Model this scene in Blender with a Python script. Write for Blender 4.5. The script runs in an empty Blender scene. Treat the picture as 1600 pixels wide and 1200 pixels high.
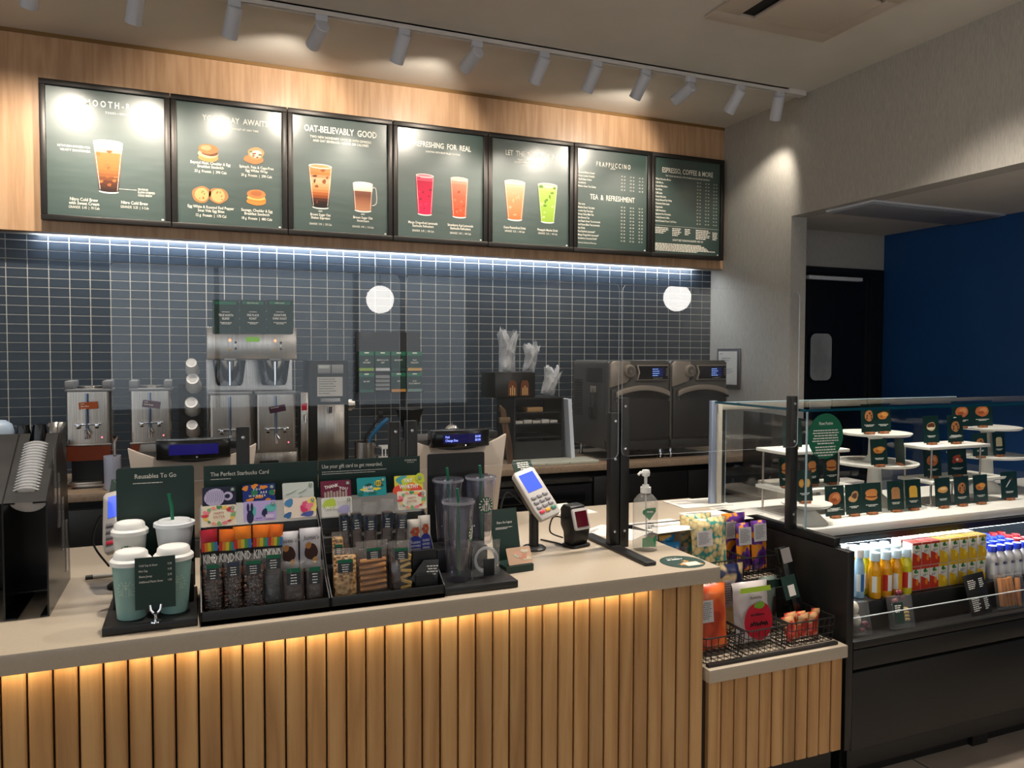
import bpy, bmesh, math, random
from mathutils import Vector, Matrix
from mathutils import noise as mnoise

random.seed(7)
scene = bpy.context.scene
COL = scene.collection
PI = math.pi
R = math.radians

# ------------------------------------------------------------------ camera
CAM_H, FPX = 1.6, 1201.5
YAW, PITCH, ROLL = R(22.339), R(-2.1134), R(-0.1752)
_f = Vector((math.sin(YAW)*math.cos(PITCH), math.cos(YAW)*math.cos(PITCH), math.sin(PITCH)))
_r = Vector((math.cos(YAW), -math.sin(YAW), 0))
_d = _f.cross(_r)
CR = _r*math.cos(ROLL) + _d*math.sin(ROLL)
CD = -_r*math.sin(ROLL) + _d*math.cos(ROLL)
CF = _f
CAM = Vector((0, 0, CAM_H))
cd = bpy.data.cameras.new('camera'); cam = bpy.data.objects.new('camera', cd); COL.objects.link(cam)
cd.sensor_fit = 'HORIZONTAL'; cd.sensor_width = 36.0; cd.lens = FPX/1600*36
cd.clip_start = 0.05; cd.clip_end = 100
cam.matrix_world = Matrix(((CR.x, -CD.x, -CF.x, 0), (CR.y, -CD.y, -CF.y, 0), (CR.z, -CD.z, -CF.z, CAM_H), (0, 0, 0, 1)))
scene.camera = cam

def at(px, py, X=None, Y=None, Z=None):
    """photo pixel + one known plane -> world point"""
    d = CR*((px-800)/FPX) + CD*((py-600)/FPX) + CF
    if X is not None: t = X/d.x
    elif Y is not None: t = Y/d.y
    else: t = (Z-CAM_H)/d.z
    return CAM + d*t
def pxof(p):
    v = Vector(p)-CAM; z = v.dot(CF)
    return 800+FPX*v.dot(CR)/z, 600+FPX*v.dot(CD)/z

# ------------------------------------------------------------------ view, world, large lights
vs = scene.view_settings
vs.view_transform = 'Standard'; vs.look = 'None'; vs.gamma = 1.0; vs.use_curve_mapping = False
vs.exposure = EXPOSURE = 0.12
W = bpy.data.worlds.new('overcast_sky'); scene.world = W; W.use_nodes = True
_bg = W.node_tree.nodes['Background']
_bg.inputs[0].default_value = (0.86, 0.93, 1.0, 1); _bg.inputs[1].default_value = 1.35
scene.cycles.max_bounces = 10; scene.cycles.diffuse_bounces = 4; scene.cycles.glossy_bounces = 4
scene.cycles.transmission_bounces = 8; scene.cycles.transparent_max_bounces = 24
scene.cycles.sample_clamp_indirect = 6.0
scene.cycles.caustics_reflective = False; scene.cycles.caustics_refractive = False

# ------------------------------------------------------------------ colours and materials
def lin(h):
    if not isinstance(h, str): return tuple(h)[:3]
    h = h.lstrip('#'); o = []
    for i in (0, 2, 4):
        c = int(h[i:i+2], 16)/255
        o.append(c/12.92 if c <= .04045 else ((c+.055)/1.055)**2.4)
    return tuple(o)
MATS = {}
def newmat(name):
    m = bpy.data.materials.new(name); m.use_nodes = True; MATS[name] = m
    nt = m.node_tree
    return m, nt, nt.nodes['Principled BSDF']
def pbr(name, col, rough=.5, metal=0., spec=.5, emit=None, estr=0., coat=0., alpha=1.):
    if name in MATS: return MATS[name]
    m, nt, b = newmat(name)
    b.inputs['Base Color'].default_value = (*lin(col), 1)
    b.inputs['Roughness'].default_value = rough; b.inputs['Metallic'].default_value = metal
    b.inputs['Specular IOR Level'].default_value = spec
    b.inputs['Coat Weight'].default_value = coat
    if emit is not None:
        b.inputs['Emission Color'].default_value = (*lin(emit), 1); b.inputs['Emission Strength'].default_value = estr
    return m
def flat(col):
    """plain print / paint colour"""
    return pbr('print_'+str(col), col, .5, 0, .3)
def ramp(nt, fac, stops):
    n = nt.nodes.new('ShaderNodeValToRGB'); e = n.color_ramp.elements
    while len(e) < len(stops): e.new(.5)
    for el, (p, c) in zip(e, stops): el.position = p; el.color = (*lin(c), 1)
    nt.links.new(fac, n.inputs[0]); return n.outputs[0]
def coords(nt, scale=(1, 1, 1), kind='Object'):
    t = nt.nodes.new('ShaderNodeTexCoord'); mp = nt.nodes.new('ShaderNodeMapping')
    mp.inputs['Scale'].default_value = scale; nt.links.new(t.outputs[kind], mp.inputs[0]); return mp.outputs[0]
def tex(nt, kind, vec, **kw):
    n = nt.nodes.new('ShaderNodeTex'+kind)
    for k, v in kw.items():
        if k in n.inputs: n.inputs[k].default_value = v
        else: setattr(n, k, v)
    nt.links.new(vec, n.inputs['Vector']); return n
def bump(nt, b, h, strength=.2, dist=.01):
    n = nt.nodes.new('ShaderNodeBump'); n.inputs['Strength'].default_value = strength; n.inputs['Distance'].default_value = dist
    nt.links.new(h, n.inputs['Height']); nt.links.new(n.outputs[0], b.inputs['Normal'])
def noisy(name, stops, scale=(1, 1, 1), nscale=5., detail=4., rough=.5, metal=0., kind='Noise', bmp=0., bdist=.005, spec=.5, out='Fac', coordk='Object', rand=0., **kw):
    if name in MATS: return MATS[name]
    m, nt, b = newmat(name)
    v = coords(nt, scale, coordk)
    if rand:   # shift the pattern from piece to piece
        oi = nt.nodes.new('ShaderNodeObjectInfo'); vm = nt.nodes.new('ShaderNodeVectorMath'); vm.operation = 'MULTIPLY_ADD'
        cb = nt.nodes.new('ShaderNodeCombineXYZ'); 
        for i in range(3): nt.links.new(oi.outputs['Random'], cb.inputs[i])
        nt.links.new(cb.outputs[0], vm.inputs[0]); vm.inputs[1].default_value = (rand, rand*1.7, rand*.6); nt.links.new(v, vm.inputs[2]); v = vm.outputs[0]
    if kind == 'Noise': t = tex(nt, 'Noise', v, Scale=nscale, Detail=detail, **kw)
    else: t = tex(nt, kind, v, Scale=nscale, **kw)
    o = t.outputs[0] if out == 'Fac' else t.outputs[out]
    nt.links.new(ramp(nt, o, stops), b.inputs['Base Color'])
    b.inputs['Roughness'].default_value = rough; b.inputs['Metallic'].default_value = metal; b.inputs['Specular IOR Level'].default_value = spec
    if bmp: bump(nt, b, o, bmp, bdist)
    return m
def wood(name, dark, mid, light, scale=1., rough=.45, rand=0., vert='z', vary=0.):
    """long grain along z (or x): stretched noise bent by a slow noise, plus per-piece tone"""
    if name in MATS: return MATS[name]
    m, nt, b = newmat(name)
    sc = {'z': (34, 34, 2.2), 'x': (2.2, 34, 34)}[vert]
    v = coords(nt, tuple(s*scale for s in sc))
    oi = nt.nodes.new('ShaderNodeObjectInfo')
    if rand:
        vm = nt.nodes.new('ShaderNodeVectorMath'); vm.operation = 'MULTIPLY_ADD'; cb = nt.nodes.new('ShaderNodeCombineXYZ')
        for i in range(3): nt.links.new(oi.outputs['Random'], cb.inputs[i])
        nt.links.new(cb.outputs[0], vm.inputs[0]); vm.inputs[1].default_value = (rand, rand, rand*.7); nt.links.new(v, vm.inputs[2]); v = vm.outputs[0]
    w = tex(nt, 'Noise', v, Scale=.35, Detail=3.); w2 = tex(nt, 'Noise', v, Scale=2.2, Detail=6., Roughness=.65)
    mx = nt.nodes.new('ShaderNodeMath'); mx.operation = 'MULTIPLY_ADD'; mx.inputs[1].default_value = 6.
    nt.links.new(w.outputs[0], mx.inputs[0]); nt.links.new(w2.outputs[0], mx.inputs[2])
    sn = nt.nodes.new('ShaderNodeMath'); sn.operation = 'PINGPONG'; sn.inputs[1].default_value = .62; nt.links.new(mx.outputs[0], sn.inputs[0])
    c = ramp(nt, sn.outputs[0], [(0., dark), (.3, mid), (.62, light)])
    if vary:
        hs = nt.nodes.new('ShaderNodeHueSaturation'); mr = nt.nodes.new('ShaderNodeMapRange')
        mr.inputs['To Min'].default_value = 1-vary; mr.inputs['To Max'].default_value = 1+vary*.6
        nt.links.new(oi.outputs['Random'], mr.inputs[0]); nt.links.new(mr.outputs[0], hs.inputs['Value']); nt.links.new(c, hs.inputs['Color']); c = hs.outputs[0]
    nt.links.new(c, b.inputs['Base Color']); b.inputs['Roughness'].default_value = rough
    bump(nt, b, w2.outputs[0], .12, .002)
    return m
def clear(name, tint=(1, 1, 1), rough=.02, wrinkle=0., wscale=30., refl=1., ior=1.49, haze=0., hazecol=(.9, .9, .9)):
    """thin clear sheet: see-through plus Fresnel gloss (and a little milky haze)"""
    if name in MATS: return MATS[name]
    m = bpy.data.materials.new(name); m.use_nodes = True; MATS[name] = m; nt = m.node_tree
    nt.nodes.remove(nt.nodes['Principled BSDF']); out = nt.nodes['Material Output']
    tr = nt.nodes.new('ShaderNodeBsdfTransparent'); tr.inputs[0].default_value = (*tint, 1)
    gl = nt.nodes.new('ShaderNodeBsdfGlossy'); gl.inputs['Roughness'].default_value = rough; gl.inputs[0].default_value = (refl, refl, refl, 1)
    fr = nt.nodes.new('ShaderNodeFresnel')
    ge = nt.nodes.new('ShaderNodeNewGeometry'); mr = nt.nodes.new('ShaderNodeMapRange'); mr.inputs['To Min'].default_value = ior; mr.inputs['To Max'].default_value = 1/ior   # a sheet reflects alike from both sides
    nt.links.new(ge.outputs['Backfacing'], mr.inputs[0]); nt.links.new(mr.outputs[0], fr.inputs[0])
    mix = nt.nodes.new('ShaderNodeMixShader'); nt.links.new(fr.outputs[0], mix.inputs[0]); nt.links.new(gl.outputs[0], mix.inputs[2])
    base = tr.outputs[0]
    if haze:
        df = nt.nodes.new('ShaderNodeBsdfDiffuse'); df.inputs[0].default_value = (*hazecol, 1)
        mh = nt.nodes.new('ShaderNodeMixShader'); mh.inputs[0].default_value = haze
        nt.links.new(base, mh.inputs[1]); nt.links.new(df.outputs[0], mh.inputs[2]); base = mh.outputs[0]
    nt.links.new(base, mix.inputs[1])
    if wrinkle:
        t = tex(nt, 'Noise', coords(nt), Scale=wscale, Detail=3.)
        bn = nt.nodes.new('ShaderNodeBump'); bn.inputs['Strength'].default_value = wrinkle; bn.inputs['Distance'].default_value = .02
        nt.links.new(t.outputs[0], bn.inputs['Height']); nt.links.new(bn.outputs[0], gl.inputs['Normal']); nt.links.new(bn.outputs[0], fr.inputs['Normal'])
    nt.links.new(mix.outputs[0], out.inputs[0])
    return m
def lamp_mat(name, col, strength):
    if name in MATS: return MATS[name]
    m = bpy.data.materials.new(name); m.use_nodes = True; MATS[name] = m; nt = m.node_tree
    nt.nodes.remove(nt.nodes['Principled BSDF'])
    e = nt.nodes.new('ShaderNodeEmission'); e.inputs[0].default_value = (*lin(col), 1); e.inputs[1].default_value = strength
    nt.links.new(e.outputs[0], nt.nodes['Material Output'].inputs[0]); return m

BLACK = pbr('black_powder_coat', '#121314', .42)
BLACKG = pbr('black_gloss_plastic', '#0c0d0f', .18)
DKGREEN = pbr('dark_green_card', '#0f3029', .45)
WHITE = pbr('white_plastic', '#e9e9e6', .35)
WHITEP = pbr('white_print', '#f1efe8', .5, 0, .2)
STEEL = noisy('brushed_steel', [(.3, '#b3aca4'), (.7, '#cdc6be')], (60, 60, 1.5), 3., 3., rough=.27, metal=1.)
CHROME = pbr('chrome', '#d9dade', .08, 1.)
GREYP = pbr('grey_plastic', '#6d7076', .45)
GREEN = pbr('emblem_green', '#006241', .45, 0, .3)
STRAW = pbr('green_straw', '#0c6b4d', .35)
KRAFT = pbr('kraft_paper', '#b58d5e', .75)

# ------------------------------------------------------------------ mesh building
I4 = Matrix.Identity(4)
def T(x, y, z): return Matrix.Translation((x, y, z))
def RX(a): return Matrix.Rotation(R(a), 4, 'X')
def RY(a): return Matrix.Rotation(R(a), 4, 'Y')
def RZ(a): return Matrix.Rotation(R(a), 4, 'Z')
class MB:
    def __init__(s, mat=None, M=I4):
        s.v = []; s.f = []; s.fm = []; s.M = M; s.mat = mat; s.edges_only = False
    def add(s, vs, fs, mat=None):
        o = len(s.v); M = s.M
        s.v += [tuple(M @ Vector(p)) for p in vs]
        s.f += [tuple(o+i for i in f) for f in fs]; s.fm += [mat or s.mat]*len(fs); return s
    def box0(s, x0, x1, y0, y1, z0, z1, mat=None):
        return s.add([(x0, y0, z0), (x1, y0, z0), (x1, y1, z0), (x0, y1, z0), (x0, y0, z1), (x1, y0, z1), (x1, y1, z1), (x0, y1, z1)],
                     [(3, 2, 1, 0), (4, 5, 6, 7), (0, 1, 5, 4), (1, 2, 6, 5), (2, 3, 7, 6), (3, 0, 4, 7)], mat)
    def box(s, cx, cy, cz, sx, sy, sz, mat=None): return s.box0(cx-sx/2, cx+sx/2, cy-sy/2, cy+sy/2, cz-sz/2, cz+sz/2, mat)
    def prism(s, pts, a, b, axis='y', mat=None):
        """outline in the two other axes (y: x,z / z: x,y / x: y,z) swept from a to b"""
        n = len(pts)
        mk = {'y': lambda p, t: (p[0], t, p[1]), 'z': lambda p, t: (p[0], p[1], t), 'x': lambda p, t: (t, p[0], p[1])}[axis]
        vs = [mk(p, a) for p in pts]+[mk(p, b) for p in pts]
        fs = [tuple(range(n)), tuple(range(2*n-1, n-1, -1))]+[(i, n+i, n+(i+1) % n, (i+1) % n) for i in range(n)]
        return s.add(vs, fs, mat)
    def poly(s, pts, mat=None): return s.add(pts, [tuple(range(len(pts)))], mat)
    def lathe(s, prof, seg=20, c=(0, 0, 0), axis='z', cap=True, mat=None, sx=1., sy=1.):
        vs = []; fs = []; n = len(prof)
        for i in range(seg):
            a = 2*PI*i/seg; ca, sa = math.cos(a)*sx, math.sin(a)*sy
            for r, z in prof:
                p = (r*ca, r*sa, z)
                if axis == 'y': p = (p[0], p[2], p[1])
                elif axis == 'x': p = (p[2], p[0], p[1])
                vs.append((p[0]+c[0], p[1]+c[1], p[2]+c[2]))
        for i in range(seg):
            j = (i+1) % seg
            for k in range(n-1): fs.append((i*n+k, j*n+k, j*n+k+1, i*n+k+1))
        if cap:
            if prof[0][0] > 1e-5: fs.append(tuple(i*n for i in reversed(range(seg))))
            if prof[-1][0] > 1e-5: fs.append(tuple(i*n+n-1 for i in range(seg)))
        return s.add(vs, fs, mat)
    def cyl(s, c, r, h, seg=18, axis='z', mat=None, r2=None): return s.lathe([(r, -h/2), (r if r2 is None else r2, h/2)], seg, c, axis, True, mat)
    def tube(s, pts, r, seg=8, mat=None, closed=False, cap=True):
        P = [Vector(p) for p in pts]; n = len(P); vs = []; fs = []; up = None
        for i, p in enumerate(P):
            t = (P[(i+1) % n]-P[i-1]) if closed else (P[min(i+1, n-1)]-P[max(i-1, 0)])
            t.normalize()
            if up is None: up = Vector((0, 0, 1)) if abs(t.z) < .9 else Vector((1, 0, 0))
            a = t.cross(up); 
            if a.length < 1e-6: a = t.orthogonal()
            a.normalize(); up = a.cross(t)
            rr = r[i] if isinstance(r, (list, tuple)) else r
            for k in range(seg):
                w = 2*PI*k/seg; vs.append(tuple(p+(a*math.cos(w)+up*math.sin(w))*rr))
        m = n if closed else n-1
        for i in range(m):
            j = (i+1) % n
            for k in range(seg): fs.append((i*seg+k, i*seg+(k+1) % seg, j*seg+(k+1) % seg, j*seg+k))
        if cap and not closed: fs += [tuple(reversed(range(seg))), tuple((n-1)*seg+k for k in range(seg))]
        return s.add(vs, fs, mat)
    def sphere(s, c, r, seg=12, rings=8, mat=None, sz=1.):
        prof = [(max(r*math.sin(PI*i/rings), 1e-6), -r*sz*math.cos(PI*i/rings)) for i in range(rings+1)]
        return s.lathe(prof, seg, c, 'z', False, mat)
    def disc(s, cx, cz, rx, rz, y=0., seg=24, mat=None, wob=0., seed=0):
        """flat printed ellipse in the xz plane facing -y"""
        rnd = random.Random(seed); ph = [rnd.uniform(0, 6.28) for _ in range(3)]
        pts = []
        for i in range(seg):
            a = 2*PI*i/seg; k = 1+wob*(math.sin(2*a+ph[0])+.7*math.sin(3*a+ph[1])+.5*math.sin(5*a+ph[2]))
            pts.append((cx+rx*k*math.cos(a), y, cz+rz*k*math.sin(a)))
        return s.poly(pts, mat)
    def rect(s, x0, x1, z0, z1, y=0., mat=None): return s.poly([(x0, y, z0), (x1, y, z0), (x1, y, z1), (x0, y, z1)], mat)
    def build(s, name, parent=None, smooth=False, bevel=0., seg=2, ang=38, loc=None, mats=None):
        me = bpy.data.meshes.new(name); me.from_pydata(s.v, [], s.f)
        slots = []
        for m in s.fm:
            if m not in slots: slots.append(m)
        for m in slots: me.materials.append(m)
        if len(slots) > 1: me.polygons.foreach_set('material_index', [slots.index(m) for m in s.fm])
        if bevel:
            bm = bmesh.new(); bm.from_mesh(me)
            ed = [e for e in bm.edges if len(e.link_faces) == 2 and e.calc_face_angle(0) > R(30)]
            bmesh.ops.bevel(bm, geom=ed, offset=bevel, segments=seg, affect='EDGES', clamp_overlap=True, profile=.5)
            bm.to_mesh(me); bm.free()
        if smooth or bevel:
            me.polygons.foreach_set('use_smooth', [True]*len(me.polygons)); me.set_sharp_from_angle(angle=R(ang))
        me.update()
        o = bpy.data.objects.new(name, me); COL.objects.link(o)
        if parent: o.parent = parent
        if loc: o.location = loc
        return o
def rrect(x0, x1, z0, z1, r, n=5):
    """rounded rectangle outline"""
    o = []
    for cx, cz, a0 in ((x1-r, z1-r, 0), (x0+r, z1-r, 90), (x0+r, z0+r, 180), (x1-r, z0+r, 270)):
        for i in range(n+1):
            a = R(a0+90*i/n); o.append((cx+r*math.cos(a), cz+r*math.sin(a)))
    return o
def smooth_path(pts, n=6):
    """Catmull-Rom through points"""
    P = [Vector(p) for p in pts]; o = []
    for i in range(len(P)-1):
        a, b, c, d = P[max(i-1, 0)], P[i], P[i+1], P[min(i+2, len(P)-1)]
        for k in range(n):
            t = k/n; o.append(.5*((2*b)+(c-a)*t+(2*a-5*b+4*c-d)*t*t+(3*b-a-3*c+d)*t**3))
    o.append(P[-1]); return o

# ------------------------------------------------------------------ objects and tags
def tag(o, label, cat, group=None):
    o['label'] = label; o['category'] = cat
    if group: o['group'] = group
    return o
def thing(name, label, cat, loc=(0, 0, 0), rz=0, group=None):
    o = bpy.data.objects.new(name, None); COL.objects.link(o); o.empty_display_size = .05
    o.location = loc; o.rotation_euler = (0, 0, R(rz)); return tag(o, label, cat, group)
def struct(o): o['kind'] = 'structure'; return o
def stuff(o): o['kind'] = 'stuff'; return o
def copy_tree(o, parent=None):
    c = o.copy(); COL.objects.link(c); c.parent = parent
    for ch in list(o.children): copy_tree(ch, c)
    return c
def dup(o, loc, rz=None, label=None, group=None):
    c = copy_tree(o); c.location = loc
    if rz is not None: c.rotation_euler = (0, 0, R(rz))
    if label: c['label'] = label
    if group: c['group'] = group
    return c

# ------------------------------------------------------------------ lettering
_glyph = {}
def glyphs(s, bold=0., res=2):
    k = (s, bold, res)
    if k not in _glyph:
        cu = bpy.data.curves.new('type', 'FONT'); cu.body = s; cu.size = 1; cu.resolution_u = res; cu.offset = bold; cu.fill_mode = 'FRONT'
        ob = bpy.data.objects.new('type', cu); me = bpy.data.meshes.new_from_object(ob)
        vs = [v.co.copy() for v in me.vertices]; fs = [tuple(p.vertices) for p in me.polygons]
        xs = [v.x for v in vs] or [0]
        _glyph[k] = (vs, fs, min(xs), max(xs))
        bpy.data.objects.remove(ob); bpy.data.curves.remove(cu); bpy.data.meshes.remove(me)
    return _glyph[k]
def type_line(mb, s, x, z, h, align='C', y=-.0006, mat=None, xs=.9, bold=0., width=None, slant=0., rot=0., res=2):
    """one printed line in the xz plane facing -y; h = cap height"""
    vs, fs, a, b = glyphs(s, bold, res)
    if b <= a: return
    k = h/.7; kx = k*xs
    if width: kx = width/(b-a)
    off = {'L': -a, 'C': -(a+b)/2, 'R': -b}[align]
    c, sn = math.cos(R(rot)), math.sin(R(rot)); out = []
    for v in vs:
        px = (v.x+off)*kx+slant*v.y*k; pz = v.y*k
        out.append((x+px*c-pz*sn, y, z+px*sn+pz*c))
    mb.add(out, fs, mat)
def scribble(mb, x, z, w, h, y, mat, seed=1, r=.0008):
    """a line of joined-up handwriting too loose to read"""
    rn = random.Random(seed); n = 14
    mb.tube(smooth_path([(x-w/2+w*i/n, y, z+h*(.5 if i % 2 else -.2)*rn.uniform(.4, 1.1)) for i in range(n+1)], 3), r, 5, mat)
def greek(mb, x, z, w, h, lines, rnd, mat, align='L', y=-.0006, gap=1.9):
    """rows of too-small-to-read print"""
    for i in range(lines):
        ww = w*rnd.uniform(.72, 1.)
        if i == lines-1: ww *= .7
        x0 = x if align == 'L' else x-ww/2; p = 0
        while p < ww:
            q = min(ww, p+h*rnd.uniform(1.2, 4.2)); mb.rect(x0+p, x0+q, z-i*h*gap-h, z-i*h*gap, y, mat); p = q+h*.55
# ================================================================== THE SETTING
XR, YT, YW, ZC, ZS = 3.735, 5.0, 4.858, 3.333, 2.266      # right wall, tile face, wood soffit face, ceiling, soffit underside
CT = .92                                                   # worktop height
PAINT = noisy('ceiling_paint', [(.3, '#cbc5bc'), (.7, '#d2ccc3')], nscale=3., rough=.8)
PAPER = noisy('woven_wallpaper', [(.3, '#a29e96'), (.5, '#afaba3'), (.7, '#b9b5ad')], (60, 60, 5), 5., 6., rough=.85, bmp=.25, bdist=.003)
BLUE = noisy('navy_wall_paint', [(.3, '#14467f'), (.7, '#184d88')], nscale=2., rough=.6)
OAKL = wood('oak_laminate', '#b08a68', '#bb9572', '#c39e7c', .9, .38)
OAKS = wood('oak_slat', '#a47a4b', '#b68a58', '#c19865', .55, .42, rand=37., vary=.16)
STONE = noisy('taupe_quartz', [(.35, '#b0a391'), (.65, '#b4a795')], nscale=160., rough=.3, spec=.45)
STONED = noisy('brown_quartz', [(.35, '#7c6b5a'), (.65, '#8a7866')], nscale=60., rough=.35)
CONC = noisy('polished_concrete', [(.3, '#7d7268'), (.55, '#8f8378'), (.75, '#a09488')], nscale=2.2, detail=8., rough=.45, bmp=.05)
GROUT = pbr('pale_grout', '#b4b4b0', .8)
TILE = noisy('slate_blue_tile', [(.3, '#28323d'), (.7, '#323c47')], nscale=3.1, detail=3., rough=.36, spec=.4)
DARKW = pbr('dark_backing', '#2a1c10', .7)

def wallbox(name, x0, x1, y0, y1, z0, z1, m): return struct(MB(m).box0(x0, x1, y0, y1, z0, z1).build(name))
fl = wallbox('floor', -5.2, 6.2, -6.2, 5.2, -.1, 0, CONC)
fj = MB(pbr('floor_joint', '#3c3630', .8))
for x in (2.62, -1.0): fj.box0(x-.003, x+.003, -6, 2.2, -.002, .0006)
for y in (-2.0, 1.1): fj.box0(-5, 5, y-.003, y+.003, -.002, .0007)
fj.build('floor_joint', fl)
wallbox('ceiling', -5.2, XR+.133, -6.2, 5.2, ZC, ZC+.12, PAINT)
wb = wallbox('wall_back', -5.2, XR, YT, YT+.2, 0, ZC, GROUT)
wallbox('wall_soffit', -5.2, XR, YW, YT-.06, ZS, ZC-.008, OAKL)
struct(MB(pbr('bronze_trim', '#7d5b2c', .5)).box0(-5.2, XR, YW-.006, YW, ZC-.02, ZC).build('trim_1'))
wallbox('wall_right', XR, XR+.133, 4.127, 5.2, 0, ZC, PAPER)
wallbox('wall_bulkhead', XR, XR+.133, .6, 4.127, 2.548, ZC, PAPER)
wallbox('ceiling_alcove', XR+.133, 5.13, -1, 4.7, 2.548, 2.66, PAINT)
wallbox('wall_alcove', XR+.133, 5.0, 4.5, 4.62, 0, 2.548, PAPER)
wallbox('wall_blue', 5.0, 5.13, -1, 4.62, 0, 2.548, BLUE)
wallbox('wall_alcove_front', XR+.133, 5.0, -1.1, -1, 0, 2.548, PAPER)
# customer side, behind and beside the camera
def shopfront(name, fixed, a0, a1, axis, n):
    """a wall of glazing: sill, head, posts"""
    b = MB(pbr('window_wall_paint', '#8d8578', .8))
    def bx(u0, u1, z0, z1, t=.12):
        if axis == 'x': b.box0(u0, u1, fixed-t, fixed, z0, z1)
        else: b.box0(fixed-t, fixed, u0, u1, z0, z1)
    bx(a0, a1, 0, .9); bx(a0, a1, 2.75, ZC)
    for i in range(n+1):
        u = a0+(a1-a0)*i/n; bx(u-.03, u+.03, .9, 2.75)
    o = struct(b.build(name)); g = clear('shop_window_glass', (.95, .97, .97), .01, ior=1.5)
    for i in range(n):
        u0, u1 = a0+(a1-a0)*i/n+.035, a0+(a1-a0)*(i+1)/n-.035; q = fixed-.06
        MB(g).poly([(u0, q, .9), (u1, q, .9), (u1, q, 2.75), (u0, q, 2.75)] if axis == 'x' else [(q, u0, .9), (q, u1, .9), (q, u1, 2.75), (q, u0, 2.75)]).build('pane', o)
    return o
shopfront('wall_front', -6.08, -5.2, 3.9, 'x', 5)
shopfront('wall_left', -5.08, -6.2, 3.2, 'y', 4)
wallbox('wall_right_front', XR, XR+.133, -6.2, .2, 0, ZC, PAPER)
wallbox('wall_right_pier', XR, XR+.133, .2, .6, 0, 2.548, PAPER)
wallbox('wall_left_back', -5.2, -5.08, 3.2, 5.2, 0, ZC, PAPER)

# tiles: 100 x 50 mm stack bond; the 300 that show largest are parts of their own
PX_, PZ_ = .1026, .0516
gx = at(1080.1, 421, Y=YT).x; gz = at(677, 444.06, Y=YT).z
def tile_shape(b, x0, x1, z0, z1, y):
    t, c = .003, .0014
    b.add([(x0, y, z0), (x1, y, z0), (x1, y, z1), (x0, y, z1), (x0+c, y-t, z0+c), (x1-c, y-t, z0+c), (x1-c, y-t, z1-c), (x0+c, y-t, z1-c)],
          [(4, 5, 6, 7), (0, 1, 5, 4), (1, 2, 6, 5), (2, 3, 7, 6), (3, 0, 4, 7)])
cells = []
for i in range(-62, 3):
    for k in range(-28, 12):
        x0, x1 = gx+i*PX_+.0023, min(gx+(i+1)*PX_-.0023, XR-.002); z0, z1 = gz+k*PZ_+.0023, min(gz+(k+1)*PZ_-.0023, ZS-.001)
        if x1-x0 < .012 or z1-z0 < .012 or z0 < CT-.03 or x0 < -2.6: continue
        a, d = pxof((x0, YT, z1)), pxof((x1, YT, z0))
        seen = a[0] > -5 and d[1] < 640 and a[1] > 350
        cells.append((-(d[0]-a[0])*(d[1]-a[1]) if seen and x1-x0 > .09 and z1-z0 > .045 else 0, x0, x1, z0, z1))
cells.sort()
tb = MB(TILE); tile_shape(tb, -PX_/2+.0023, PX_/2-.0023, -PZ_/2+.0023, PZ_/2-.0023, 0)
t0 = tb.build('tile', wb)
for n, (_, x0, x1, z0, z1) in enumerate(cells[:300]):
    o = t0 if n == 0 else t0.copy()
    if n: COL.objects.link(o)
    o.location = ((x0+x1)/2, YT, (z0+z1)/2)
tb = MB(TILE)
for _, x0, x1, z0, z1 in cells[300:]: tile_shape(tb, x0, x1, z0, z1, YT)
stuff(tb.build('tile_field', wb))

# alcove door
dr = thing('door_1', 'black swing door with a small rounded window in the alcove', 'door', (0, 0, 0)); struct(dr)
def A(px, py, Y): p = at(px, py, Y=Y); return p.x, p.z
x0, zt = A(1262, 416, 4.5); x1, _ = A(1377, 422, 4.5); xl = A(1347, 430, 4.5)[0]; x0 -= .25
fb = MB(BLACK); fb.box0(x0-.06, x0, 4.47, 4.5, 0, zt); fb.box0(x0-.06, x1, 4.47, 4.5, zt-.05, zt); fb.box0(xl, x1, 4.47, 4.5, 0, zt-.05); fb.box0(xl+.04, xl+.06, 4.455, 4.475, 0, zt-.06); fb.build('door_frame', dr, bevel=.004)
MB(pbr('black_door', '#0b0b0c', .4)).box0(x0, xl, 4.462, 4.5, .02, zt-.05).build('door_leaf', dr, bevel=.004)
wx0, wz1 = A(1265.5, 521, 4.46); wx1, wz0 = A(1297, 594, 4.46)
MB(BLACKG).prism(rrect(wx0-.02, wx1+.02, wz0-.02, wz1+.02, .06), 4.452, 4.463).build('window_gasket', dr)
MB(noisy('frosted_pane', [(.3, '#8d8f8e'), (.7, '#c9cac6')], nscale=3., rough=.15)).prism(rrect(wx0, wx1, wz0, wz1, .05), 4.449, 4.454).build('pane', dr)
cx0, cz0 = A(1261, 433, 4.44); cx1 = A(1345, 437, 4.44)[0]
MB(pbr('closer_reflection_white', '#dfe0e2', .3)).box0(cx0, cx1, 4.42, 4.462, cz0-.014, cz0+.014).build('closer_bar', dr, bevel=.003)  # white colour stands in for a fluorescent reflection on the steel bar
# alcove ceiling diffuser
dv = thing('ceiling_diffuser', 'flat grey air diffuser panel in the dark alcove ceiling', 'ceiling panel', (4.38, 3.69, 2.548))
MB(pbr('diffuser_rim', '#cfd2d8', .5)).prism([(-.585, -.19), (.585, -.19), (.585, .19), (-.585, .19)], -.012, 0, 'z').build('rim', dv)
MB(pbr('diffuser_face', '#8d8f96', .6)).box0(-.565, .565, -.17, .17, -.022, -.008).build('face', dv, bevel=.004)
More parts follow.
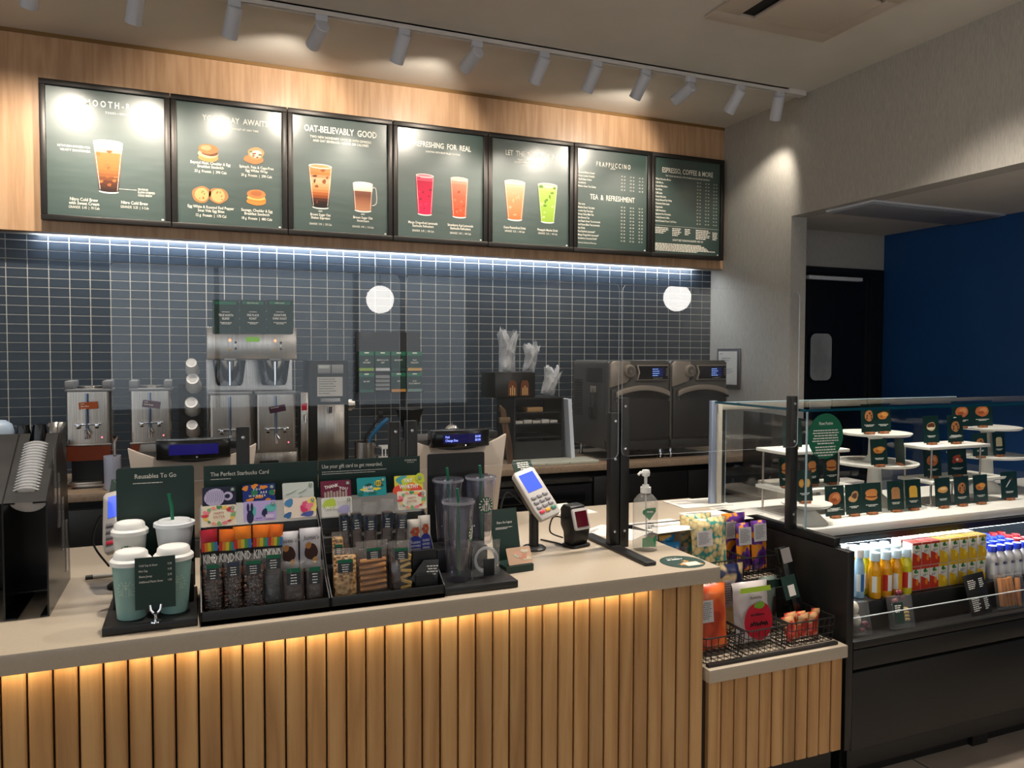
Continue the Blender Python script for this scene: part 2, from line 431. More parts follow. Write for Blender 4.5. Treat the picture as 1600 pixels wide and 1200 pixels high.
# ceiling cassette
ca = thing('ceiling_cassette', 'square air conditioning cassette set flush in the ceiling', 'air vent', (2.80, 3.01, ZC))
b = MB(pbr('cassette_plastic', '#bdb0a2', .6))
for (a, c, d, e) in ((-.39, .39, .20, .30), (-.39, .39, -.30, -.20), (-.39, -.25, -.20, .20), (.3, .39, -.20, .20)): b.box0(a, c, d, e, -.018, 0)
b.build('frame', ca, bevel=.004)
MB(pbr('vent_slot_dark', '#17120e', .9)).box0(-.25, .3, -.20, .20, -.004, 0).build('slot', ca)
MB(pbr('cassette_plastic', '#bdb0a2', .6)).box0(-.17, .285, -.19, .185, -.03, -.01).build('intake_panel', ca, bevel=.006)

# ================================================================== LAMPS
tr = thing('lighting_track', 'white ceiling track running above the menu boards', 'track', (0, 4.0, ZC))
CANM = pbr('spot_can_white', '#c6c8d0', .45)
b = MB(pbr('track_white', '#cfcbc6', .5)); b.box0(-1.6, 3.66, -.018, -.011, -.03, 0); b.box0(-1.6, 3.66, .011, .018, -.03, 0); b.box0(-1.6, 3.66, -.018, .018, -.008, 0); b.build('rail', tr)
MB(pbr('track_white', '#cfcbc6', .5)).box0(3.56, 3.70, -.03, .03, -.034, 0).build('feed_box', tr, bevel=.003)
def lamp(kind, name, loc, energy, col, parent=None, **kw):
    l = bpy.data.lights.new(name, kind); l.energy = energy; l.color = col
    for k, v in kw.items(): setattr(l, k, v)
    o = bpy.data.objects.new(name, l); COL.objects.link(o); o.location = loc
    if parent: o.parent = parent
    return o
WARM = (1.0, .90, .76)
SPOT_W = 29.
def aim(o, d): o.rotation_euler = Vector(d).to_track_quat('-Z', 'Y').to_euler()
GLASSL = lamp_mat('spot_lens', (1, .86, .66), 12.)
spots = [(50, -6), (214, 14), (366, 29), (501, 46), (629, 75), (742, 92), (846, 105), (928, 121), (1004, 132), (1074, 142), (1151, 153), (1213, 165)]
wide = {3, 5, 9}
SPL = ['above the far edge of the cold brew board', 'above the cold brew board, next to the breakfast board', 'above the breakfast sandwich board', 'above the start of the oat drinks board', 'above the end of the oat drinks board', 'above the red iced drinks board',
       'above the start of the orange and green drinks board', 'above the end of the orange and green drinks board', 'above the start of the tea price board', 'above the end of the tea price board', 'above the espresso price board', 'last on the track, beside the papered wall']
for i, (px, py) in enumerate(spots):
    c = at(px, py, Y=4.03)
    far = i in wide
    d = Vector((-.22, .90, -.34) if far else (-.16, .60, -.78)); d.normalize()
    if i == 11: d = Vector((.22, .5, -.84)).normalized()
    s = thing('track_spotlight', 'white cylinder spotlight %s' % SPL[i], 'spotlight', (c.x, 4.0, ZC-.03), 0,
              'spotlights on the ceiling track')
    MB(CANM).box0(-.03, .03, -.016, .016, -.03, .006).build('adapter', s, bevel=.003)
    piv = Vector((0, .01, -.062 if far else -.045)); MB(CANM).tube([(0, 0, -.02), tuple(piv), tuple(piv+d*.02)], .0055).build('stem', s)
    q = d.to_track_quat('Z', 'Y').to_matrix().to_4x4(); ctr = piv+d*.055
    q.translation = ctr
    _cb = MB(CANM, q); _cb.lathe([(.001, -.082), (.032, -.082), (.036, -.078), (.037, .07), (.033, .07), (.032, .045)], 24, cap=False); cn_ = _cb.build('can', s, smooth=True)
    MB(GLASSL, q).lathe([(.0001, .05), (.031, .05)], 20, cap=False).build('lens', cn_)
    L = lamp('SPOT', 'spot_beam', tuple(ctr+d*.078), SPOT_W*(1.9 if i < 2 else .7 if i == 11 else 1), WARM, s, spot_size=R(96 if far else 100 if i < 2 else 92 if i in (2, 8) else 76), spot_blend=.45 if far else .7, shadow_soft_size=.03)
    aim(L, d)
# recessed downlights over the serving line and the customer floor (above the frame)
for i, (x, y, w) in enumerate(((-1.5, 2.35, 1), (.15, 2.35, 1), (1.6, 2.35, 1), (2.45, 2.52, 1.3), (3.05, 2.52, 1.3), (-1.5, -.9, .35), (.6, -.9, .35), (2.8, -.9, .5), (-1.5, -3.2, .8), (1.2, -3.2, .8), (3.2, -3.0, .8))):
    s = thing('recessed_downlight', 'round recessed downlight in the ceiling', 'ceiling light', (x, y, ZC), 0, 'recessed downlights in the ceiling')
    MB(CANM).lathe([(.05, 0), (.065, -.004), (.05, -.006), (.048, 0)], 24, cap=False).build('trim_ring', s, smooth=True)
    MB(lamp_mat('downlight_lens', (1, .84, .62), 15.)).lathe([(.0001, -.001), (.048, -.001)], 20, cap=False).build('lens', s)
    L = lamp('SPOT', 'downlight_beam', (0, 0, -.012), 140.*w, (1, .90, .78), s, spot_size=R(110), spot_blend=.8, shadow_soft_size=.05)
# globe pendants behind the camera (seen mirrored in the sneeze guards; fixed-position ones added to brighten wall and ceiling)
def mirror_pt(px, py, yp, dist):
    d = (CR*((px-800)/FPX)+CD*((py-600)/FPX)+CF).normalized()
    p = CAM+d*dist; return (p.x, 2*yp-p.y, p.z)
for px, py, rr, dist, lab in ((594, 468, .152, 8.6, 'far from the windows side'), (1058, 465, .106, 6.1, 'beside the papered wall'), (None, (2.9, -.5, 2.62), .15, 0, 'nearest the pastry case'), (None, (-2.4, -2.2, 2.5), .15, 0, 'by the side windows')):
    g = mirror_pt(px, py, 2.352, dist) if px else py
    s = thing('globe_pendant', 'white opal globe pendant lamp hanging '+lab, 'pendant lamp', (g[0], g[1], g[2]), 0, 'globe pendants over the customer floor')
    MB(lamp_mat('opal_globe', (1, .96, .9), 17.)).sphere((0, 0, 0), rr, 28, 16).build('globe', s, smooth=True)
    MB(BLACK).cyl((0, 0, rr+.02), .03, .05).build('cap', s)
    MB(BLACK).tube([(0, 0, rr+.04), (0, 0, ZC-g[2])], .005).build('cord', s)
# LED strips
b = MB(lamp_mat('cool_led', (.80, .90, 1.0), 80.)); xa, xb = at(56, 372, Y=YT).x, at(1083, 420, Y=YT).x
led = MB(pbr('led_channel', '#8a8d90', .5)).box0(xa, xb, YT-.058, YT-.036, ZS+.010, ZS+.016).build('led_strip')
tag(led, 'thin cool white light strip under the wood soffit above the tiles', 'light strip')
b.box0(xa+.01, xb-.01, YT-.055, YT-.039, ZS+.0055, ZS+.0095); b.build('diffuser', led)

# ================================================================== FRONT COUNTER
XE = 1.563; YC = 2.022; XCASE = 2.187; YL = 2.66; YB = 3.07
ct = MB(STONE).prism([(-3.2, YC), (XE, YC), (XE, YL), (XCASE-.004, YL), (XCASE-.004, YB), (-3.2, YB)], CT-.05, CT, 'z').build('countertop', bevel=.003)
tag(ct, 'long taupe stone countertop carrying the snack displays and card reader', 'countertop')
YSL = 2.085
cb = thing('serving_counter', 'oak slatted front of the long serving counter', 'counter', (0, YSL, 0))
MB(DARKW).box0(-3.2, 1.545, .022, .9, .10, CT-.05).build('carcass', cb)
MB(BLACK).box0(-3.2, 1.52, .06, .8, 0, .10).build('toe_kick', cb)
SP = .0535
def slat_mesh(w, z0, z1):
    b = MB(OAKS); h = w/2
    prof = [(-h, .022), (-h, .004), (-h+.004, 0), (h-.004, 0), (h, .004), (h, .022)]
    b.prism([(p[0], p[1]) for p in prof], z0, z1, 'z'); return b
sl0 = None; x = 1.545-.0235; n = 0
while x > -1.35:
    if sl0 is None: sl0 = slat_mesh(.0485, .10, CT-.0505).build('slat', cb); o = sl0
    else: o = sl0.copy(); COL.objects.link(o)
    o.location = (x, random.uniform(-.0012, .0012), 0); x -= SP; n += 1
b = MB(lamp_mat('warm_led', (1.0, .77, .46), 18.)).box0(-3.1, 1.33, YSL-.026, YSL-.012, CT-.0595, CT-.0565)
led2 = MB(pbr('led_channel', '#8a8d90', .5)).box0(-3.1, 1.34, YSL-.03, YSL-.008, CT-.0565, CT-.0505).build('under_counter_led')
tag(led2, 'warm light strip hidden under the countertop edge above the slats', 'light strip'); b.build('diffuser', led2)

# stepped snack shelf between counter and pastry case
YS = 2.085; XS0, XS1 = XE-.008, 2.158
sh = thing('snack_shelf', 'stepped stone snack shelf on an oak slatted base beside the pastry case', 'shelf', (0, 0, 0))
MB(STONE).box0(XS0, XS1, YS-.022, 2.40, .518, .563).build('lower_ledge', sh, bevel=.003)
MB(STONE).box0(XS0, XS1, 2.375, YL-.014, .688, .722).build('upper_ledge', sh, bevel=.003)
MB(pbr('shelf_riser', '#2b2a28', .6)).box0(XS0, XS1, 2.392, 2.40, .563, .688).build('riser', sh)
MB(STONE).box0(XE+.002, XS1, YL-.013, YL-.001, .7222, CT-.03).build('back_panel', sh)
MB(BLACK).box0(XE+.002, XS1, YL-.014, YL-.001, CT-.03, CT+.002).build('black_edge', sh)
MB(BLACK).box0(XS0+.01, XS1-.03, YS-.004, YS+.012, .563, .573).build('stop_rail', sh)
MB(BLACK).box0(XS0+.01, XS1-.01, 2.383, 2.395, .722, .732).build('stop_rail', sh)
MB(DARKW).box0(XS0, XS1, YS+.022, 2.6, .17, .518).build('carcass', sh)
MB(BLACK).box0(XS0, XS1, YS+.05, 2.6, 0, .17).build('toe_kick', sh)
s0 = None; x = XS1-.026
while x > XS0:
    w = .0485
    if s0 is None: s0 = slat_mesh(w, .172, .517).build('slat', sh); o = s0
    else: o = s0.copy(); COL.objects.link(o)
    o.location = (x, YS+random.uniform(-.001, .001), 0); x -= SP
# gap filler at the counter end
MB(BLACK).box0(1.546, XS0-.001, YSL+.02, 2.6, .0, CT-.05).build('end_panel', cb).location = (0, -YSL, 0)

# ================================================================== BACK COUNTER
YBC = 4.24
bc = tag(MB(STONED).box0(-3.2, XR-.005, YBC, YT-.005, CT-.04, CT).build('back_worktop', bevel=.003), 'long brown stone worktop along the tiled wall carrying brewers and ovens', 'countertop')
def cabinet(x0, x1, label, kind):
    c = thing('under_counter_unit', label, 'cabinet', ((x0+x1)/2, YBC, 0)); w = (x1-x0)/2
    MB(pbr('black_cabinet', '#101011', .35)).box0(-w, w, .03, .72, .1, CT-.045).build('body', c)
    MB(BLACK).box0(-w, w, .08, .70, 0, .1).build('plinth', c)
    if kind == 'drawers':
        for z0, z1 in ((.12, .44), (.46, .80)):
            d = MB(pbr('black_fridge_front', '#141416', .25)).box0(-w+.01, w-.01, .005, .03, z0, z1).build('drawer', c, bevel=.006)
            MB(BLACKG).box0(-w+.06, w-.06, -.004, .006, z1-.1, z1-.045).build('handle_recess', d, bevel=.004)
        MB(STEEL).box0(-w+.01, w-.01, .002, .03, .815, .835).build('rail', c)
    else:
        MB(pbr('black_cabinet', '#101011', .35)).box0(-w+.006, -.003, .01, .03, .12, .84).build('door', c, bevel=.004)
        MB(pbr('black_cabinet', '#101011', .35)).box0(.003, w-.006, .01, .03, .12, .84).build('door', c, bevel=.004)
cabinet(-3.2, -.9, 'black two door cupboard beneath the worktop under the coffee urns', 'doors')
cabinet(-.9, .9, 'black two door cupboard beneath the worktop under the tall brewer', 'doors')
cabinet(.9, 2.3, 'black drawer fridge beneath the worktop under the cutting board', 'drawers')
cabinet(2.3, XR-.01, 'black two door cupboard beneath the worktop under the ovens', 'doors')
# ================================================================== MENU BOARDS
YM = 4.843
mz0, mz1 = 2.324, 3.075
edges = [-.763, -.119, .520, 1.160, 1.799, 2.433, 3.062, 3.703]
POSTER = None
def poster_mat():
    m, nt, b = newmat('glossy_green_poster')
    t = tex(nt, 'Noise', coords(nt, (1, 1, 2.2)), Scale=2.5, Detail=2.)
    nt.links.new(ramp(nt, t.outputs[0], [(.3, '#1c3630'), (.7, '#223e37')]), b.inputs['Base Color'])
    b.inputs['Roughness'].default_value = .5; b.inputs['Specular IOR Level'].default_value = .9; b.inputs['Coat Weight'].default_value = 1.; b.inputs['Coat Roughness'].default_value = .24
    t2 = tex(nt, 'Noise', coords(nt, (1.2, 1, 4)), Scale=3.2, Detail=2.)
    bump(nt, b, t2.outputs[0], .22, .01)
    return m
POSTER = poster_mat()
PRINT = pbr('poster_white_ink', '#ece7da', .35, 0, .4)
FRAMEB = pbr('black_board_frame', '#3a3735', .38, .75)
rt = random.Random(3)
def pgrad(b, cx, z0, z1, w0, w1, layers, y=-.0012):
    """a tapering printed drink: layers = [(height fraction, colour), ...] bottom to top, blended"""
    f = [l[0] for l in layers]; N = 14
    def colr(t):
        for (a, ca), (c, cc) in zip(layers, layers[1:]):
            if a <= t <= c:
                k = (t-a)/(c-a+1e-9); A_, B_ = lin(ca), lin(cc); return tuple(A_[i]*(1-k)+B_[i]*k for i in range(3))
        return lin(layers[-1][1])
    for i in range(N):
        t0, t1 = i/N, (i+1)/N
        c = colr((t0+t1)/2); h = '#%02x%02x%02x' % tuple(int(255*((v*12.92) if v <= .0031308 else 1.055*v**(1/2.4)-.055)) for v in c)
        xa, xb = w0+(w1-w0)*t0, w0+(w1-w0)*t1; za, zb = z0+(z1-z0)*t0, z0+(z1-z0)*t1
        b.add([(cx-xa, y, za), (cx+xa, y, za), (cx+xb, y, zb), (cx-xb, y, zb)], [(0, 1, 2, 3)], flat(h))
def drink(parent, cx, z0, z1, w0, w1, layers, foam='#efe0cf', bits=None, handle=False, seed=1):
    b = MB(); rn = random.Random(seed)
    b.disc(cx, z0, w0*1.02, w0*.22, -.0009, mat=flat('#cfd6d2'))
    pgrad(b, cx, z0+w0*.1, z1, w0, w1, layers)
    b.disc(cx, z0+w0*.12, w0*.97, w0*.16, -.0013, mat=flat(layers[0][1]))
    b.disc(cx, z1, w1, w1*.2, -.0014, mat=flat(foam))
    b.disc(cx, z1, w1*.86, w1*.13, -.0016, mat=flat(layers[-1][1]))
    for c, n in (bits or []):
        for k in range(n):
            t = rn.uniform(.12, .95); w = w0+(w1-w0)*t
            b.disc(cx+rn.uniform(-.75, .75)*w, z0+(z1-z0)*t, w*rn.uniform(.1, .24), w*rn.uniform(.1, .22), -.0018-.00002*k, 10, flat(c), .15, k)
    for s_ in (-1, 1): b.add([(cx+s_*w0*.86, -.0024, z0+.01), (cx+s_*w0*.90, -.0024, z0+.01), (cx+s_*w1*.94, -.0024, z1-.01), (cx+s_*w1*.91, -.0024, z1-.01)], [(0, 1, 2, 3)], flat('#f4e9dc'))
    if handle:
        zc = (z0+z1)/2+.01; pts = [(cx+w1*.97, -.001, zc+.05), (cx+w1*1.3, -.001, zc+.045), (cx+w1*1.35, -.001, zc-.04), (cx+w1*.93, -.001, zc-.06)]
        b.tube(smooth_path(pts, 4), .004, 6, flat('#b8b2ac'))
    return b.build('drink_print', parent)
def food(parent, cx, cz, w, h, kind):
    b = MB(); y = -.001
    if kind == 'sandwich':
        b.disc(cx, cz-h*.3, w*.48, h*.26, y, mat=flat('#c98f52'), wob=.03); b.disc(cx, cz-h*.08, w*.5, h*.25, y-.0002, mat=flat('#cdbb8e'), wob=.05)
        b.disc(cx+w*.08, cz-h*.05, w*.4, h*.16, y-.0004, mat=flat('#6e3b22'), wob=.05); b.disc(cx, cz+h*.17, w*.46, h*.3, y-.0006, mat=flat('#b07444'), wob=.03, seed=4); b.disc(cx-w*.1, cz+h*.24, w*.26, h*.14, y-.0008, mat=flat('#c4976a'), wob=.06)
    elif kind == 'wrap':
        b.disc(cx-w*.06, cz-h*.22, w*.5, h*.26, y, mat=flat('#b97f4d'), wob=.04); b.disc(cx+w*.05, cz+h*.12, w*.4, h*.34, y-.0002, mat=flat('#c99363'), wob=.04, seed=2)
        b.disc(cx+w*.06, cz+h*.08, w*.3, h*.2, y-.0004, mat=flat('#e8dcc0'), wob=.06)
        for k in range(7): b.disc(cx+rt.uniform(-.2, .3)*w, cz+rt.uniform(-.12, .24)*h, w*.07, h*.05, y-.0006-.00002*k, 8, flat(['#4c6b35', '#a53c28', '#8a5a34'][k % 3]), .2, k)
    elif kind == 'bites':
        for s_ in (-1, 1):
            b.disc(cx+s_*w*.27, cz, w*.3, h*.46, y, mat=flat('#a5754a'), wob=.05, seed=s_+3); b.disc(cx+s_*w*.26, cz, w*.22, h*.36, y-.0003, mat=flat('#c9a56c'), wob=.02)
            for k in range(6): b.disc(cx+s_*w*.26+rt.uniform(-.16, .16)*w, cz+rt.uniform(-.24, .24)*h, w*.025, h*.04, y-.0006-.00002*k, 7, flat(['#b0452a', '#5d7a36', '#a0702c'][k % 3]))
    elif kind == 'muffin':
        b.disc(cx, cz-h*.25, w*.47, h*.24, y, mat=flat('#c9823f'), wob=.03); b.disc(cx+w*.05, cz-h*.12, w*.46, h*.14, y-.0002, mat=flat('#cc7a2c'), wob=.08); b.disc(cx, cz-h*.02, w*.45, h*.16, y-.0004, mat=flat('#cfae62'), wob=.05)
        b.disc(cx, cz+h*.2, w*.45, h*.28, y-.0006, mat=flat('#c07a45'), wob=.02); b.disc(cx, cz+h*.24, w*.28, h*.15, y-.0008, mat=flat('#a9633a'), wob=.05)
    return b.build('food_print', parent)
def board(i, label):
    x0, x1 = edges[i]+.002, edges[i+1]-.002; w = (x1-x0)/2; h = (mz1-mz0)/2
    t = thing('menu_board', label, 'menu board', ((x0+x1)/2, YM, (mz0+mz1)/2)); f = .03
    b = MB(FRAMEB)
    for (a, c, d, e) in ((-w, w, h-f, h), (-w, w, -h, -h+f), (-w, -w+f, -h+f, h-f), (w-f, w, -h+f, h-f)): b.box0(a, c, -.042, 0, d, e)
    b.build('frame', t, bevel=.003)
    p = MB(POSTER).box0(-w+f*.8, w-f*.8, -.024, -.01, -h+f*.8, h-f*.8).build('poster', t)
    MB(WHITEP).rect(w-f-.02, w-f-.008, -h+f+.006, -h+f+.014, -.0247).build('print_mark', t)
    return t, p, w-f, h-f
def lay(p, w, h, lines):
    """lines: (text, u -1..1, v 0..1 from the top, cap height, kw)"""
    b = MB(PRINT)
    for s, u, v, ch, kw in lines: type_line(b, s, u*w, h-v*2*h-ch/2, ch, y=-.0252, **kw)
    return b
B_ = dict(bold=.012, xs=.8); T_ = dict(bold=.02, xs=.72)
# 1
t, p, w, h = board(0, 'menu board showing one tall cold brew glass, beside the light spot glare')
b = lay(t, w, h, [('S M O O T H - R', -.02, .10, .034, T_), ('T U R E S — U N D E R', .2, .165, .011, B_), ('NITROGEN-INFUSED FOR', -.28, .455, .012, dict(align='R', **B_)), ('VELVETY SMOOTHNESS', -.28, .485, .012, dict(align='R', **B_)),
    ('20-HOUR', .52, .752, .011, dict(align='L', **B_)), ('SLOW-STEEPED', .52, .776, .011, dict(align='L', **B_)), ('COLD BREW', .52, .80, .011, dict(align='L', **B_)),
    ('Nitro Cold Brew', -.4, .865, .017, B_), ('with Sweet Cream', -.4, .895, .017, B_), ('GRANDE  5.45  |  70 Cals', -.4, .928, .014, dict(xs=.7)),
    ('Nitro Cold Brew', .46, .865, .017, B_), ('GRANDE  5.25  |  5 Cals', .46, .90, .014, dict(xs=.7))])
b.rect(.18*w, .5*w, h-.762*2*h, h-.759*2*h, -.0252); stuff(b.build('lettering', p))
o = drink(p, .02*w, h-.79*2*h, h-.40*2*h, .048, .073, [(0, '#2a1209'), (.2, '#5a2a12'), (.45, '#a8652c'), (.8, '#b4713a'), (.86, '#efe2d2'), (1, '#f3e9dc')], bits=[('#a4622f', 5), ('#8f4f22', 5)]); o.location.y = -.0252
# 2
t, p, w, h = board(1, 'menu board showing four breakfast sandwiches and egg bites')
b = lay(t, w, h, [('YOUR  DAY  AWAITS', .1, .115, .033, dict(bold=.004, xs=.8)), ('SATISFYING BREAKFAST AT ANY TIME', .1, .185, .011, dict(bold=.006, xs=.95)),
    ('Beyond Meat, Cheddar & Egg', -.38, .49, .016, B_), ('Breakfast Sandwich', -.38, .52, .016, B_), ('23 g  Protein  |  390 Cals', -.38, .56, .015, B_),
    ('Spinach, Feta & Cage-Free', .5, .49, .016, B_), ('Egg White Wrap', .5, .52, .016, B_), ('20 g  Protein  |  290 Cals', .5, .56, .015, B_),
    ('Egg White & Roasted Red Pepper', -.38, .855, .016, B_), ('Sous Vide Egg Bites', -.38, .885, .016, B_), ('12 g  Protein  |  170 Cal', -.38, .925, .015, B_),
    ('Sausage, Cheddar & Egg', .5, .855, .016, B_), ('Breakfast Sandwich', .5, .885, .016, B_), ('18 g  Protein  |  480 Cals', .5, .925, .015, B_)]); stuff(b.build('lettering', p))
for u, v, k, sz in ((-.42, .40, 'sandwich', (.115, .10)), (.47, .39, 'wrap', (.115, .105)), (-.4, .755, 'bites', (.17, .105)), (.49, .745, 'muffin', (.12, .095))):
    food(p, u*w, h-v*2*h, sz[0], sz[1], k).location.y = -.0252
# 3
t, p, w, h = board(2, 'menu board with an iced coffee glass and a glass mug of latte')
lay(t, w, h, [('OAT-BELIEVABLY  GOOD', 0, .105, .038, T_), ('TWO NEW NONDAIRY CHOICES WITH ESPRESSO', 0, .175, .0145, B_), ('AND OAT BEVERAGE—UNDER 200 CALORIES', 0, .207, .0145, B_),
    ('NEW', -.44, .822, .009, B_), ('Brown Sugar Oat', -.44, .852, .015, B_), ('Shaken Espresso', -.44, .88, .015, B_), ('GRANDE  5.95  |  120 Cals', -.44, .935, .012, dict(xs=.7)),
    ('NEW', .46, .822, .009, B_), ('Brown Sugar Oat', .46, .852, .015, B_), ('Americano', .46, .88, .015, B_), ('GRANDE  4.95  |  110 Cals', .46, .935, .012, dict(xs=.7))]).build('lettering', p)['kind'] = 'stuff'
for (args, kw) in (((-.44*w, h-.79*2*h, h-.43*2*h, .048, .07, [(0, '#1a0b06'), (.16, '#2c1109'), (.3, '#a04d17'), (.45, '#c98a52'), (.66, '#d3aa84'), (.8, '#b96a2c'), (1, '#c98b58')]), dict(bits=[('#8a4a22', 4), ('#5f2c12', 3)], seed=5)),
                   ((.46*w, h-.79*2*h, h-.55*2*h, .052, .062, [(0, '#b17a58'), (.3, '#9a6246'), (.55, '#6e3f2c'), (.72, '#7a4a36'), (.76, '#e3d2bd'), (1, '#e9dccb')]), dict(handle=True, seed=6))):
    drink(p, *args, **kw).location.y = -.0252
# 4
t, p, w, h = board(3, 'menu board with a crimson and an orange-red iced drink')
lay(t, w, h, [('REFRESHING  FOR  REAL', .05, .135, .034, T_), ('BURSTING WITH FRUIT-FILLED FLAVOUR', .05, .20, .011, B_),
    ('Mango Dragonfruit Lemonade', -.42, .86, .0155, dict(bold=.012, xs=.72)), ('Starbucks Refreshers', -.42, .89, .0155, dict(bold=.012, xs=.75)), ('GRANDE  5.45  |  140 Cals', -.42, .935, .013, dict(xs=.7)),
    ('Strawberry Açaí Lemonade', .46, .86, .0155, dict(bold=.012, xs=.72)), ('Starbucks Refreshers', .46, .89, .0155, dict(bold=.012, xs=.75)), ('GRANDE  5.45  |  140 Cals', .46, .935, .013, dict(xs=.7))]).build('lettering', p)['kind'] = 'stuff'
for (args, kw) in (((-.38*w, h-.78*2*h, h-.425*2*h, .046, .06, [(0, '#d81e4e'), (.5, '#c3103f'), (.85, '#b50d39'), (1, '#d97b8e')]), dict(bits=[('#8a1030', 5), ('#cf2f58', 4)], seed=7)),
                   ((.43*w, h-.78*2*h, h-.425*2*h, .046, .06, [(0, '#ff4a25'), (.5, '#f2583b'), (.85, '#e9755c'), (1, '#f0b09c')]), dict(bits=[('#c23a22', 4), ('#e86c4c', 4)], seed=8))):
    drink(p, *args, **kw).location.y = -.0252
# 5
t, p, w, h = board(4, 'menu board with a pale orange drink and a lime green drink')
lay(t, w, h, [('LET  THE  SUNSHINE  IN', .0, .125, .034, dict(bold=.008, xs=.72)), ('TROPICAL FRUIT BLENDED WITH', 0, .185, .012, B_), ('CREAMY COCONUT BEVERAGE AND ICE', 0, .212, .012, B_),
    ('Guava Passionfruit Drink', -.42, .845, .0155, dict(bold=.012, xs=.72)), ('GRANDE  5.25  |  140 Cals', -.42, .88, .013, dict(xs=.7)), ('Pineapple Matcha Drink', .44, .845, .0155, dict(bold=.012, xs=.72)), ('GRANDE  5.25  |  140 Cals', .44, .88, .013, dict(xs=.7))]).build('lettering', p)['kind'] = 'stuff'
for (args, kw) in (((-.42*w, h-.765*2*h, h-.405*2*h, .052, .076, [(0, '#e86c3c'), (.5, '#ec8458'), (.85, '#efa27e'), (1, '#f4c7ad')]), dict(bits=[('#e79a74', 6)], seed=9)),
                   ((.43*w, h-.765*2*h, h-.405*2*h, .050, .074, [(0, '#8fae3c'), (.5, '#98b646'), (.85, '#a3bf5a'), (1, '#c9d69a')]), dict(bits=[('#5f8428', 7), ('#b6cb7c', 4)], seed=10))):
    drink(p, *args, **kw).location.y = -.0252
# 6, 7: price lists
def price_rows(b, w, h, rows, v0, dv, cols, ch=.0135, y=-.0252):
    for i, s in enumerate(rows):
        v = v0+i*dv; z = h-v*2*h-ch/2
        if not s: continue
        type_line(b, s, -.97*w, z, ch, 'L', y, xs=.68, bold=.012, width=None)
        for c in cols:
            for d in (0, .085): 
                s2 = '%d.%02d' % (rt.randint(3, 6), rt.choice((15, 25, 45, 75, 95))) if d == 0 else str(rt.randint(11, 42)*10)
                type_line(b, s2, (c+d)*w, z, ch*.75, 'L', y, xs=.55, bold=.012, res=1)
COLS = (.24, .5, .76)
t, p, w, h = board(5, 'menu board listing blended drinks and tea prices in two blocks of small type')
b = lay(t, w, h, [('F R A P P U C C I N O', .02, .14, .033, dict(bold=.01, xs=.62)), ('BLENDED', .0, .175, .008, B_), ('TEA  &  REFRESHMENT', .0, .475, .036, dict(bold=.008, xs=.7)), ('*Starbucks Refreshers® Beverage', -.97, .945, .010, dict(align='L', xs=.75))])
price_rows(b, w, h, ['', 'Caramel Ribbon Crunch', 'Mocha Cookie Crumble', 'Vanilla Bean Crème', 'Strawberry', 'Matcha Green Tea Crème'], .205, .0345, COLS)
price_rows(b, w, h, ['Chai Latte', 'Matcha Green Tea Latte', 'London Fog Tea Latte', 'Honey Citrus Mint Tea', 'Hot Brewed Tea', 'Iced Peach Green Tea Lemonade', 'Iced Guava Black Tea Lemonade', 'Star Drink', 'Kiwi Starfruit Lemonade*', 'Mango Dragonfruit Lemonade*', 'Strawberry Coconut Drink*'], .555, .0345, COLS)
stuff(b.build('lettering', p))
t, p, w, h = board(6, 'menu board of espresso and coffee prices with a block of fine print')
b = lay(t, w, h, [('ESPRESSO, COFFEE & MORE', 0, .125, .036, dict(bold=.012, xs=.72)), ('TRY YOUR BEVERAGE WITH STARBUCKS BLONDE® ESPRESSO', 0, .185, .0115, dict(bold=.01, xs=.85)), ("DON'T SEE YOUR FAVOURITE? ASK US!", .02, .855, .0135, dict(bold=.012, xs=.8))])
price_rows(b, w, h, ['White Chocolate Mocha', 'Caffè Mocha', 'Caramel Macchiato', 'Flat White', 'Caffè Latte', 'Honey Oat Latte', 'Honey Almond Flat White', 'Cinnamon Dolce Latte', 'Cappuccino', 'Caffè Americano', 'Signature Hot Chocolate', 'Freshly Brewed Coffee', 'Salted Caramel Cream Cold Brew'], .225, .0365, (.28, .54, .79))
b.rect(-.97*w, .97*w, h-.712*2*h, h-.710*2*h, -.0252)
greek(b, -.97*w, h-.73*2*h, .42*w, .0065, 4, rt, PRINT, y=-.0252); greek(b, -.46*w, h-.73*2*h, .28*w, .0065, 5, rt, PRINT, y=-.0252); greek(b, -.08*w, h-.73*2*h, .2*w, .0065, 4, rt, PRINT, y=-.0252)
greek(b, .26*w, h-.73*2*h, .45*w, .0065, 6, rt, PRINT, y=-.0252); greek(b, .78*w, h-.745*2*h, .18*w, .0065, 5, rt, PRINT, y=-.0252); greek(b, -.97*w, h-.895*2*h, 1.9*w, .0065, 6, rt, PRINT, y=-.0252, gap=1.5)
stuff(b.build('lettering', p))

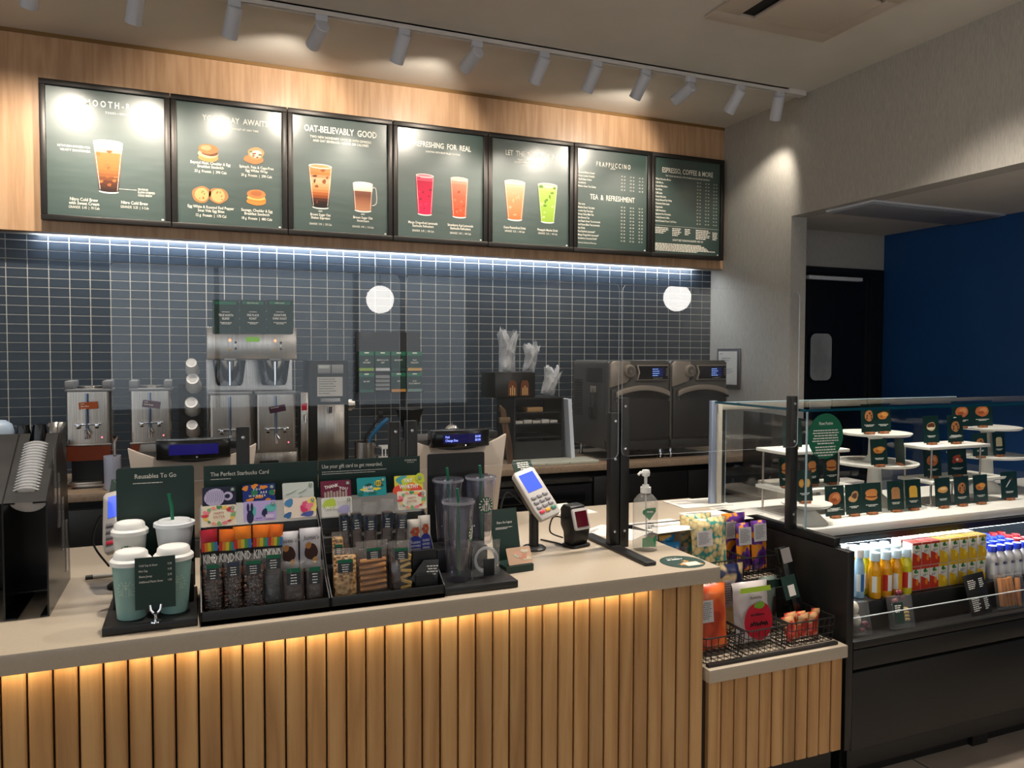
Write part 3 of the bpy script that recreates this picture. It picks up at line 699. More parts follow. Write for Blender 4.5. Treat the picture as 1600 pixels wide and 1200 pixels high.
# ================================================================== SNEEZE GUARDS
PLEX = clear('clear_acrylic_sheet', (.96, .965, .97), .01, ior=1.55)
PEDGE = pbr('acrylic_edge', '#c7d0d6', .15)
YG = 2.352
def guard(label, xa, xb, z0, z1, posts):
    g = thing('sneeze_guard', label, 'screen', ((xa+xb)/2, YG, CT)); w = (xb-xa)/2; z0 -= CT; z1 -= CT
    out = rrect(-w, w, z0, z1, .022)
    b = MB(PLEX); b.poly([(p[0], 0, p[1]) for p in out]); b.build('pane', g)
    b = MB(PEDGE); n = len(out)
    b.add([(p[0], -.0022, p[1]) for p in out]+[(p[0], .0022, p[1]) for p in out], [(i, (i+1) % n, n+(i+1) % n, n+i) for i in range(n)]); b.build('polished_edge', g)
    for x, zt, foot in posts:
        x -= (xa+xb)/2
        q = MB(BLACK); q.box0(x-.018, x+.018, .004, .034, 0 if not foot else .012, zt-CT); q.build('post', g, bevel=.002)
        c = MB(CHROME)
        for zz in (zt-CT-.03, (zt-CT)*.66, .06): c.lathe([(.0001, -.004), (.005, -.003), (.006, 0)], 10, (x, .004, zz), 'y', False)
        c.build('bolt_head', g, smooth=True)
        if foot:
            q = MB(BLACK); q.prism(rrect(x-.026, x+.018, -.24, .2, .008), 0, .012, 'z'); q.build('foot', g, bevel=.002)
guard('clear acrylic guard panel standing behind the gift card rack', -.213, .588, 1.242, 1.852, [(.124, 1.39, 0), (.575, 1.391, 0)])
guard('clear acrylic guard panel standing behind the clear tumblers and card reader', .611, 1.371, 1.240, 1.853, [(.628, 1.393, 0), (1.362, 1.40, 1)])
guard('clear acrylic guard panel standing between hand gel and pastry case', 1.385, 2.176, 1.246, 1.851, [(1.402, 1.452, 0), (2.166, 1.445, 0)])
# ================================================================== FRONT COUNTER: DISPLAYS
def P(px, py, Y): return at(px, py, Y=Y)
def emblem(b, cx, cz, r, y=-.0008, ground=None, ink=None):
    """round two-tailed crowned emblem, simplified: disc, crown star, face, waves and scaled tails"""
    ink = ink or WHITEP
    if ground: b.disc(cx, cz, r, r, y, 28, ground)
    y -= .0003
    def d(x, z, rx, rz): b.disc(cx+x*r, cz+z*r, rx*r, rz*r, y, 10, ink)
    st = [(cx+(.19 if k % 2 == 0 else .08)*r*math.sin(k*PI/5), y, cz+.74*r+(.19 if k % 2 == 0 else .08)*r*math.cos(k*PI/5)) for k in range(10)]
    b.poly(st, ink)
    b.poly([(cx-.3*r, y, cz+.38*r), (cx+.3*r, y, cz+.38*r), (cx+.38*r, y, cz+.62*r), (cx+.16*r, y, cz+.5*r), (cx, y, cz+.58*r), (cx-.16*r, y, cz+.5*r), (cx-.38*r, y, cz+.62*r)], ink)
    d(0, .16, .17, .2)
    for s_ in (-1, 1):
        for k in range(4):
            x0 = s_*(.24+.1*k); b.poly([(cx+x0*r, y, cz+(.3-.12*k)*r), (cx+(x0+s_*.05)*r, y, cz+(.3-.12*k)*r), (cx+(x0*.8+s_*.05)*r, y, cz-.72*r+.05*k*r), (cx+x0*.8*r, y, cz-.72*r+.05*k*r)][::s_], ink)
        for k in range(5):
            a = R(-38+26*k); b.poly([(cx+s_*r*rr*math.cos(aa), y, cz+r*rr*math.sin(aa)) for rr, aa in ((.7, a-.1), (.95, a-.16), (.95, a+.02), (.7, a+.02))][::s_], ink)
    for k in range(4): d(0, -.12-.18*k, .1, .05)

def cup_body(mat, r0, r1, h, inner=True):
    b = MB(mat)
    prof = [(.0001, .004), (r0-.004, .004), (r0-.002, 0), (r0, .002), (r1, h)]
    if inner: prof += [(r1-.0025, h), (r0-.002, .008), (.0001, .008)]
    return b.lathe(prof, 32, cap=False)
def hot_lid(r):
    return MB(WHITE).lathe([(r-.002, -.006), (r+.004, -.006), (r+.0045, .004), (r+.001, .008), (r-.003, .009), (r-.005, .022), (r-.009, .026), (r-.012, .022), (.0001, .020)], 32, cap=False)
def hot_cup(name, label, loc, col, r0, r1, h, ground, rz=0, er=.02, group=None):
    t = thing(name, label, 'cup', loc, rz, group)
    bd_ = cup_body(pbr('cup_'+col, col, .45), r0, r1, h).build('body', t, smooth=True)
    l = hot_lid(r1).build('lid', t, smooth=True); l.location = (0, 0, h)
    b = MB(WHITEP); tmp = MB(WHITEP); emblem(tmp, 0, 0, er, 0, ground, WHITEP if ground else pbr('emblem_faint', '#a9c3b4', .45))
    zc = h*.56
    for v in tmp.v:                          # wrap the print round the cup
        z = zc+v[2]; rr = r0+(r1-r0)*z/h+.0004-v[1]*.6; a = v[0]/rr
        b.v.append((rr*math.sin(a), -rr*math.cos(a), z))
    b.f, b.fm = tmp.f, tmp.fm; b.build('emblem', bd_)
    return t
# --- reusable cups tray
ZT = CT+.022; ZP = ZT+.0006
tray = tag(MB(BLACK).box0(-.217, -.003, 2.062, 2.345, CT, ZT).build('display_tray', bevel=.003), 'black display tray under the reusable hot cups', 'tray')
MB(BLACK).box0(-.205, -.012, 2.20, 2.335, ZT, ZT+.075).build('riser', tray, bevel=.002)
sg = thing('reusables_sign', 'dark green board headed Reusables To Go behind the white cups', 'sign', (-.101, 2.338, ZP))
xa, zt = P(181, 733, 2.338).x, P(181, 733, 2.338).z-ZT; xb = P(303, 727, 2.338).x; w = (xb-xa)/2; cx = (xa+xb)/2+.101
MB(DKGREEN).prism(rrect(cx-w, cx+w, 0, zt, .008), 0, .004).build('board', sg)
b = MB(PRINT); type_line(b, 'Reusables To Go', cx, zt-.03, .0125, 'C', xs=.85, bold=.008); greek(b, cx-w*.58, zt-.042, w*1.16, .0022, 1, rt, PRINT); stuff(b.build('lettering', sg))
MINT = '#86aaa3'
CH, C0, C1 = .142, .033, .0435
c = at(213, 957, Z=ZT); hot_cup('reusable_cup', 'pale green reusable hot cup with white lid beside the pen', (c.x-.008, 2.123, ZP), MINT, C0, C1, CH, None, -14, .024)
c = at(268, 946, Z=ZT); hot_cup('reusable_cup', 'pale green reusable hot cup with white lid beside the chocolate bean bags', (c.x+.008, 2.137, ZP), MINT, C0, C1, CH, None, 12, .024)
c = P(203, 850, 2.265); hot_cup('reusable_cup', 'white reusable hot cup with white lid and round green emblem', (c.x, 2.265, ZP+.075), '#dcdcd6', C0*.97, C1*.95, .112, GREEN, -8, .019)
t = thing('reusable_cold_cup', 'frosted white cold cup with flat lid and green straw', 'cup', (P(273, 850, 2.255).x, 2.255, ZP+.075))
cup_body(pbr('frosted_cup', '#c9cdd2', .4), .033, .048, .125).build('body', t, smooth=True)
MB(pbr('frosted_lid', '#d5d9de', .3)).lathe([(.0001, .012), (.040, .012), (.044, .006), (.052, .006), (.0525, -.003), (.049, -.004)], 32, (0, 0, .125), cap=False).build('lid', t, smooth=True)
MB(STRAW).tube([(0, 0, .02), (-.006, 0, .17), (-.013, 0, .208)], .0045, 10).build('straw', t)
b = MB(); tmp = MB(); emblem(tmp, 0, 0, .021, 0, GREEN)
for v in tmp.v:
    z = .055+v[2]; rr = .033+.015*z/.125+.0005-v[1]*.6; a = v[0]/rr; b.v.append((rr*math.sin(a), -rr*math.cos(a), z))
b.f, b.fm = tmp.f, tmp.fm; b.build('emblem', t)
pc = thing('price_card', 'small green price card on a silver clip between the mint cups', 'sign', (P(244, 960, 2.085).x, 2.07, ZP))
z0, z1 = P(244, 948, 2.085).z-ZT, P(244, 868, 2.085).z-ZT; w = .0455
MB(DKGREEN).box0(-w, w, 0, .0015, z0, z1).build('card', pc)
b = MB(PRINT)
for i, (s, n) in enumerate((('Cold Cup & Straw', '5.95'), ('Hot Cup', '3.95'), ('Sleeve Jersey', '2.95'), ('Additional Plastic Straw', '1.50'))):
    type_line(b, s, -w*.8, z1-.022-i*.0135, .0052, 'L', xs=.75, bold=.01, res=1); type_line(b, n, w*.82, z1-.0215-i*.0135, .0052, 'R', xs=.75, bold=.01, res=1)
stuff(b.build('lettering', pc))
MB(CHROME).lathe([(.013, 0), (.012, .003), (.004, .008), (.004, .016), (.009, .022), (.0001, .026)], 16, (0, -.008, 0), cap=False).build('clip_stem', pc, smooth=True)
q = MB(CHROME)
for s_ in (-1, 1): q.tube([(0, -.008, .018), (s_*.01, -.006, .03), (s_*.012, -.004, .042)], .0035, 8)
q.build('clip_jaw', pc, smooth=True)
pen = thing('marker_pen', 'grey marker pen with black cap lying on the counter by the tray', 'pen', tuple(at(160, 903, Z=CT)), 4)
MB(pbr('pen_grey', '#a9a6a0', .4)).cyl((.012, 0, .0065), .0065, .075, 12, 'x').build('barrel', pen)
MB(BLACK).cyl((-.035, 0, .0065), .0068, .02, 12, 'x').build('cap', pen)

# --- gift card rack and snack bins
YF = 2.05
rk = thing('gift_card_rack', 'black stepped counter rack with green header boards for gift cards', 'rack', (0, 0, CT))
for xa, xb in ((.004, .3225), (.3255, .640)):
    MB(BLACK).box0(xa, xb, YF, 2.338, 0, .012).build('base_tray', rk)
    MB(BLACK).box0(xa, xb, YF, YF+.004, 0, .036).build('front_lip', rk, bevel=.001)
    for x in (xa, xb-.003): MB(BLACK).prism([(YF, 0), (2.33, 0), (2.33, .25), (2.24, .20), (YF+.07, .075), (YF, .036)], x, x+.003, 'x').build('side_panel', rk)
    MB(BLACK).box0(xa+.003, xb-.003, 2.145, 2.19, .012, .088).build('step', rk)
    MB(BLACK).prism([(2.19, .012), (2.33, .012), (2.33, .255), (2.262, .205), (2.255, .17), (2.222, .155), (2.215, .13), (2.19, .12)], xa+.003, xb-.003, 'x').build('card_step', rk)
    for yy, zz in ((2.198, .126), (2.238, .168)): MB(pbr('shelf_strip_grey', '#45423f', .4)).box0(xa+.003, xb-.003, yy, yy+.003, zz-.012, zz+.012).build('card_strip', rk)
hz0, hz1 = .19, P(497, 720, 2.335).z-CT
b = MB(PRINT)
for k, (xa, xb, rr) in enumerate(((P(318, 727, 2.335).x, P(497, 720, 2.335).x-.001, 0), (P(497, 720, 2.335).x+.001, P(656, 711, 2.335).x, 0))):
    MB(DKGREEN).box0(xa, xb, 2.335, 2.339, hz0, hz1).build('header_board', rk)
    if k == 0:
        type_line(b, 'The Perfect Starbucks Card', xa+.018, hz1-.030, .0115, 'L', 2.3344, xs=.86, bold=.01); greek(b, xa+.018, hz1-.038, .085, .002, 1, rt, PRINT, y=2.3344)
    else:
        type_line(b, 'Use your gift card to get rewarded.', xa+.010, hz1-.024, .0115, 'L', 2.3344, xs=.78, bold=.008); greek(b, xa+.010, hz1-.034, .24, .002, 2, rt, PRINT, y=2.3344, gap=3.2)
        type_line(b, 'STARBUCKS', xb-.030, hz1-.014, .005, 'C', 2.3344, xs=1., bold=.015); type_line(b, 'REWARDS', xb-.030, hz1-.020, .0035, 'C', 2.3344, xs=1.)
stuff(b.build('lettering', rk))
# gift cards
CW, CHT = .0865, .0545
def card(label, x0, x1, ytop, Y, base, art):
    c = P((x0+x1)/2, ytop, Y)
    t = thing('gift_card', label, 'gift card', (c.x, Y, c.z-CHT), 0, None); t.rotation_euler = (R(-14), 0, R(random.uniform(-1.5, 1.5)))
    w = CW/2; MB(flat(base)).prism(rrect(-w, w, 0, CHT, .004), 0, .001).build('card', t)
    b = MB(); art(b, w, CHT); emblem(b, w-.009, CHT-.009, .0052, -.0012, GREEN if base not in ('#006241',) else WHITEP)
    stuff(b.build('card_print', t))
D = lambda b, x, z, rx, rz, c, y=-.0004, wob=0., seed=0: b.disc(x, z, rx, rz, y, 18, flat(c), wob, seed)
def art_mug(b, w, h):
    D(b, -.012, .026, .027, .024, '#b9b0cf', wob=.03); D(b, .022, .028, .013, .012, '#b9b0cf', -.0003); D(b, .021, .028, .007, .006, '#20233c', -.0005)
    for k in range(9): b.tube([(-.034+k*.0055, -.0006, .012+.003*(k % 2)), (-.03+k*.0055, -.0006, .028), (-.034+k*.0055, -.0006, .044)], .0004, 4, flat('#6d6590'))
def art_wonder(b, w, h):
    for k in range(7): D(b, -.036+k*.012, (.045, .012, .05, .02, .046, .008, .03)[k], .009, .006, '#e08a33', wob=.2, seed=k)
    D(b, -.012, .032, .009, .009, '#2d7a5a', -.0005); D(b, .034, .03, .008, .008, '#2d7a5a', -.0005)
    type_line(b, 'Y O U', -.006, .038, .006, 'C', -.0009, WHITEP, bold=.02, res=1); type_line(b, 'A R E', .012, .029, .006, 'C', -.0009, WHITEP, bold=.02, res=1); type_line(b, 'W O N D E R', -.005, .020, .006, 'C', -.0009, WHITEP, bold=.01, res=1)
def art_white(b, w, h):
    for x, z, r_ in ((-.02, .028, .014), (.012, .03, .011), (.0, .012, .008)): b.tube(smooth_path([(x-r_, -.0006, z-.004), (x, -.0006, z), (x+r_, -.0006, z+.007)], 4), .0007, 4, flat('#b4beb6'))
def art_thanks(b, w, h):
    for k in range(8): b.rect(-.034+k*.0085, -.028+k*.0085, 0, .022+.002*(k % 3), -.0004, flat('#a9968f'))
    type_line(b, 'THANK', -.012, .034, .009, 'C', -.0008, WHITEP, bold=.02, res=1, rot=9); type_line(b, 'YOU', .02, .026, .009, 'C', -.0008, WHITEP, bold=.02, res=1, rot=-9)
def art_good(b, w, h):
    for k in range(6): D(b, -.034+k*.012, .008+.012*(k % 3), .010, .005, ['#1d6c5f', '#e0cc3e', '#164f4a'][k % 3], wob=.2, seed=k)
    D(b, .02, .036, .011, .009, '#e6d24a', -.0006); 
    for k in range(4): b.rect(.012+k*.005, .0145+k*.005, .03, .042, -.0009, flat('#20242a'))
    type_line(b, 'GOOD', -.012, .022, .0075, 'C', -.0012, WHITEP, bold=.03, res=1); type_line(b, 'THINGS', -.010, .0125, .0065, 'C', -.0012, WHITEP, bold=.03, res=1)
def art_yay(b, w, h):
    for k, c in enumerate(('#e2503c', '#4aa0a8', '#c5cf3a', '#e98a2e', '#e2503c', '#b7c63a')): D(b, -.034+k*.0138, (.012, .042, .036, .02, .012, .045)[k], .016, .014, c, -.0004-.00003*k, .12, k)
    type_line(b, 'YAY', -.002, .034, .011, 'C', -.0009, WHITEP, bold=.03, res=1); type_line(b, 'WORTHY', .0, .016, .0115, 'C', -.0009, WHITEP, bold=.03, xs=.8, res=1)
def art_easter(b, w, h):
    rr = random.Random(2)
    for k in range(16):
        a = 6.28*k/16; D(b, .036*math.cos(a), h/2+.022*math.sin(a), rr.uniform(.004, .008), rr.uniform(.003, .007), ['#7faf78', '#e8838d', '#cf3d44', '#f0c24f', '#4f8a5d', '#f29a86'][k % 6], -.0004-.00002*k, .2, k)
    type_line(b, 'HAPPY', 0, .030, .0068, 'C', -.001, flat('#a33b3b'), res=1); type_line(b, 'EASTER', 0, .020, .0068, 'C', -.001, flat('#a33b3b'), res=1)
def art_lilac(b, w, h):
    D(b, .028, .034, .018, .010, '#5fb7b6', wob=.1); D(b, -.018, .026, .009, .012, '#5fb7b6', -.0003, .1); D(b, -.026, .012, .009, .018, '#1b2447', -.0006)
    for s_ in (-1, 1): D(b, -.026+s_*.005, .038, .0035, .012, '#1b2447', -.0007)
    D(b, .012, .022, .008, .010, '#1b2447', -.0006, .12); b.rect(.014, .036, .006, .016, -.0009, flat('#cfc4e4')); b.rect(-.012, .004, .006, .009, -.001, flat('#7a6fc0'))
def art_peony(b, w, h):
    D(b, -.03, .042, .013, .010, '#4b86b9', wob=.15); D(b, -.034, .008, .012, .007, '#36679c', wob=.2); D(b, .03, .03, .018, .022, '#f0da7e', -.0002, .1)
    for k in range(9):
        a = k*2.4; D(b, .015+.013*math.cos(a)*(k/9), .026+.012*math.sin(a)*(k/9)+.002, .0085, .0075, ['#e0567f', '#d4386c', '#f07f9c'][k % 3], -.0006-.00003*k, .18, k)
    D(b, .02, .008, .02, .006, '#4d5aa5', -.0004, .2)
def art_word(b, w, h):
    D(b, -.02, .036, .02, .014, '#b6cc48', wob=.1); D(b, .02, .018, .018, .012, '#a7a0d8', -.0003, .1); type_line(b, 'WOW', -.014, .020, .010, 'C', -.001, WHITEP, bold=.03, res=1)
Y1, Y2 = 2.236, 2.196
for args in (('navy gift card with a lilac mug drawing', 316, 369, 761, Y1, '#20233c', art_mug), ('deep blue gift card with orange leaves reading you are wonder', 378, 432, 757, Y1, '#17307a', art_wonder),
             ('plain pale grey gift card with faint leaf lines', 440, 493, 754, Y1, '#c6cdc8', art_white), ('maroon gift card reading thank you', 500, 551, 751, Y1, '#6b1f3c', art_thanks),
             ('teal gift card with a bee reading good things', 556, 607, 746, Y1, '#1f8f97', art_good), ('multicolour gift card reading yay worthy', 615, 664, 743, Y1, '#d9d04a', art_yay),
             ('floral cream gift card reading happy Easter', 314, 371, 790, Y2, '#e9dfc6', art_easter), ('lilac gift card with navy figures and teal shapes', 380, 433, 783, Y2, '#b7a7dd', art_lilac),
             ('gift card with pink peony bouquet and blue corner', 443, 496, 778, Y2, '#e9d8c9', art_peony), ('lime and violet gift card behind the chocolate stick bags', 501, 553, 777, Y2, '#d7d4cf', art_word),
             ('floral cream gift card in front of the yay card', 620, 669, 767, Y2, '#e4dcc6', art_easter)):
    card(*args)
# --- snack packs
FILM = clear('crinkled_clear_film', (.95, .95, .95), .07, .9, 55., ior=1.5, haze=.05)
def pillow(b, w, h, d, mat, nx=8, nz=12, crimp=.07, wr=.0, seed=0, base_flat=True, wob=.0, fray=0.):
    """a filled bag standing on its lower seam: two faces bulging between crimped ends"""
    vs = []; fs = []
    rr = random.Random(seed); o = Vector((rr.uniform(0, 50), rr.uniform(0, 50), rr.uniform(0, 50)))
    def pt(i, k, s_):
        u = -1+2*i/nx; t = k/nz
        tp = min(1, t/.16) if base_flat else min(1, t/crimp/1.5); tq = min(1, (1-t)/(.22 if base_flat else crimp*2.2))
        bz = math.sin(min(1, tp)*PI/2)**.6*math.sin(max(0., tq)*PI/2)**.8
        bx = (1-abs(u)**3.2)
        y = s_*d/2*bz*bx
        n = mnoise.noise(Vector((u*2.2, t*3.2, s_*.7))+o)*wr+mnoise.noise(Vector((u*6, t*9, s_))+o)*wr*.5
        x = u*w/2*(1-.05*math.sin(PI*t))+wob*w*mnoise.noise(Vector((t*2, 7, 3))+o)
        fz = 0
        if fray: k2 = max(0, t-.45)/.55; fz = fray*h*k2*(mnoise.noise(Vector((u*2.6, 3, s_*.4))+o)+.6*mnoise.noise(Vector((u*7, 9, s_))+o)); x *= 1+.35*k2*k2; y += s_*.02*k2*mnoise.noise(Vector((u*5, t*5, s_*3))+o)
        return (x, y+n*(.3+.7*bz), t*h+fz)
    for s_ in (-1, 1):
        for k in range(nz+1):
            for i in range(nx+1): vs.append(pt(i, k, s_))
    m = (nx+1)*(nz+1)
    for s_ in range(2):
        for k in range(nz):
            for i in range(nx):
                a = s_*m+k*(nx+1)+i; q = (a, a+1, a+nx+2, a+nx+1); fs.append(q if s_ == 0 else q[::-1])
    b.add(vs, fs, mat); return b
def label_patch(b, w, h, zc, y, lines, rnd, top=GREEN, base=None):
    base = base or pbr('label_black', '#101418', .4)
    b.box0(-w/2, w/2, y-.0008, y, zc-h/2, zc+h/2, base)
    if top: b.rect(-w/2, w/2, zc+h*.24, zc+h/2, y-.001, top)
    for i in range(lines):
        z = zc+h*.12-i*h*.17; greek(b, 0, z, w*.72, h*.055, 1, rnd, WHITEP, 'C', y-.0012)
def place(px0, px1, ptop, pbot, Y):
    a, c = P((px0+px1)/2, pbot, Y), P((px0+px1)/2, ptop, Y)
    return a.x, a.z, P(px1, pbot, Y).x-P(px0, pbot, Y).x, c.z-a.z
def zbase(Y): return CT+.0148 if Y < 2.145 else CT+.091
def clear_bag(name, label, cat, box, Y, fill, lab, d=.03, group=None, lean=-7, fillh=.7):
    x0, x1, yt, yb = box; x, z, w, h = place(x0, x1, yt, yb, Y); z = zbase(Y); h = P((x0+x1)/2, yt, Y).z-z
    t = thing(name, label, cat, (x, Y, z), 0, group); t.rotation_euler = (R(lean), 0, R(random.uniform(-5, 5)))
    fill(t, w*.88, h*fillh, d*.8)
    b = MB(FILM); pillow(b, w, h, d*1.12, FILM, wr=.006, seed=x0); b.build('bag', t, smooth=True, ang=80)
    q = MB(); lw, lh, lz, tp = lab; label_patch(q, w*lw, h*lh, h*lz, -d*.6, 4, random.Random(x0), tp); stuff(q.build('label', t))
    return t
BEAN = noisy('dark_chocolate', [(.3, '#2a1710'), (.7, '#4a2d22')], nscale=40., rough=.16, spec=.8)
BARK = noisy('cocoa_slab', [(.3, '#2c1d18'), (.7, '#4a352c')], (1, 1, 3), 30., rough=.5, bmp=.4)
CRISP = noisy('rice_crisp', [(.2, '#8a5a2c'), (.5, '#c8955a'), (.8, '#e3bd86')], nscale=95., kind='Voronoi', rough=.6, bmp=.9, bdist=.01)
WAFF = noisy('caramel_wafer', [(.3, '#8f5520'), (.6, '#b97a33'), (.8, '#cf9550')], (3, 3, 46), 5., rough=.5, bmp=.5)
CRACK = noisy('golden_biscuit', [(.3, '#b98a3d'), (.7, '#dcb869')], nscale=30., rough=.6, bmp=.2)
def fill_beans(t, w, h, d):
    rr = random.Random(int(w*1e5)); b = MB(BEAN); k = 0
    z = .008
    while z < h:
        n = 5
        for i in range(n):
            b.sphere((-w/2+w*(i+.5+rr.uniform(-.2, .2))/n, rr.uniform(-.4, .1)*d, z+rr.uniform(-.002, .002)), .0058+rr.uniform(0, .0016), 7, 5)
        z += .0085
    stuff(b.build('chocolate_beans', t, smooth=True, ang=80))
def fill_slab(mat, name):
    def f(t, w, h, d): 
        b = MB(mat); pillow(b, w*.95, h, d*.9, mat, 6, 8, wr=.002, seed=int(w*1e5)); b.build(name, t, smooth=True, ang=60)
    return f
def fill_block(mat, name):
    def f(t, w, h, d): MB(mat).box0(-w/2, w/2, -d/2, d/2, .004, h).build(name, t, bevel=.004)
    return f
def fill_wafers(t, w, h, d):
    rr = random.Random(4)
    for k in range(6): MB(WAFF, T(0, -d*.1, .012+k*(h-.02)/6) @ RX(-28) @ RZ(rr.uniform(-12, 12))).box0(-w*.46, w*.46, -d*.45, d*.45, 0, .011).build('wafer', t, bevel=.003)
def fill_thins(t, w, h, d):
    rr = random.Random(8)
    MB(BEAN).box0(-w*.48, -.002, -d/2, d/2, .004, h*.86).build('chocolate_half', t, bevel=.004)
    for k in range(7): MB(CRACK, T(w*.22, 0, .01+k*h/8.) @ RY(rr.uniform(-22, 22))).box0(-w*.27, w*.27, -d*.46, d*.46, 0, .009).build('biscuit', t, bevel=.002)
G1 = 'clear snack bags in the front of the counter rack'
YFR = 2.098
clear_bag('bean_bag', 'clear bag of chocolate coated beans beside the mint cup', 'snack bag', (318, 349, 871, 968), YFR, fill_beans, (.62, .26, .74, GREEN), .03, G1)
clear_bag('bean_bag', 'clear bag of chocolate coated beans with dark blue label', 'snack bag', (350, 380, 868, 964), YFR, fill_beans, (.66, .24, .76, pbr('label_navy', '#182440', .4)), .03, G1)
clear_bag('bean_bag', 'clear bag of chocolate coated beans with a second label at the foot', 'snack bag', (380, 413, 866, 960), YFR, fill_beans, (.7, .24, .76, GREEN), .03, G1)
clear_bag('dark_snack_bag', 'dark bag of chocolate pieces between the bean bag and cocoa bars', 'snack bag', (411, 444, 858, 954), YFR, fill_slab(pbr('dark_foil', '#1b1a1c', .3), 'dark_pieces'), (.7, .24, .78, GREEN), .03, G1, fillh=.66)
clear_bag('cocoa_bar_bag', 'clear pack holding a cocoa bar beside the dark bag', 'snack bag', (441, 477, 878, 952), YFR, fill_block(BARK, 'cocoa_bar'), (.6, .38, .66, GREEN), .026, G1, fillh=.8)
clear_bag('cocoa_bar_bag', 'clear pack holding a cocoa bar beside the crisp rice bar', 'snack bag', (477, 507, 877, 948), YFR, fill_block(BARK, 'cocoa_bar'), (.6, .4, .66, GREEN), .026, G1, fillh=.8)
clear_bag('rice_bar_bag', 'clear pack holding a crisp rice bar standing low in front', 'snack bag', (520, 559, 858, 940), YFR, fill_block(CRISP, 'rice_bar'), (.6, .26, .66, GREEN), .03, G1, fillh=.86)
clear_bag('wafer_bag', 'clear bag of stacked caramel wafers', 'snack bag', (558, 609, 846, 936), YFR, fill_wafers, (.46, .2, .78, GREEN), .04, G1, fillh=.74)
clear_bag('biscuit_bag', 'clear bag of chocolate pieces and golden biscuits', 'snack bag', (608, 645, 846, 928), YFR, fill_thins, (.56, .22, .76, GREEN), .034, G1, fillh=.84)
clear_bag('rice_bar_bag', 'clear pack holding a crisp rice bar on the step beside the white pouches', 'snack bag', (519, 538, 832, 880), 2.151, fill_block(CRISP, 'rice_bar'), (.66, .3, .5, GREEN), .026, G1, fillh=.86)
# wrapped bars: KIND in a row
def bar(label, x0, x1, yt, foil, lean, text='KIND'):
    x, z, w, h = place(x0, x1, yt, 880, 2.159); z = CT+.091; h = P((x0+x1)/2, yt, 2.159).z-z; w *= 1.08
    t = thing('wrapped_bar', label, 'snack bar', (x, 2.159, z)); t.rotation_euler = (R(-5), R(lean), 0)
    b = MB(flat(foil)); pillow(b, w, h, .018, flat(foil), 6, 10, wr=.003, seed=x0, base_flat=False); b.build('wrapper', t, smooth=True, ang=70)
    q = MB(); y = -.0108; q.box0(-w*.47, w*.47, y, y+.002, h*.02, h*.74, flat('#17120f'))
    for k, c in enumerate(('#d8382c', '#e8912c', '#e9cf3a', '#5aa05a', '#4a7fc0')): q.rect(-w*.47+k*w*.188, -w*.47+(k+1)*w*.188, h*.56, h*.74, y-.0004, flat(c))
    type_line(q, text, 0, h*.33, h*.17, 'C', y-.0006, WHITEP, bold=.03, width=w*.84, res=1); q.rect(-w*.47, w*.47, h*.02, h*.2, y-.0004, flat('#a8623a'))
    q.build('wrapper_print', t)
bar('red topped wrapped nut bar reading KIND', 318, 343, 828, '#a3152b', -3)
bar('orange wrapped nut bar reading KIND beside the red one', 340, 366, 828, '#dd6a17', 3)
bar('orange wrapped nut bar reading KIND in the middle of the row', 367, 394, 823, '#e07a1c', -1)
bar('orange wrapped nut bar reading KIND fourth along from the red bar', 394, 420, 821, '#e5741a', 2)
bar('orange wrapped nut bar reading KIND next to the white pouches', 416, 438, 820, '#e0691a', 4)
def pouch_white(label, x0, x1, yt):
    x, z, w, h = place(x0, x1, yt, 880, 2.158); z = CT+.091; h = P((x0+x1)/2, yt, 2.158).z-z
    t = thing('white_pouch', label, 'snack bag', (x, 2.164, z)); t.rotation_euler = (R(-5), 0, R(2))
    b = MB(flat('#c9c6cc')); pillow(b, w, h, .022, flat('#c9c6cc'), 6, 10, wr=.003, seed=x0, base_flat=False); b.build('wrapper', t, smooth=True, ang=70)
    q = MB(); y = -.0135; type_line(q, "Justin's", 0, h*.72, h*.1, 'C', y, flat('#2c211c'), width=w*.72, slant=.2, res=1)
    q.disc(0, h*.42, w*.3, h*.21, y, 20, flat('#3a1a12'), .04, 3); q.disc(-w*.12, h*.58, w*.13, h*.09, y-.0003, 12, flat('#b87a3e'), .1, 1); q.disc(w*.16, h*.2, w*.12, h*.09, y-.0003, 12, flat('#d8a760'), .1, 2); q.build('wrapper_print', t)
pouch_white("white pouch reading Justin's beside the orange bars", 434, 468, 832)
pouch_white("white pouch reading Justin's beside the crisp rice bar", 469, 503, 826)
# chocolate sticks in tall film
def stick(label, x0, x1, yt, lean):
    Y = 2.16; c = P((x0+x1)/2, yt, Y); z = CT+.091; h = (c.z-z); w = P(x1, yt, Y).x-P(x0, yt, Y).x
    t = thing('chocolate_stick_bag', label, 'snack bag', (P((x0+x1)/2-lean*.9, 850, Y).x, Y, z)); t.rotation_euler = (R(-3), R(lean), 0)
    MB(BARK).box0(-w*.36, w*.36, -.008, .008, .004, h*.8).build('chocolate_stick', t, bevel=.004)
    b = MB(FILM); pillow(b, w*.92, h, .026, FILM, 6, 10, wr=.006, seed=x0); b.build('film', t, smooth=True, ang=80)
    q = MB(); label_patch(q, w*.74, h*.24, h*.66, -.0105, 4, random.Random(x0), None, flat('#17293c')); stuff(q.build('label', t))
for i, a in enumerate(((530, 548, 783, -3), (547, 568, 781, -2), (567, 592, 785, 0), (594, 616, 780, 2), (617, 638, 784, 3))):
    stick(('chocolate stick in clear film leaning out nearest the lime gift card', 'chocolate stick in clear film, second from the lime gift card', 'chocolate stick in clear film in the middle of the fan', 'chocolate stick in clear film, second from the flower pouches', 'chocolate stick in clear film leaning towards the flower pouches')[i], *a)
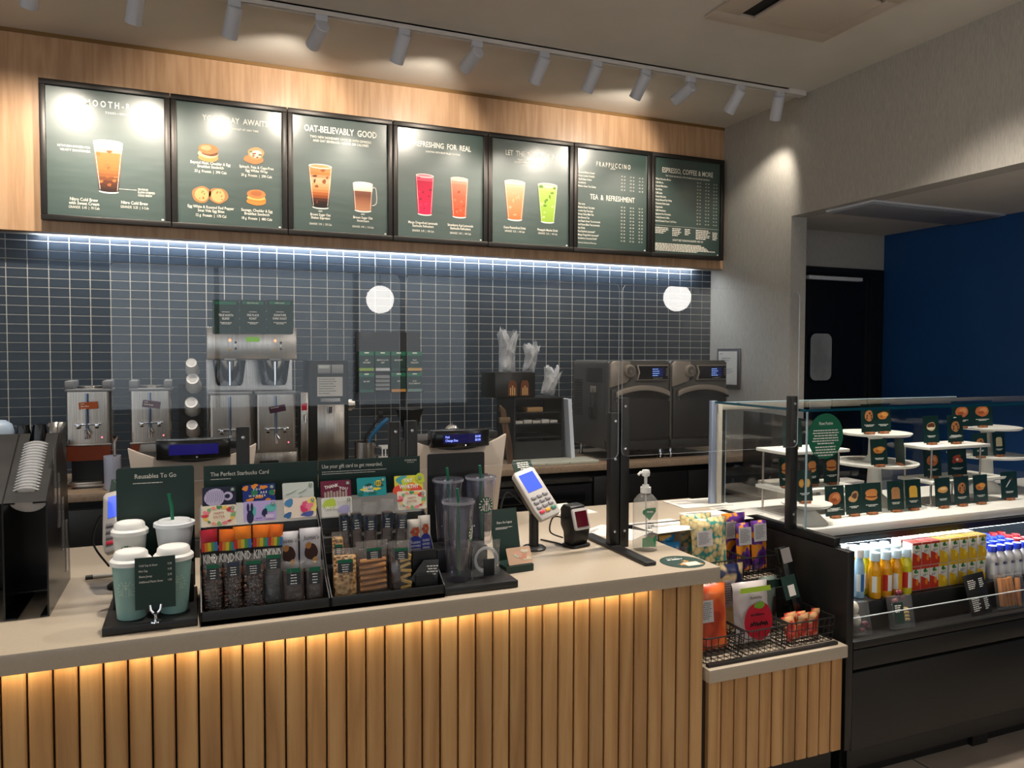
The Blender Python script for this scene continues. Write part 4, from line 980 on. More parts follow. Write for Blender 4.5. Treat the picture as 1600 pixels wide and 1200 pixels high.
def flower_pouch(label, x0, x1, yt, dy):
    Y = 2.159+dy; c = P((x0+x1)/2, yt, Y); z = CT+.091; h = c.z-z; w = P(x1, yt, Y).x-P(x0, yt, Y).x
    t = thing('almond_pouch', label, 'snack bag', (c.x, Y, z)); t.rotation_euler = (R(-7), 0, 0)
    b = MB(flat('#b9b3ac')); pillow(b, w, h, .02, flat('#b9b3ac'), 6, 10, wr=.003, seed=x0, base_flat=False); b.build('wrapper', t, smooth=True, ang=70)
    q = MB(); y = -.0125; q.disc(0, h*.38, w*.42, h*.2, y, 20, flat('#1d2a86')); q.rect(-w*.42, w*.42, h*.02, h*.38, y-.0002, flat('#1d2a86'))
    for k in range(6): q.disc(math.cos(k*1.05)*w*.17, h*.68+math.sin(k*1.05)*h*.08, w*.13, h*.05, y-.0003-.00003*k, 10, flat(['#b5522c', '#9c3f22'][k % 2]), .2, k)
    for k, s in enumerate(('CLASSIC', 'ALMONDS', 'AMANDES', 'CLASSIQUES')): type_line(q, s, 0, h*(.38-.09*k), h*.055, 'C', y-.0006, WHITEP, width=w*.6, res=1)
    q.build('wrapper_print', t)
flower_pouch('grey almond pouch with rust flower and blue dome, beside the chocolate sticks', 636, 661, 812, 0)
flower_pouch('grey almond pouch with rust flower and blue dome, beside the clear tumblers', 655, 674, 806, .004)
# black leaflet holder in the bin corner
lh = thing('leaflet_holder', 'black holder of grey leaflets at the end of the snack rack', 'holder', (P(666, 930, 2.075).x, 2.072, CT+.0135))
MB(BLACK).prism([(-.030, 0), (.040, 0), (.040, .012), (.018, .05), (-.030, .05)], 0, .03, 'y').build('pocket', lh)
MB(BLACK).box0(-.03, .040, .035, .05, 0, .11).build('back_plate', lh)
for k, (rz, c, x) in enumerate(((38, '#3f4244', -.012), (3, '#4b4f51', .018))):
    o = MB(pbr('leaflet_'+str(k), c, .35), T(x, .010+.008*k, .045) @ RY(rz)).box0(-.021, .021, 0, .002, -.025, .04).build('leaflet', lh)
q = MB(WHITEP, T(.018, .0095, .045) @ RY(3))
greek(q, 0, .028, .034, .0035, 4, rt, WHITEP, 'C', -.003, 2.2)
stuff(q.build('lettering', lh))
# --- tumblers
tt = tag(MB(BLACK).box0(.643, .868, 2.058, 2.335, CT, ZT).build('display_tray', bevel=.003), 'black display tray under the clear tumblers', 'tray')
MB(BLACK).box0(.668, .83, 2.215, 2.312, ZT, ZT+.07).build('riser', tt, bevel=.002)
bp = thing('backing_panel', 'plain black backing panel behind the clear tumblers', 'panel', (.75, 2.338, ZP))
a, c = P(668, 712, 2.338), P(757, 706, 2.338); MB(BLACK).prism(rrect(a.x-.75, c.x-.75, 0, c.z-ZT, .006), 0, .004).build('panel', bp)
MB(BLACK).box0(a.x-.75, c.x-.75, -.02, .0, 0, .004).build('foot', bp)
TUMB = clear('tumbler_acrylic', (.90, .90, .94), .03, ior=1.6, haze=.012, hazecol=(.7, .7, .8))
def tumbler(label, x, Y, z, h, rt_, rb, em, lean=0):
    t = thing('clear_tumbler', label, 'tumbler', (x, Y, z))
    b = MB(TUMB); b.lathe([(.0001, .002), (rb-.003, .002), (rb, .006), (rt_, h), (rt_-.004, h), (rb-.005, .025), (.0001, .022)], 32, cap=False); b.build('body', t, smooth=True)
    b = MB(TUMB); b.lathe([(rt_-.006, -.012), (rt_-.004, 0), (rt_+.003, .001), (rt_+.003, .009), (rt_-.004, .011), (.0001, .008)], 32, (0, 0, h), cap=False); b.build('lid', t, smooth=True)
    MB(clear('tumbler_rim', (.75, .76, .82), .05, ior=1.9, haze=.3, hazecol=(.8, .8, .88))).lathe([(rt_+.0032, 0), (rt_+.0036, .004), (rt_+.0032, .008)], 32, (0, 0, h), cap=False).build('rim', t, smooth=True)
    MB(STRAW).tube([(.004, .004, .012), (0, 0, h+.01), (-.004, -.002, h+.042)], .0042, 10).build('straw', t)
    if em is not None:
        tmp = MB(); emblem(tmp, 0, 0, .0255, 0, GREEN); b = MB()
        for v in tmp.v:
            zz = h*.62+v[2]; rr = rb+(rt_-rb)*zz/h+.0006-v[1]*.6; a = v[0]/rr+R(em); b.v.append((rr*math.sin(a), -rr*math.cos(a), zz))
        b.f, b.fm = tmp.f, tmp.fm; b.build('emblem', t)
h_ = P(712, 786, 2.125).z-ZT
tumbler('clear tumbler standing low on the front of the black tray', P(716, 905, 2.125).x, 2.125, ZP, h_, .0455, .034, 62)
h_ = P(700, 752, 2.27).z-ZT-.07
tumbler('clear tumbler on the riser behind the almond pouches', P(700, 800, 2.27).x, 2.27, ZP+.07, h_, .0455, .034, None)
h_ = P(751, 748, 2.25).z-ZT-.07
tumbler('clear tumbler with round green emblem facing out', P(751, 800, 2.25).x, 2.25, ZP+.07, h_, .0455, .034, 6)
sb = thing('straw_bag', 'clear bag with coiled reusable straws on the tumbler tray', 'snack bag', (P(759, 898, 2.13).x, 2.13, ZP))
b = MB(FILM); pillow(b, .092, .108, .026, FILM, wr=.004, seed=9, base_flat=False); b.build('bag', sb, smooth=True, ang=80)
for k in range(3): MB(clear('coil_tube', (.9, .9, .92), .05, ior=1.6, haze=.35)).tube([((.036-.003*k)*math.cos(a*PI/14), -.004+.003*k, .05+(.038-.003*k)*math.sin(a*PI/14)) for a in range(28)], .0026, 8, closed=True).build('coiled_straw', sb, smooth=True)
MB(BLACK).box0(-.012, .022, -.016, -.012, .004, .055).build('tag', sb, bevel=.001)

# --- gift leaflet stand, card readers, scanner
gl = thing('leaflet_stand', 'green leaflet stand with one gift card beside the card reader', 'stand', (P(806, 890, 2.235).x, 2.235, CT), 6)
MB(DKGREEN).prism([(-.035, 0), (-.035, .022), (.075, .022), (.075, 0)], -.052, .045, 'x').build('base', gl)
MB(DKGREEN, T(0, .045, .02) @ RX(-13)).box0(-.052, .045, 0, .003, 0, .165).build('back_board', gl)
q = MB(WHITEP, T(0, .045, .02) @ RX(-13)); type_line(q, 'Share the legacy', -.004, .118, .0075, 'C', bold=.01, xs=.8, res=1); greek(q, -.038, .106, .07, .002, 2, rt, WHITEP); stuff(q.build('lettering', gl))
o = MB(flat('#c9a68c'), T(.004, -.028, .024) @ RX(-26)); o.prism(rrect(-.043, .043, 0, .054, .004), 0, .001); c = o.build('gift_card', gl)
q = MB(None, T(.004, -.028, .024) @ RX(-26))
for k in range(8): q.disc(rt.uniform(-.03, .03), rt.uniform(.01, .045), .012, .007, -.0004-.00003*k, 12, flat(['#b9c4ae', '#d8a58e', '#c98f7a', '#cfc5ae'][k % 4]), .25, k)
q.build('card_print', c)
def card_reader(label, loc, rz):
    t = thing('card_reader', label, 'card reader', loc, rz)
    MB(BLACK).lathe([(.0001, 0), (.042, 0), (.043, .006), (.036, .012), (.02, .014)], 28, cap=False).build('base', t, smooth=True)
    MB(BLACK).cyl((0, 0, .08), .017, .14, 18).build('pole', t, smooth=True)
    M = T(0, -.012, .195) @ RY(-13) @ RX(-38) @ Matrix.Scale(1.16, 4, (1, 0, 0))
    sil = pbr('silver_plastic', '#b9b5b2', .35)
    b = MB(sil, M); b.prism([(-.036, -.095), (.036, -.095), (.041, -.06), (.040, .09), (.032, .1), (-.032, .1), (-.040, .09), (-.041, -.06)], -.012, .012, 'y'); rb_ = b.build('body', t, bevel=.004)
    MB(BLACK, M).box0(-.036, .036, .012, .036, -.05, .08).build('cradle', t, bevel=.005)
    MB(pbr('reader_screen', '#2a3f9c', .2, emit='#4d66e6', estr=.9), M).box0(-.027, .027, -.0135, -.011, .012, .082).build('screen', rb_)
    k0 = pbr('reader_key', '#8c8a90', .4)
    for r_ in range(4):
        for c_ in range(3):
            m = k0 if r_ < 3 else (flat('#c8324a'), flat('#d9a136'), flat('#3f7f68'))[c_]
            MB(m, M).box(-.022+.022*c_, -.014, -.012-.019*r_, .017, .006, .011).build('key', rb_, bevel=.002)
    MB(DKGREEN, T(-.004, .052, .275) @ RX(-30)).box0(-.045, .04, -.001, .001, -.02, .035).build('card_sign', t)
    q = MB(WHITEP, T(-.004, .052, .275) @ RX(-30)); greek(q, 0, .028, .06, .004, 4, rt, WHITEP, 'C', -.0016); stuff(q.build('lettering', t))
    q = MB(BLACK); q.tube(smooth_path([(-.03, .03, .16), (-.075, .06, .2), (-.1, .06, .12), (-.05, .04, .05)], 6), .003, 6); q.build('cable', t, smooth=True)
    return t
c = at(834, 858, Z=CT); card_reader('silver card reader on a black pole beside the scanner', (c.x, c.y, CT), 14)
c = at(172, 925, Z=CT); card_reader('silver card reader on a black pole hidden behind the reusable cups', (c.x+.03, 2.50, CT), -12)
sc = thing('barcode_scanner', 'black barcode scanner with a red window on the counter', 'scanner', tuple(at(901, 853, Z=CT)), 16)
MB(BLACK).prism(rrect(-.045, .045, -.035, .04, .02), 0, .010, 'z').build('base', sc, bevel=.003)
MB(BLACK).prism([(-.018, .008), (.03, .008), (.034, .05), (.05, .075), (.05, .135), (.036, .15), (-.004, .146), (-.032, .06)], -.036, .036, 'x').build('body', sc, bevel=.006)
Ms = T(0, -.0195, .1) @ RX(-17)
MB(pbr('scanner_bezel', '#b6b3b1', .35), Ms).prism(rrect(-.036, .036, -.038, .038, .008), -.006, .004).build('bezel', sc, bevel=.002)
MB(pbr('scanner_window', '#4a0f1a', .12), Ms).box0(-.027, .027, -.008, -.004, -.028, .028).build('window', sc)
MB(BLACK).tube(smooth_path([(-.036, .02, .1), (-.085, .03, .11), (-.1, .03, .06), (-.04, .03, .03)], 8), .0028, 6).build('cable', sc, smooth=True)
pt = [at(845, 843, Z=CT+.004), at(868, 848, Z=CT+.004), at(882, 852, Z=CT+.004)]
tag(MB(BLACK).tube(smooth_path([tuple(p) for p in pt], 4), .003, 6).build('power_cable', smooth=True), 'short black cable lying between card reader and scanner', 'cable')
# --- registers
def register(label, loc, text, lit):
    t = thing('cash_register', label, 'cash register', loc)
    sh_ = pbr('register_shell', '#b9ada2', .4)
    top = [(-.2+.4*k/12, .375-.055*(1-((k-6)/6)**2)) for k in range(13)]
    b = MB(sh_); b.prism([(-.16, .06), (.16, .06)]+[(x, z) for x, z in reversed(top)], -.02, .0, 'y'); b.build('front_shell', t, bevel=.003)
    MB(pbr('register_dark', '#2c2a29', .45)).prism([(0, .04), (.22, .04), (.22, .32), (.10, .375), (0, .36)], -.17, .17, 'x').build('body', t, bevel=.006)
    MB(pbr('register_dark', '#2c2a29', .45)).box0(-.13, .13, -.04, .24, 0, .06).build('base', t, bevel=.006)
    arc = [(-.115+.23*k/10, -.055-.022*(1-((k-5)/5)**2)) for k in range(11)]
    b = MB(BLACKG); b.prism([(x, y) for x, y in arc]+[(.115, .0), (-.115, .0)], .335, .40, 'z'); b.build('customer_display', t, bevel=.004)
    M = T(0, -.0785, .3685)
    s = MB(pbr('vfd_screen_on' if lit else 'vfd_screen_dim', '#05061a', .15, emit='#1b1466' , estr=.35 if lit else .7), M).box0(-.075, .075, 0, .004, -.016, .018).build('screen', t)
    if text:
        q = MB(lamp_mat('vfd_text', (.25, .33, 1.), 2.2), M); type_line(q, text[0][0], -.068, .004, .0085, 'L', -.0012, xs=.8, bold=.01); type_line(q, text[0][1], .07, .004, .0085, 'R', -.0012, xs=.8, bold=.01); type_line(q, text[1][0], -.068, -.009, .0085, 'L', -.0012, xs=.8, bold=.01); type_line(q, text[1][1], .07, -.009, .0085, 'R', -.0012, xs=.8, bold=.01); stuff(q.build('lettering', t))
    MB(CHROME, M).lathe([(.0001, -.001), (.004, 0)], 12, (.01, 0, -.026), 'y', False).build('badge', t)
    MB(BLACK).box0(.11, .17, .0, .12, .36, .385).build('card_slot', t, bevel=.004)
    return t
YRG = 2.80
a = P(303, 700, YRG); register('cash register with a blank violet display behind the gift cards', (a.x, YRG, CT), None, False)
a = P(713, 690, YRG); rg = register('cash register with a blue Paid display behind the tumblers', (a.x, YRG, CT), (('Paid', '$4.00'), ('Change Due', '$0.00')), True)
bl = thing('service_bell', 'chrome service bell on top of the register', 'bell', (P(706, 672, YRG+.06).x, YRG+.06, CT+.376))
MB(BLACK).cyl((0, 0, .004), .03, .008, 24).build('base', bl); MB(CHROME).lathe([(.028, .010), (.026, .022), (.016, .032), (.0001, .035)], 24, cap=False).build('dome', bl, smooth=True); MB(CHROME).cyl((0, 0, .040), .004, .012, 10).build('button', bl)
# --- lid dispenser
ld = thing('lid_dispenser', 'large black slanted dispenser holding a stack of clear lids', 'dispenser', (-.41, 2.28, CT))
ACR = pbr('black_acrylic', '#0e0e0f', .25); ACRT = noisy('scuffed_black_acrylic', [(.4, '#1a1a1b'), (.75, '#2c2b2a')], nscale=14., detail=8., rough=.35)
zf = P(40, 785, 2.28).z-CT; zb = P(60, 677, 2.50).z-CT
for x in (-.05, .047, -.155): MB(ACR).prism([(.0, 0), (.36, .0), (.36, .04), (.33, zb*.75), (.22, zb), (.0, zf)], x, x+.004, 'x').build('side_panel', ld)
for x0, x1 in ((-.046, -.021), (.018, .047)): MB(ACRT).add([(x0, 0, zf), (x1, 0, zf), (x1, .22, zb), (x0, .22, zb)], [(0, 1, 2, 3)]).add([(x0, 0, zf-.004), (x1, 0, zf-.004), (x1, .22, zb-.004), (x0, .22, zb-.004)], [(3, 2, 1, 0)]).build('top_plate', ld)
MB(ACRT).add([(-.021, 0, zf), (.018, 0, zf), (.018, .03, zf+(zb-zf)*.13), (-.021, .03, zf+(zb-zf)*.13)], [(0, 1, 2, 3)]).build('top_lip', ld)
MB(ACRT).add([(-.155, 0, zf), (-.05, 0, zf), (-.05, .22, zb), (-.155, .22, zb)], [(0, 1, 2, 3)]).build('top_plate', ld)
MB(ACR).box0(-.155, .05, .30, .304, 0, zb*.7).build('back_panel', ld); MB(ACR).box0(-.046, -.02, .0, .3, 0, .004).build('floor_strip', ld); MB(ACR).box0(.03, .047, .0, .3, 0, .004).build('floor_strip', ld); MB(ACR).box0(-.05, .05, .14, .3, .03, .034).build('inner_shelf', ld)
LID = clear('clear_lid_plastic', (.93, .93, .95), .08, ior=1.5, haze=.45, hazecol=(.9, .9, .9))
dv_ = Vector((0, .22, zb-zf)).normalized(); nrm = Vector((0, -dv_.z, dv_.y))
l0 = None
for k in range(17):
    p = Vector((-.002, .035, zf+(zb-zf)*.15))+dv_*(.0112*k)
    if l0 is None: l0 = MB(LID).lathe([(.0001, .003), (.03, .003), (.044, 0), (.046, .003), (.044, .006), (.03, .006)], 24, cap=False).build('lid', ld, smooth=True); o = l0
    else: o = l0.copy(); COL.objects.link(o)
    o.rotation_euler = dv_.to_track_quat('Z', 'X').to_euler(); o.location = p-nrm*.033
for k in range(4):
    q = MB(clear('clear_fin', (.8, .8, .82), .05, ior=1.6, haze=.12)); y = .10+.06*k; z = zb*(.93-.17*k)
    q.box0(.0512, .0532, y, y+.03, z-.15, z+.0); q.build('side_fin', ld)
# --- hand gel, floor-sticker on counter, papers
sa = thing('hand_gel_bottle', 'tall clear hand gel pump bottle with green label', 'bottle', (P(1008, 850, 2.30).x, 2.30, CT), -24)
GEL = clear('clear_bottle', (.93, .93, .93), .03, ior=1.45, haze=.14, hazecol=(.85, .83, .8))
hb = P(1005, 770, 2.30).z-CT
MB(GEL).lathe([(.0001, 0), (.040, 0), (.044, .005), (.044, hb*.80), (.040, hb*.88), (.026, hb*.96), (.016, hb), (.016, hb+.01)], 32, cap=False, sy=.72).build('body', sa, smooth=True)
MB(WHITE).lathe([(.0001, .022), (.012, .022), (.013, .014), (.0185, .014), (.0185, -.006)], 24, (0, 0, hb+.006), cap=False).build('collar', sa, smooth=True)
b = MB(WHITE); b.cyl((0, 0, hb+.045), .0055, .04, 12); b.lathe([(.0001, .088), (.012, .086), (.015, .078), (.014, .066), (.006, .062)], 20, (0, 0, hb-.006), cap=False); b.tube([(0, 0, hb+.068), (-.02, -.008, hb+.072), (-.028, -.012, hb+.064)], .0048, 8); b.build('pump', sa, smooth=True)
MB(clear('dip_tube', (.9, .9, .9), .1, ior=1.4, haze=.4)).tube([(0, 0, hb), (.006, .004, .02)], .003, 8).build('dip_tube', sa)
tmp = MB(); gr = pbr('label_leaf_green', '#0d8a52', .4)
tmp.poly([(-.014, 0, hb*.71), (.002, 0, hb*.76), (.036, 0, hb*.76), (.036, 0, hb*.69), (.010, 0, hb*.55), (-.014, 0, hb*.66)], gr); scribble(tmp, .012, hb*.69, .022, .008, -.0006, WHITEP, 3)
tmp.poly([(-.014, 0, hb*.08), (.038, 0, hb*.08), (.038, 0, hb*.29), (.024, 0, hb*.21), (.008, 0, hb*.27), (-.014, 0, hb*.23)], gr); greek(tmp, .004, hb*.50, .028, .004, 3, rt, GREYP, y=-.0004); greek(tmp, .004, hb*.36, .022, .002, 3, rt, GREYP, y=-.0004)
b = MB()
for v in tmp.v:
    a = v[0]/.044; rr = .0446-v[1]*.5; b.v.append((rr*math.sin(a), -rr*math.cos(a)*.72-.0004, v[2]))
b.f, b.fm = tmp.f, tmp.fm; stuff(b.build('label', sa))
c = at(1066, 878, Z=CT); st = thing('counter_sticker', 'round dark green sticker with gold stars at the counter corner', 'sticker', (c.x, c.y, CT))
MB(pbr('sticker_green', '#1d3a32', .5)).lathe([(.0001, .0008), (.074, .0008), (.074, 0)], 48, cap=False).build('disc', st)
q = MB(None, RX(-90)); gold = flat('#b98a4e')
q.rect(-.012, .045, -.052, -.012, -.0012, flat('#cfc9bd'))
for x, z, r_ in ((.012, .0, .016), (-.02, -.03, .017), (.045, -.045, .01)): q.poly([(x+(r_ if k % 2 == 0 else r_*.42)*math.sin(k*PI/5+.3), -.0016, z+(r_ if k % 2 == 0 else r_*.42)*math.cos(k*PI/5+.3)) for k in range(10)], gold)
type_line(q, 'STARBUCKS', -.01, .045, .006, 'C', -.0012, WHITEP, bold=.01, res=1); greek(q, -.008, .036, .085, .008, 1, rt, WHITEP, 'C', -.0012)
stuff(q.build('sticker_print', st))
PAP = pbr('white_paper', '#d6d2cb', .7)
def paper(label, px, py, w, d, rz, z=CT, n=1):
    c = at(px, py, Z=z)
    t = thing('paper_sheet', label, 'paper', (c.x, c.y, z), rz)
    MB(PAP).box0(-w/2, w/2, -d/2, d/2, 0, .0012*n).build('sheet', t)
    q = MB(GREYP, T(0, 0, .0012*n) @ RX(-90)); greek(q, -w*.42, d*.40, w*.5, .003, 3, rt, GREYP, gap=2.4); greek(q, -w*.42, d*.05, w*.84, .002, 4, rt, GREYP, gap=3.); stuff(q.build('lettering', t))
paper('white notice sheet on the counter behind the scanner', 884, 796, .17, .24, 8)
paper('white notice sheet tucked beside the black screen foot', 962, 832, .17, .22, 32)
paper('white form lying flat behind the hand gel', 1038, 822, .22, .2, 5)
paper('white form lying flat behind the popcorn bag', 1118, 806, .24, .2, -3)
paper('stack of white forms at the far edge of the side counter', 1090, 787, .26, .18, -2, n=4)
paper('white form at the foot of the pastry case', 1150, 798, .14, .2, 6)
# clear tub with blue snack packs
tb_ = thing('acrylic_bin', 'small clear acrylic bin behind the hand gel', 'bin', (1.705, 2.52, .7228))
b = MB(clear('thin_acrylic', (.93, .94, .95), .02, ior=1.5, haze=.03))
for (x0, x1, y0, y1) in ((-.05, .05, -.05, -.048), (-.05, .05, .048, .05), (-.05, -.048, -.05, .05), (.048, .05, -.05, .05)): b.box0(x0, x1, y0, y1, 0, .14)
b.build('walls', tb_)
# ================================================================== BACK COUNTER EQUIPMENT
GREYL = pbr('urn_grey_plastic', '#7b7e83', .5)
def label_card(t, x, y, z, w, h, rot, col, lines, xoff=0):
    M = T(x, y, z) @ RY(rot); MB(flat(col), M).box0(-w/2, w/2, -.0015, 0, -h/2, h/2).build('name_card', t)
    q = MB(WHITEP, M)
    for k, s in enumerate(lines): type_line(q, s, -w*.4, h*(.2-.36*k), h*.2, 'L', -.002, bold=.01, res=1)
    stuff(q.build('lettering', t))
def urn(label, x, Y, z, w, h, card=None, lid=True, stand=None, led=True):
    t = thing('coffee_urn', label, 'coffee urn', (x, Y, z)); d = .22
    z0 = 0
    if stand:
        z0 = stand
        MB(STEEL).box0(-w/2, w/2, 0, d, 0, .02).build('stand_base', t, bevel=.003); MB(BLACK).box0(-w/2+.01, w/2-.01, .09, d-.01, .02, z0-.06).build('stand_back', t)
        MB(flat('#6e2f16')).box0(-w/2, w/2, .0, .012, z0-.085, z0-.012).build('stand_panel', t)
        MB(STEEL).box0(-w/2-.004, w/2+.004, 0, d, z0-.012, z0).build('stand_top', t, bevel=.003)
        MB(STEEL).box0(-w*.4, w*.3, -.03, .08, .02, .034).build('drip_tray', t, bevel=.003)
    MB(STEEL).prism(rrect(-w/2, w/2, 0, d, .018, 4), z0, z0+h, 'z').build('tank', t, smooth=True, ang=50)
    MB(GREYL).prism(rrect(-w/2-.006, w/2+.006, -.006, d+.006, .02, 4), z0+h, z0+h+.014, 'z').build('lid_frame', t, bevel=.003)
    if lid:
        for s_ in (-1, 1): MB(GREYL).box0(s_*w*.42-.02, s_*w*.42+.02, .0, d-.02, z0+h+.014, z0+h+.055).build('handle', t, bevel=.005)
        MB(STEEL).lathe([(.062, 0), (.06, .012), (.05, .016), (.0001, .018)], 28, (0, d/2, z0+h+.012), cap=False).build('hatch', t, smooth=True)
    MB(pbr('sight_glass', '#8b9db8', .08, .8)).cyl((-.005, -.012, z0+h*.58), .0075, h*.78, 12).build('sight_gauge', t, smooth=True)
    q = MB(CHROME); q.box0(-w*.30, w*.30, -.018, -.006, z0+h*.36, z0+h*.40); q.box0(-w*.26, -w*.18, -.024, 0, z0+h*.30, z0+h*.40); q.box0(w*.16, w*.24, -.024, 0, z0+h*.30, z0+h*.40); q.build('gauge_guard', t, bevel=.002)
    q = MB(CHROME); q.cyl((-.004, -.03, z0+h*.2), .011, .05, 14); q.tube([(-.004, 0, z0+h*.2), (-.004, -.035, z0+h*.2)], .009, 12); q.tube([(-.004, -.03, z0+h*.28), (.012, -.05, z0+h*.20)], .005, 8); q.build('tap', t, smooth=True)
    if led: MB(lamp_mat('red_pilot', (1, .12, .2), 3.)).sphere((w*.3, -.002, z0+h*.12), .004, 8, 6).build('pilot_lamp', t)
    if card: label_card(t, .004, -.022, z0+h*.74, .085, .036, card[0], card[1], card[2])
    return t
YU = 4.42
xa = P(138, 650, YU).x; urn('steel coffee urn with an orange name card on a brown fronted stand', xa, YU, CT, .20, .265, (-3, '#9c4a1f', ('Iced', 'Pike Place', 'Roast')), stand=.225)
xa = P(236, 650, YU).x; urn('steel coffee urn with a tilted maroon card beside the cup column', xa, YU, CT, .195, .265, (8, '#4a1d30', ('Iced', 'Dark Roast')), stand=.225)
# twin brewer
br = thing('coffee_brewer', 'tall twin steel coffee brewer topped with green signs', 'coffee machine', (P(396, 650, 4.44).x, 4.44, CT)); w = .235
zt, zp = P(396, 512, 4.44).z-CT, P(396, 562, 4.44).z-CT
MB(STEEL).box0(-w, w, .0, .36, zp, zt).build('head', br, bevel=.006)
MB(STEEL).box0(-w, w, .25, .36, .16, zp).build('column', br); MB(STEEL).box0(-w+.004, w, -.002, .36, .14, .16).build('drip_deck', br)
MB(STEEL).box0(-.02, w, 0, .34, .0, .14).build('base', br, bevel=.004); MB(STEEL).box0(-w, -.02, 0.1, .34, .0, .14).build('base_side', br, bevel=.004)
MB(BLACK).box0(.03, .13, -.004, .002, .05, .095).build('base_plate', br)
q = MB(WHITEP); type_line(q, 'Now Brewing', .08, .068, .010, 'C', -.0048, xs=.7, res=1); stuff(q.build('lettering', br))
for s_ in (-1, 1):
    x = s_*.118
    MB(pbr('clear_basket_steel', '#9aa3ad', .12, .9)).lathe([(.0001, -.14), (.062, -.14), (.072, -.12), (.088, 0), (.09, 0)], 28, (x, .10, zp-.004), cap=False).build('brew_basket', br, smooth=True)
    MB(GREYL).box0(x-.03, x+.03, -.01, .02, zp-.006, zp+.004).build('basket_grip', br, bevel=.003)
    MB(CHROME).cyl((x, .008, zp-.075), .006, .13, 10).build('basket_handle', br)
    MB(lamp_mat('orange_pilot', (1, .3, .12), 2.2)).sphere((x+(.0), -.001, zp+.105), .0075, 10, 6).build('ready_lamp', br); MB(pbr('amber_button', '#b3924e', .4)).lathe([(.0001, -.004), (.007, -.003), (.008, 0)], 14, (x, 0, zp+.055), 'y', False).build('brew_button', br)
    for k in range(3): MB(BLACK if k != 1 else WHITE).lathe([(.0001, -.003), (.006, -.002), (.0065, 0)], 12, (x+.03, 0, zp+.094-.017*k), 'y', False).build('batch_button', br)
MB(lamp_mat('green_lcd', (.25, .55, .05), .55)).box0(-.035, .035, -.003, 0, zp+.098, zp+.124).build('display', br)
hT = P(396, 612, 4.42).z-CT-.162
urn('steel coffee urn under the brewer on the cup column side', br.location.x-.118, 4.40, CT+.1605, .215, hT-.014, None, lid=False, led=False)
urn('steel coffee urn under the brewer with a purple dark roast card', br.location.x+.118, 4.40, CT+.1605, .21, hT-.014, (-10, '#43203a', ('Dark Roast',)), lid=False)
for k, (px0, px1, lines) in enumerate(((331, 374, ('TRUE NORTH', 'BLEND')), (374, 416, ('PIKE PLACE', 'ROAST')), (416, 458, ('SIGNATURE', 'DARK ROAST')))):
    Yb = 4.425; a, c = P(px0+.4, 468, Yb), P(px1-.4, 470, Yb); zb_ = P(px0, 521, Yb).z
    t = thing('roast_sign', 'dark green sign reading %s on top of the brewer' % ' '.join(lines).lower(), 'sign', ((a.x+c.x)/2, Yb, zb_)); w2 = (c.x-a.x)/2; h2 = (a.z+c.z)/2-zb_
    MB(DKGREEN).box0(-w2, w2, 0, .003, 0, h2).build('panel', t); MB(DKGREEN).box0(-w2*.6, w2*.6, .003, .014, 0, .05).build('bracket', t)
    q = MB(WHITEP); q.rect(-w2*.8, w2*.8, h2*.87, h2*.96, -.0006, pbr('sign_band', '#1b6b50', .5)); type_line(q, ('', 'MEDIUM ROAST', 'DARK ROAST')[k], 0, h2*.895, h2*.035, 'C', -.001, res=1, bold=.01)
    q.rect(-w2*.3, w2*.3, h2*.64, h2*.655, -.0006)
    for i, s in enumerate(lines): type_line(q, s, 0, h2*(.52-.1*i), h2*.065, 'C', -.0006, xs=.72, bold=.02)
    greek(q, 0, h2*.34, w2*1., h2*.02, 2, rt, WHITEP, 'C'); stuff(q.build('lettering', t))
# cup column
cc = thing('cup_holder', 'narrow black upright holder for a column of paper cups', 'holder', (P(299, 650, 4.5).x, 4.5, CT))
MB(BLACK).box0(-.065, .065, .12, .2, 0, .52).build('back_plate', cc); MB(BLACK).box0(-.065, .065, -.03, .2, 0, .012).build('foot', cc)
for px, py, r_, lab in ((299, 567, .035, 'topmost white paper cup of the tilted column'), (301, 592, .041, 'white paper cup below the topmost one in the column'), (299, 629, .041, 'white paper cup in the middle of the column'), (300, 664, .036, 'lowest white paper cup of the column')):
    c = P(px, py, 4.46); t = thing('paper_cup', lab, 'cup', tuple(c)); t.rotation_euler = (R(62), R(-8), 0)
    MB(WHITE).lathe([(r_*.98, -.10), (r_*1.02, -.095), (r_*.78, .0), (r_*.76, .003), (r_*.70, .001), (.0001, -.003)], 28, cap=False).build('body', t, smooth=True)
    MB(pbr('cup_lid_grey', '#c9c9cc', .4)).lathe([(.0001, .001), (r_*.5, .001)], 20, cap=False).build('base_disc', t)
    MB(CHROME).tube([(0, -.02, -.06), (0, -.0, -.10)], .002, 6).build('hook', t)
# grinder
gr_ = thing('coffee_grinder', 'tall black coffee grinder with steel bag chute and notice', 'grinder', (P(514, 640, 4.45).x, 4.45, CT)); w = .112; H_ = P(514, 563, 4.45).z-CT
MB(BLACK).box0(-w, w, .0, .24, 0, H_).build('body', gr_, bevel=.006)
MB(STEEL).box0(-w+.045, w-.045+.02, -.012, .0, .02, P(514, 632, 4.45).z-CT).build('chute_plate', gr_, bevel=.004)
MB(pbr('control_grey', '#a7a7a6', .45)).box0(-w+.05, .01, -.006, 0, H_-.075, H_-.025).build('keypad', gr_, bevel=.003); MB(pbr('control_grey', '#a7a7a6', .45)).box0(.015, w-.03, -.006, 0, H_-.075, H_-.025).build('keypad', gr_, bevel=.003)
MB(pbr('lcd_pale', '#cfd6cc', .3)).box0(-w+.056, .0, -.008, -.005, H_-.046, H_-.03).build('display', gr_)
MB(PAP).box0(-w+.047, w-.035, -.004, 0, H_-.205, H_-.095).build('notice', gr_)
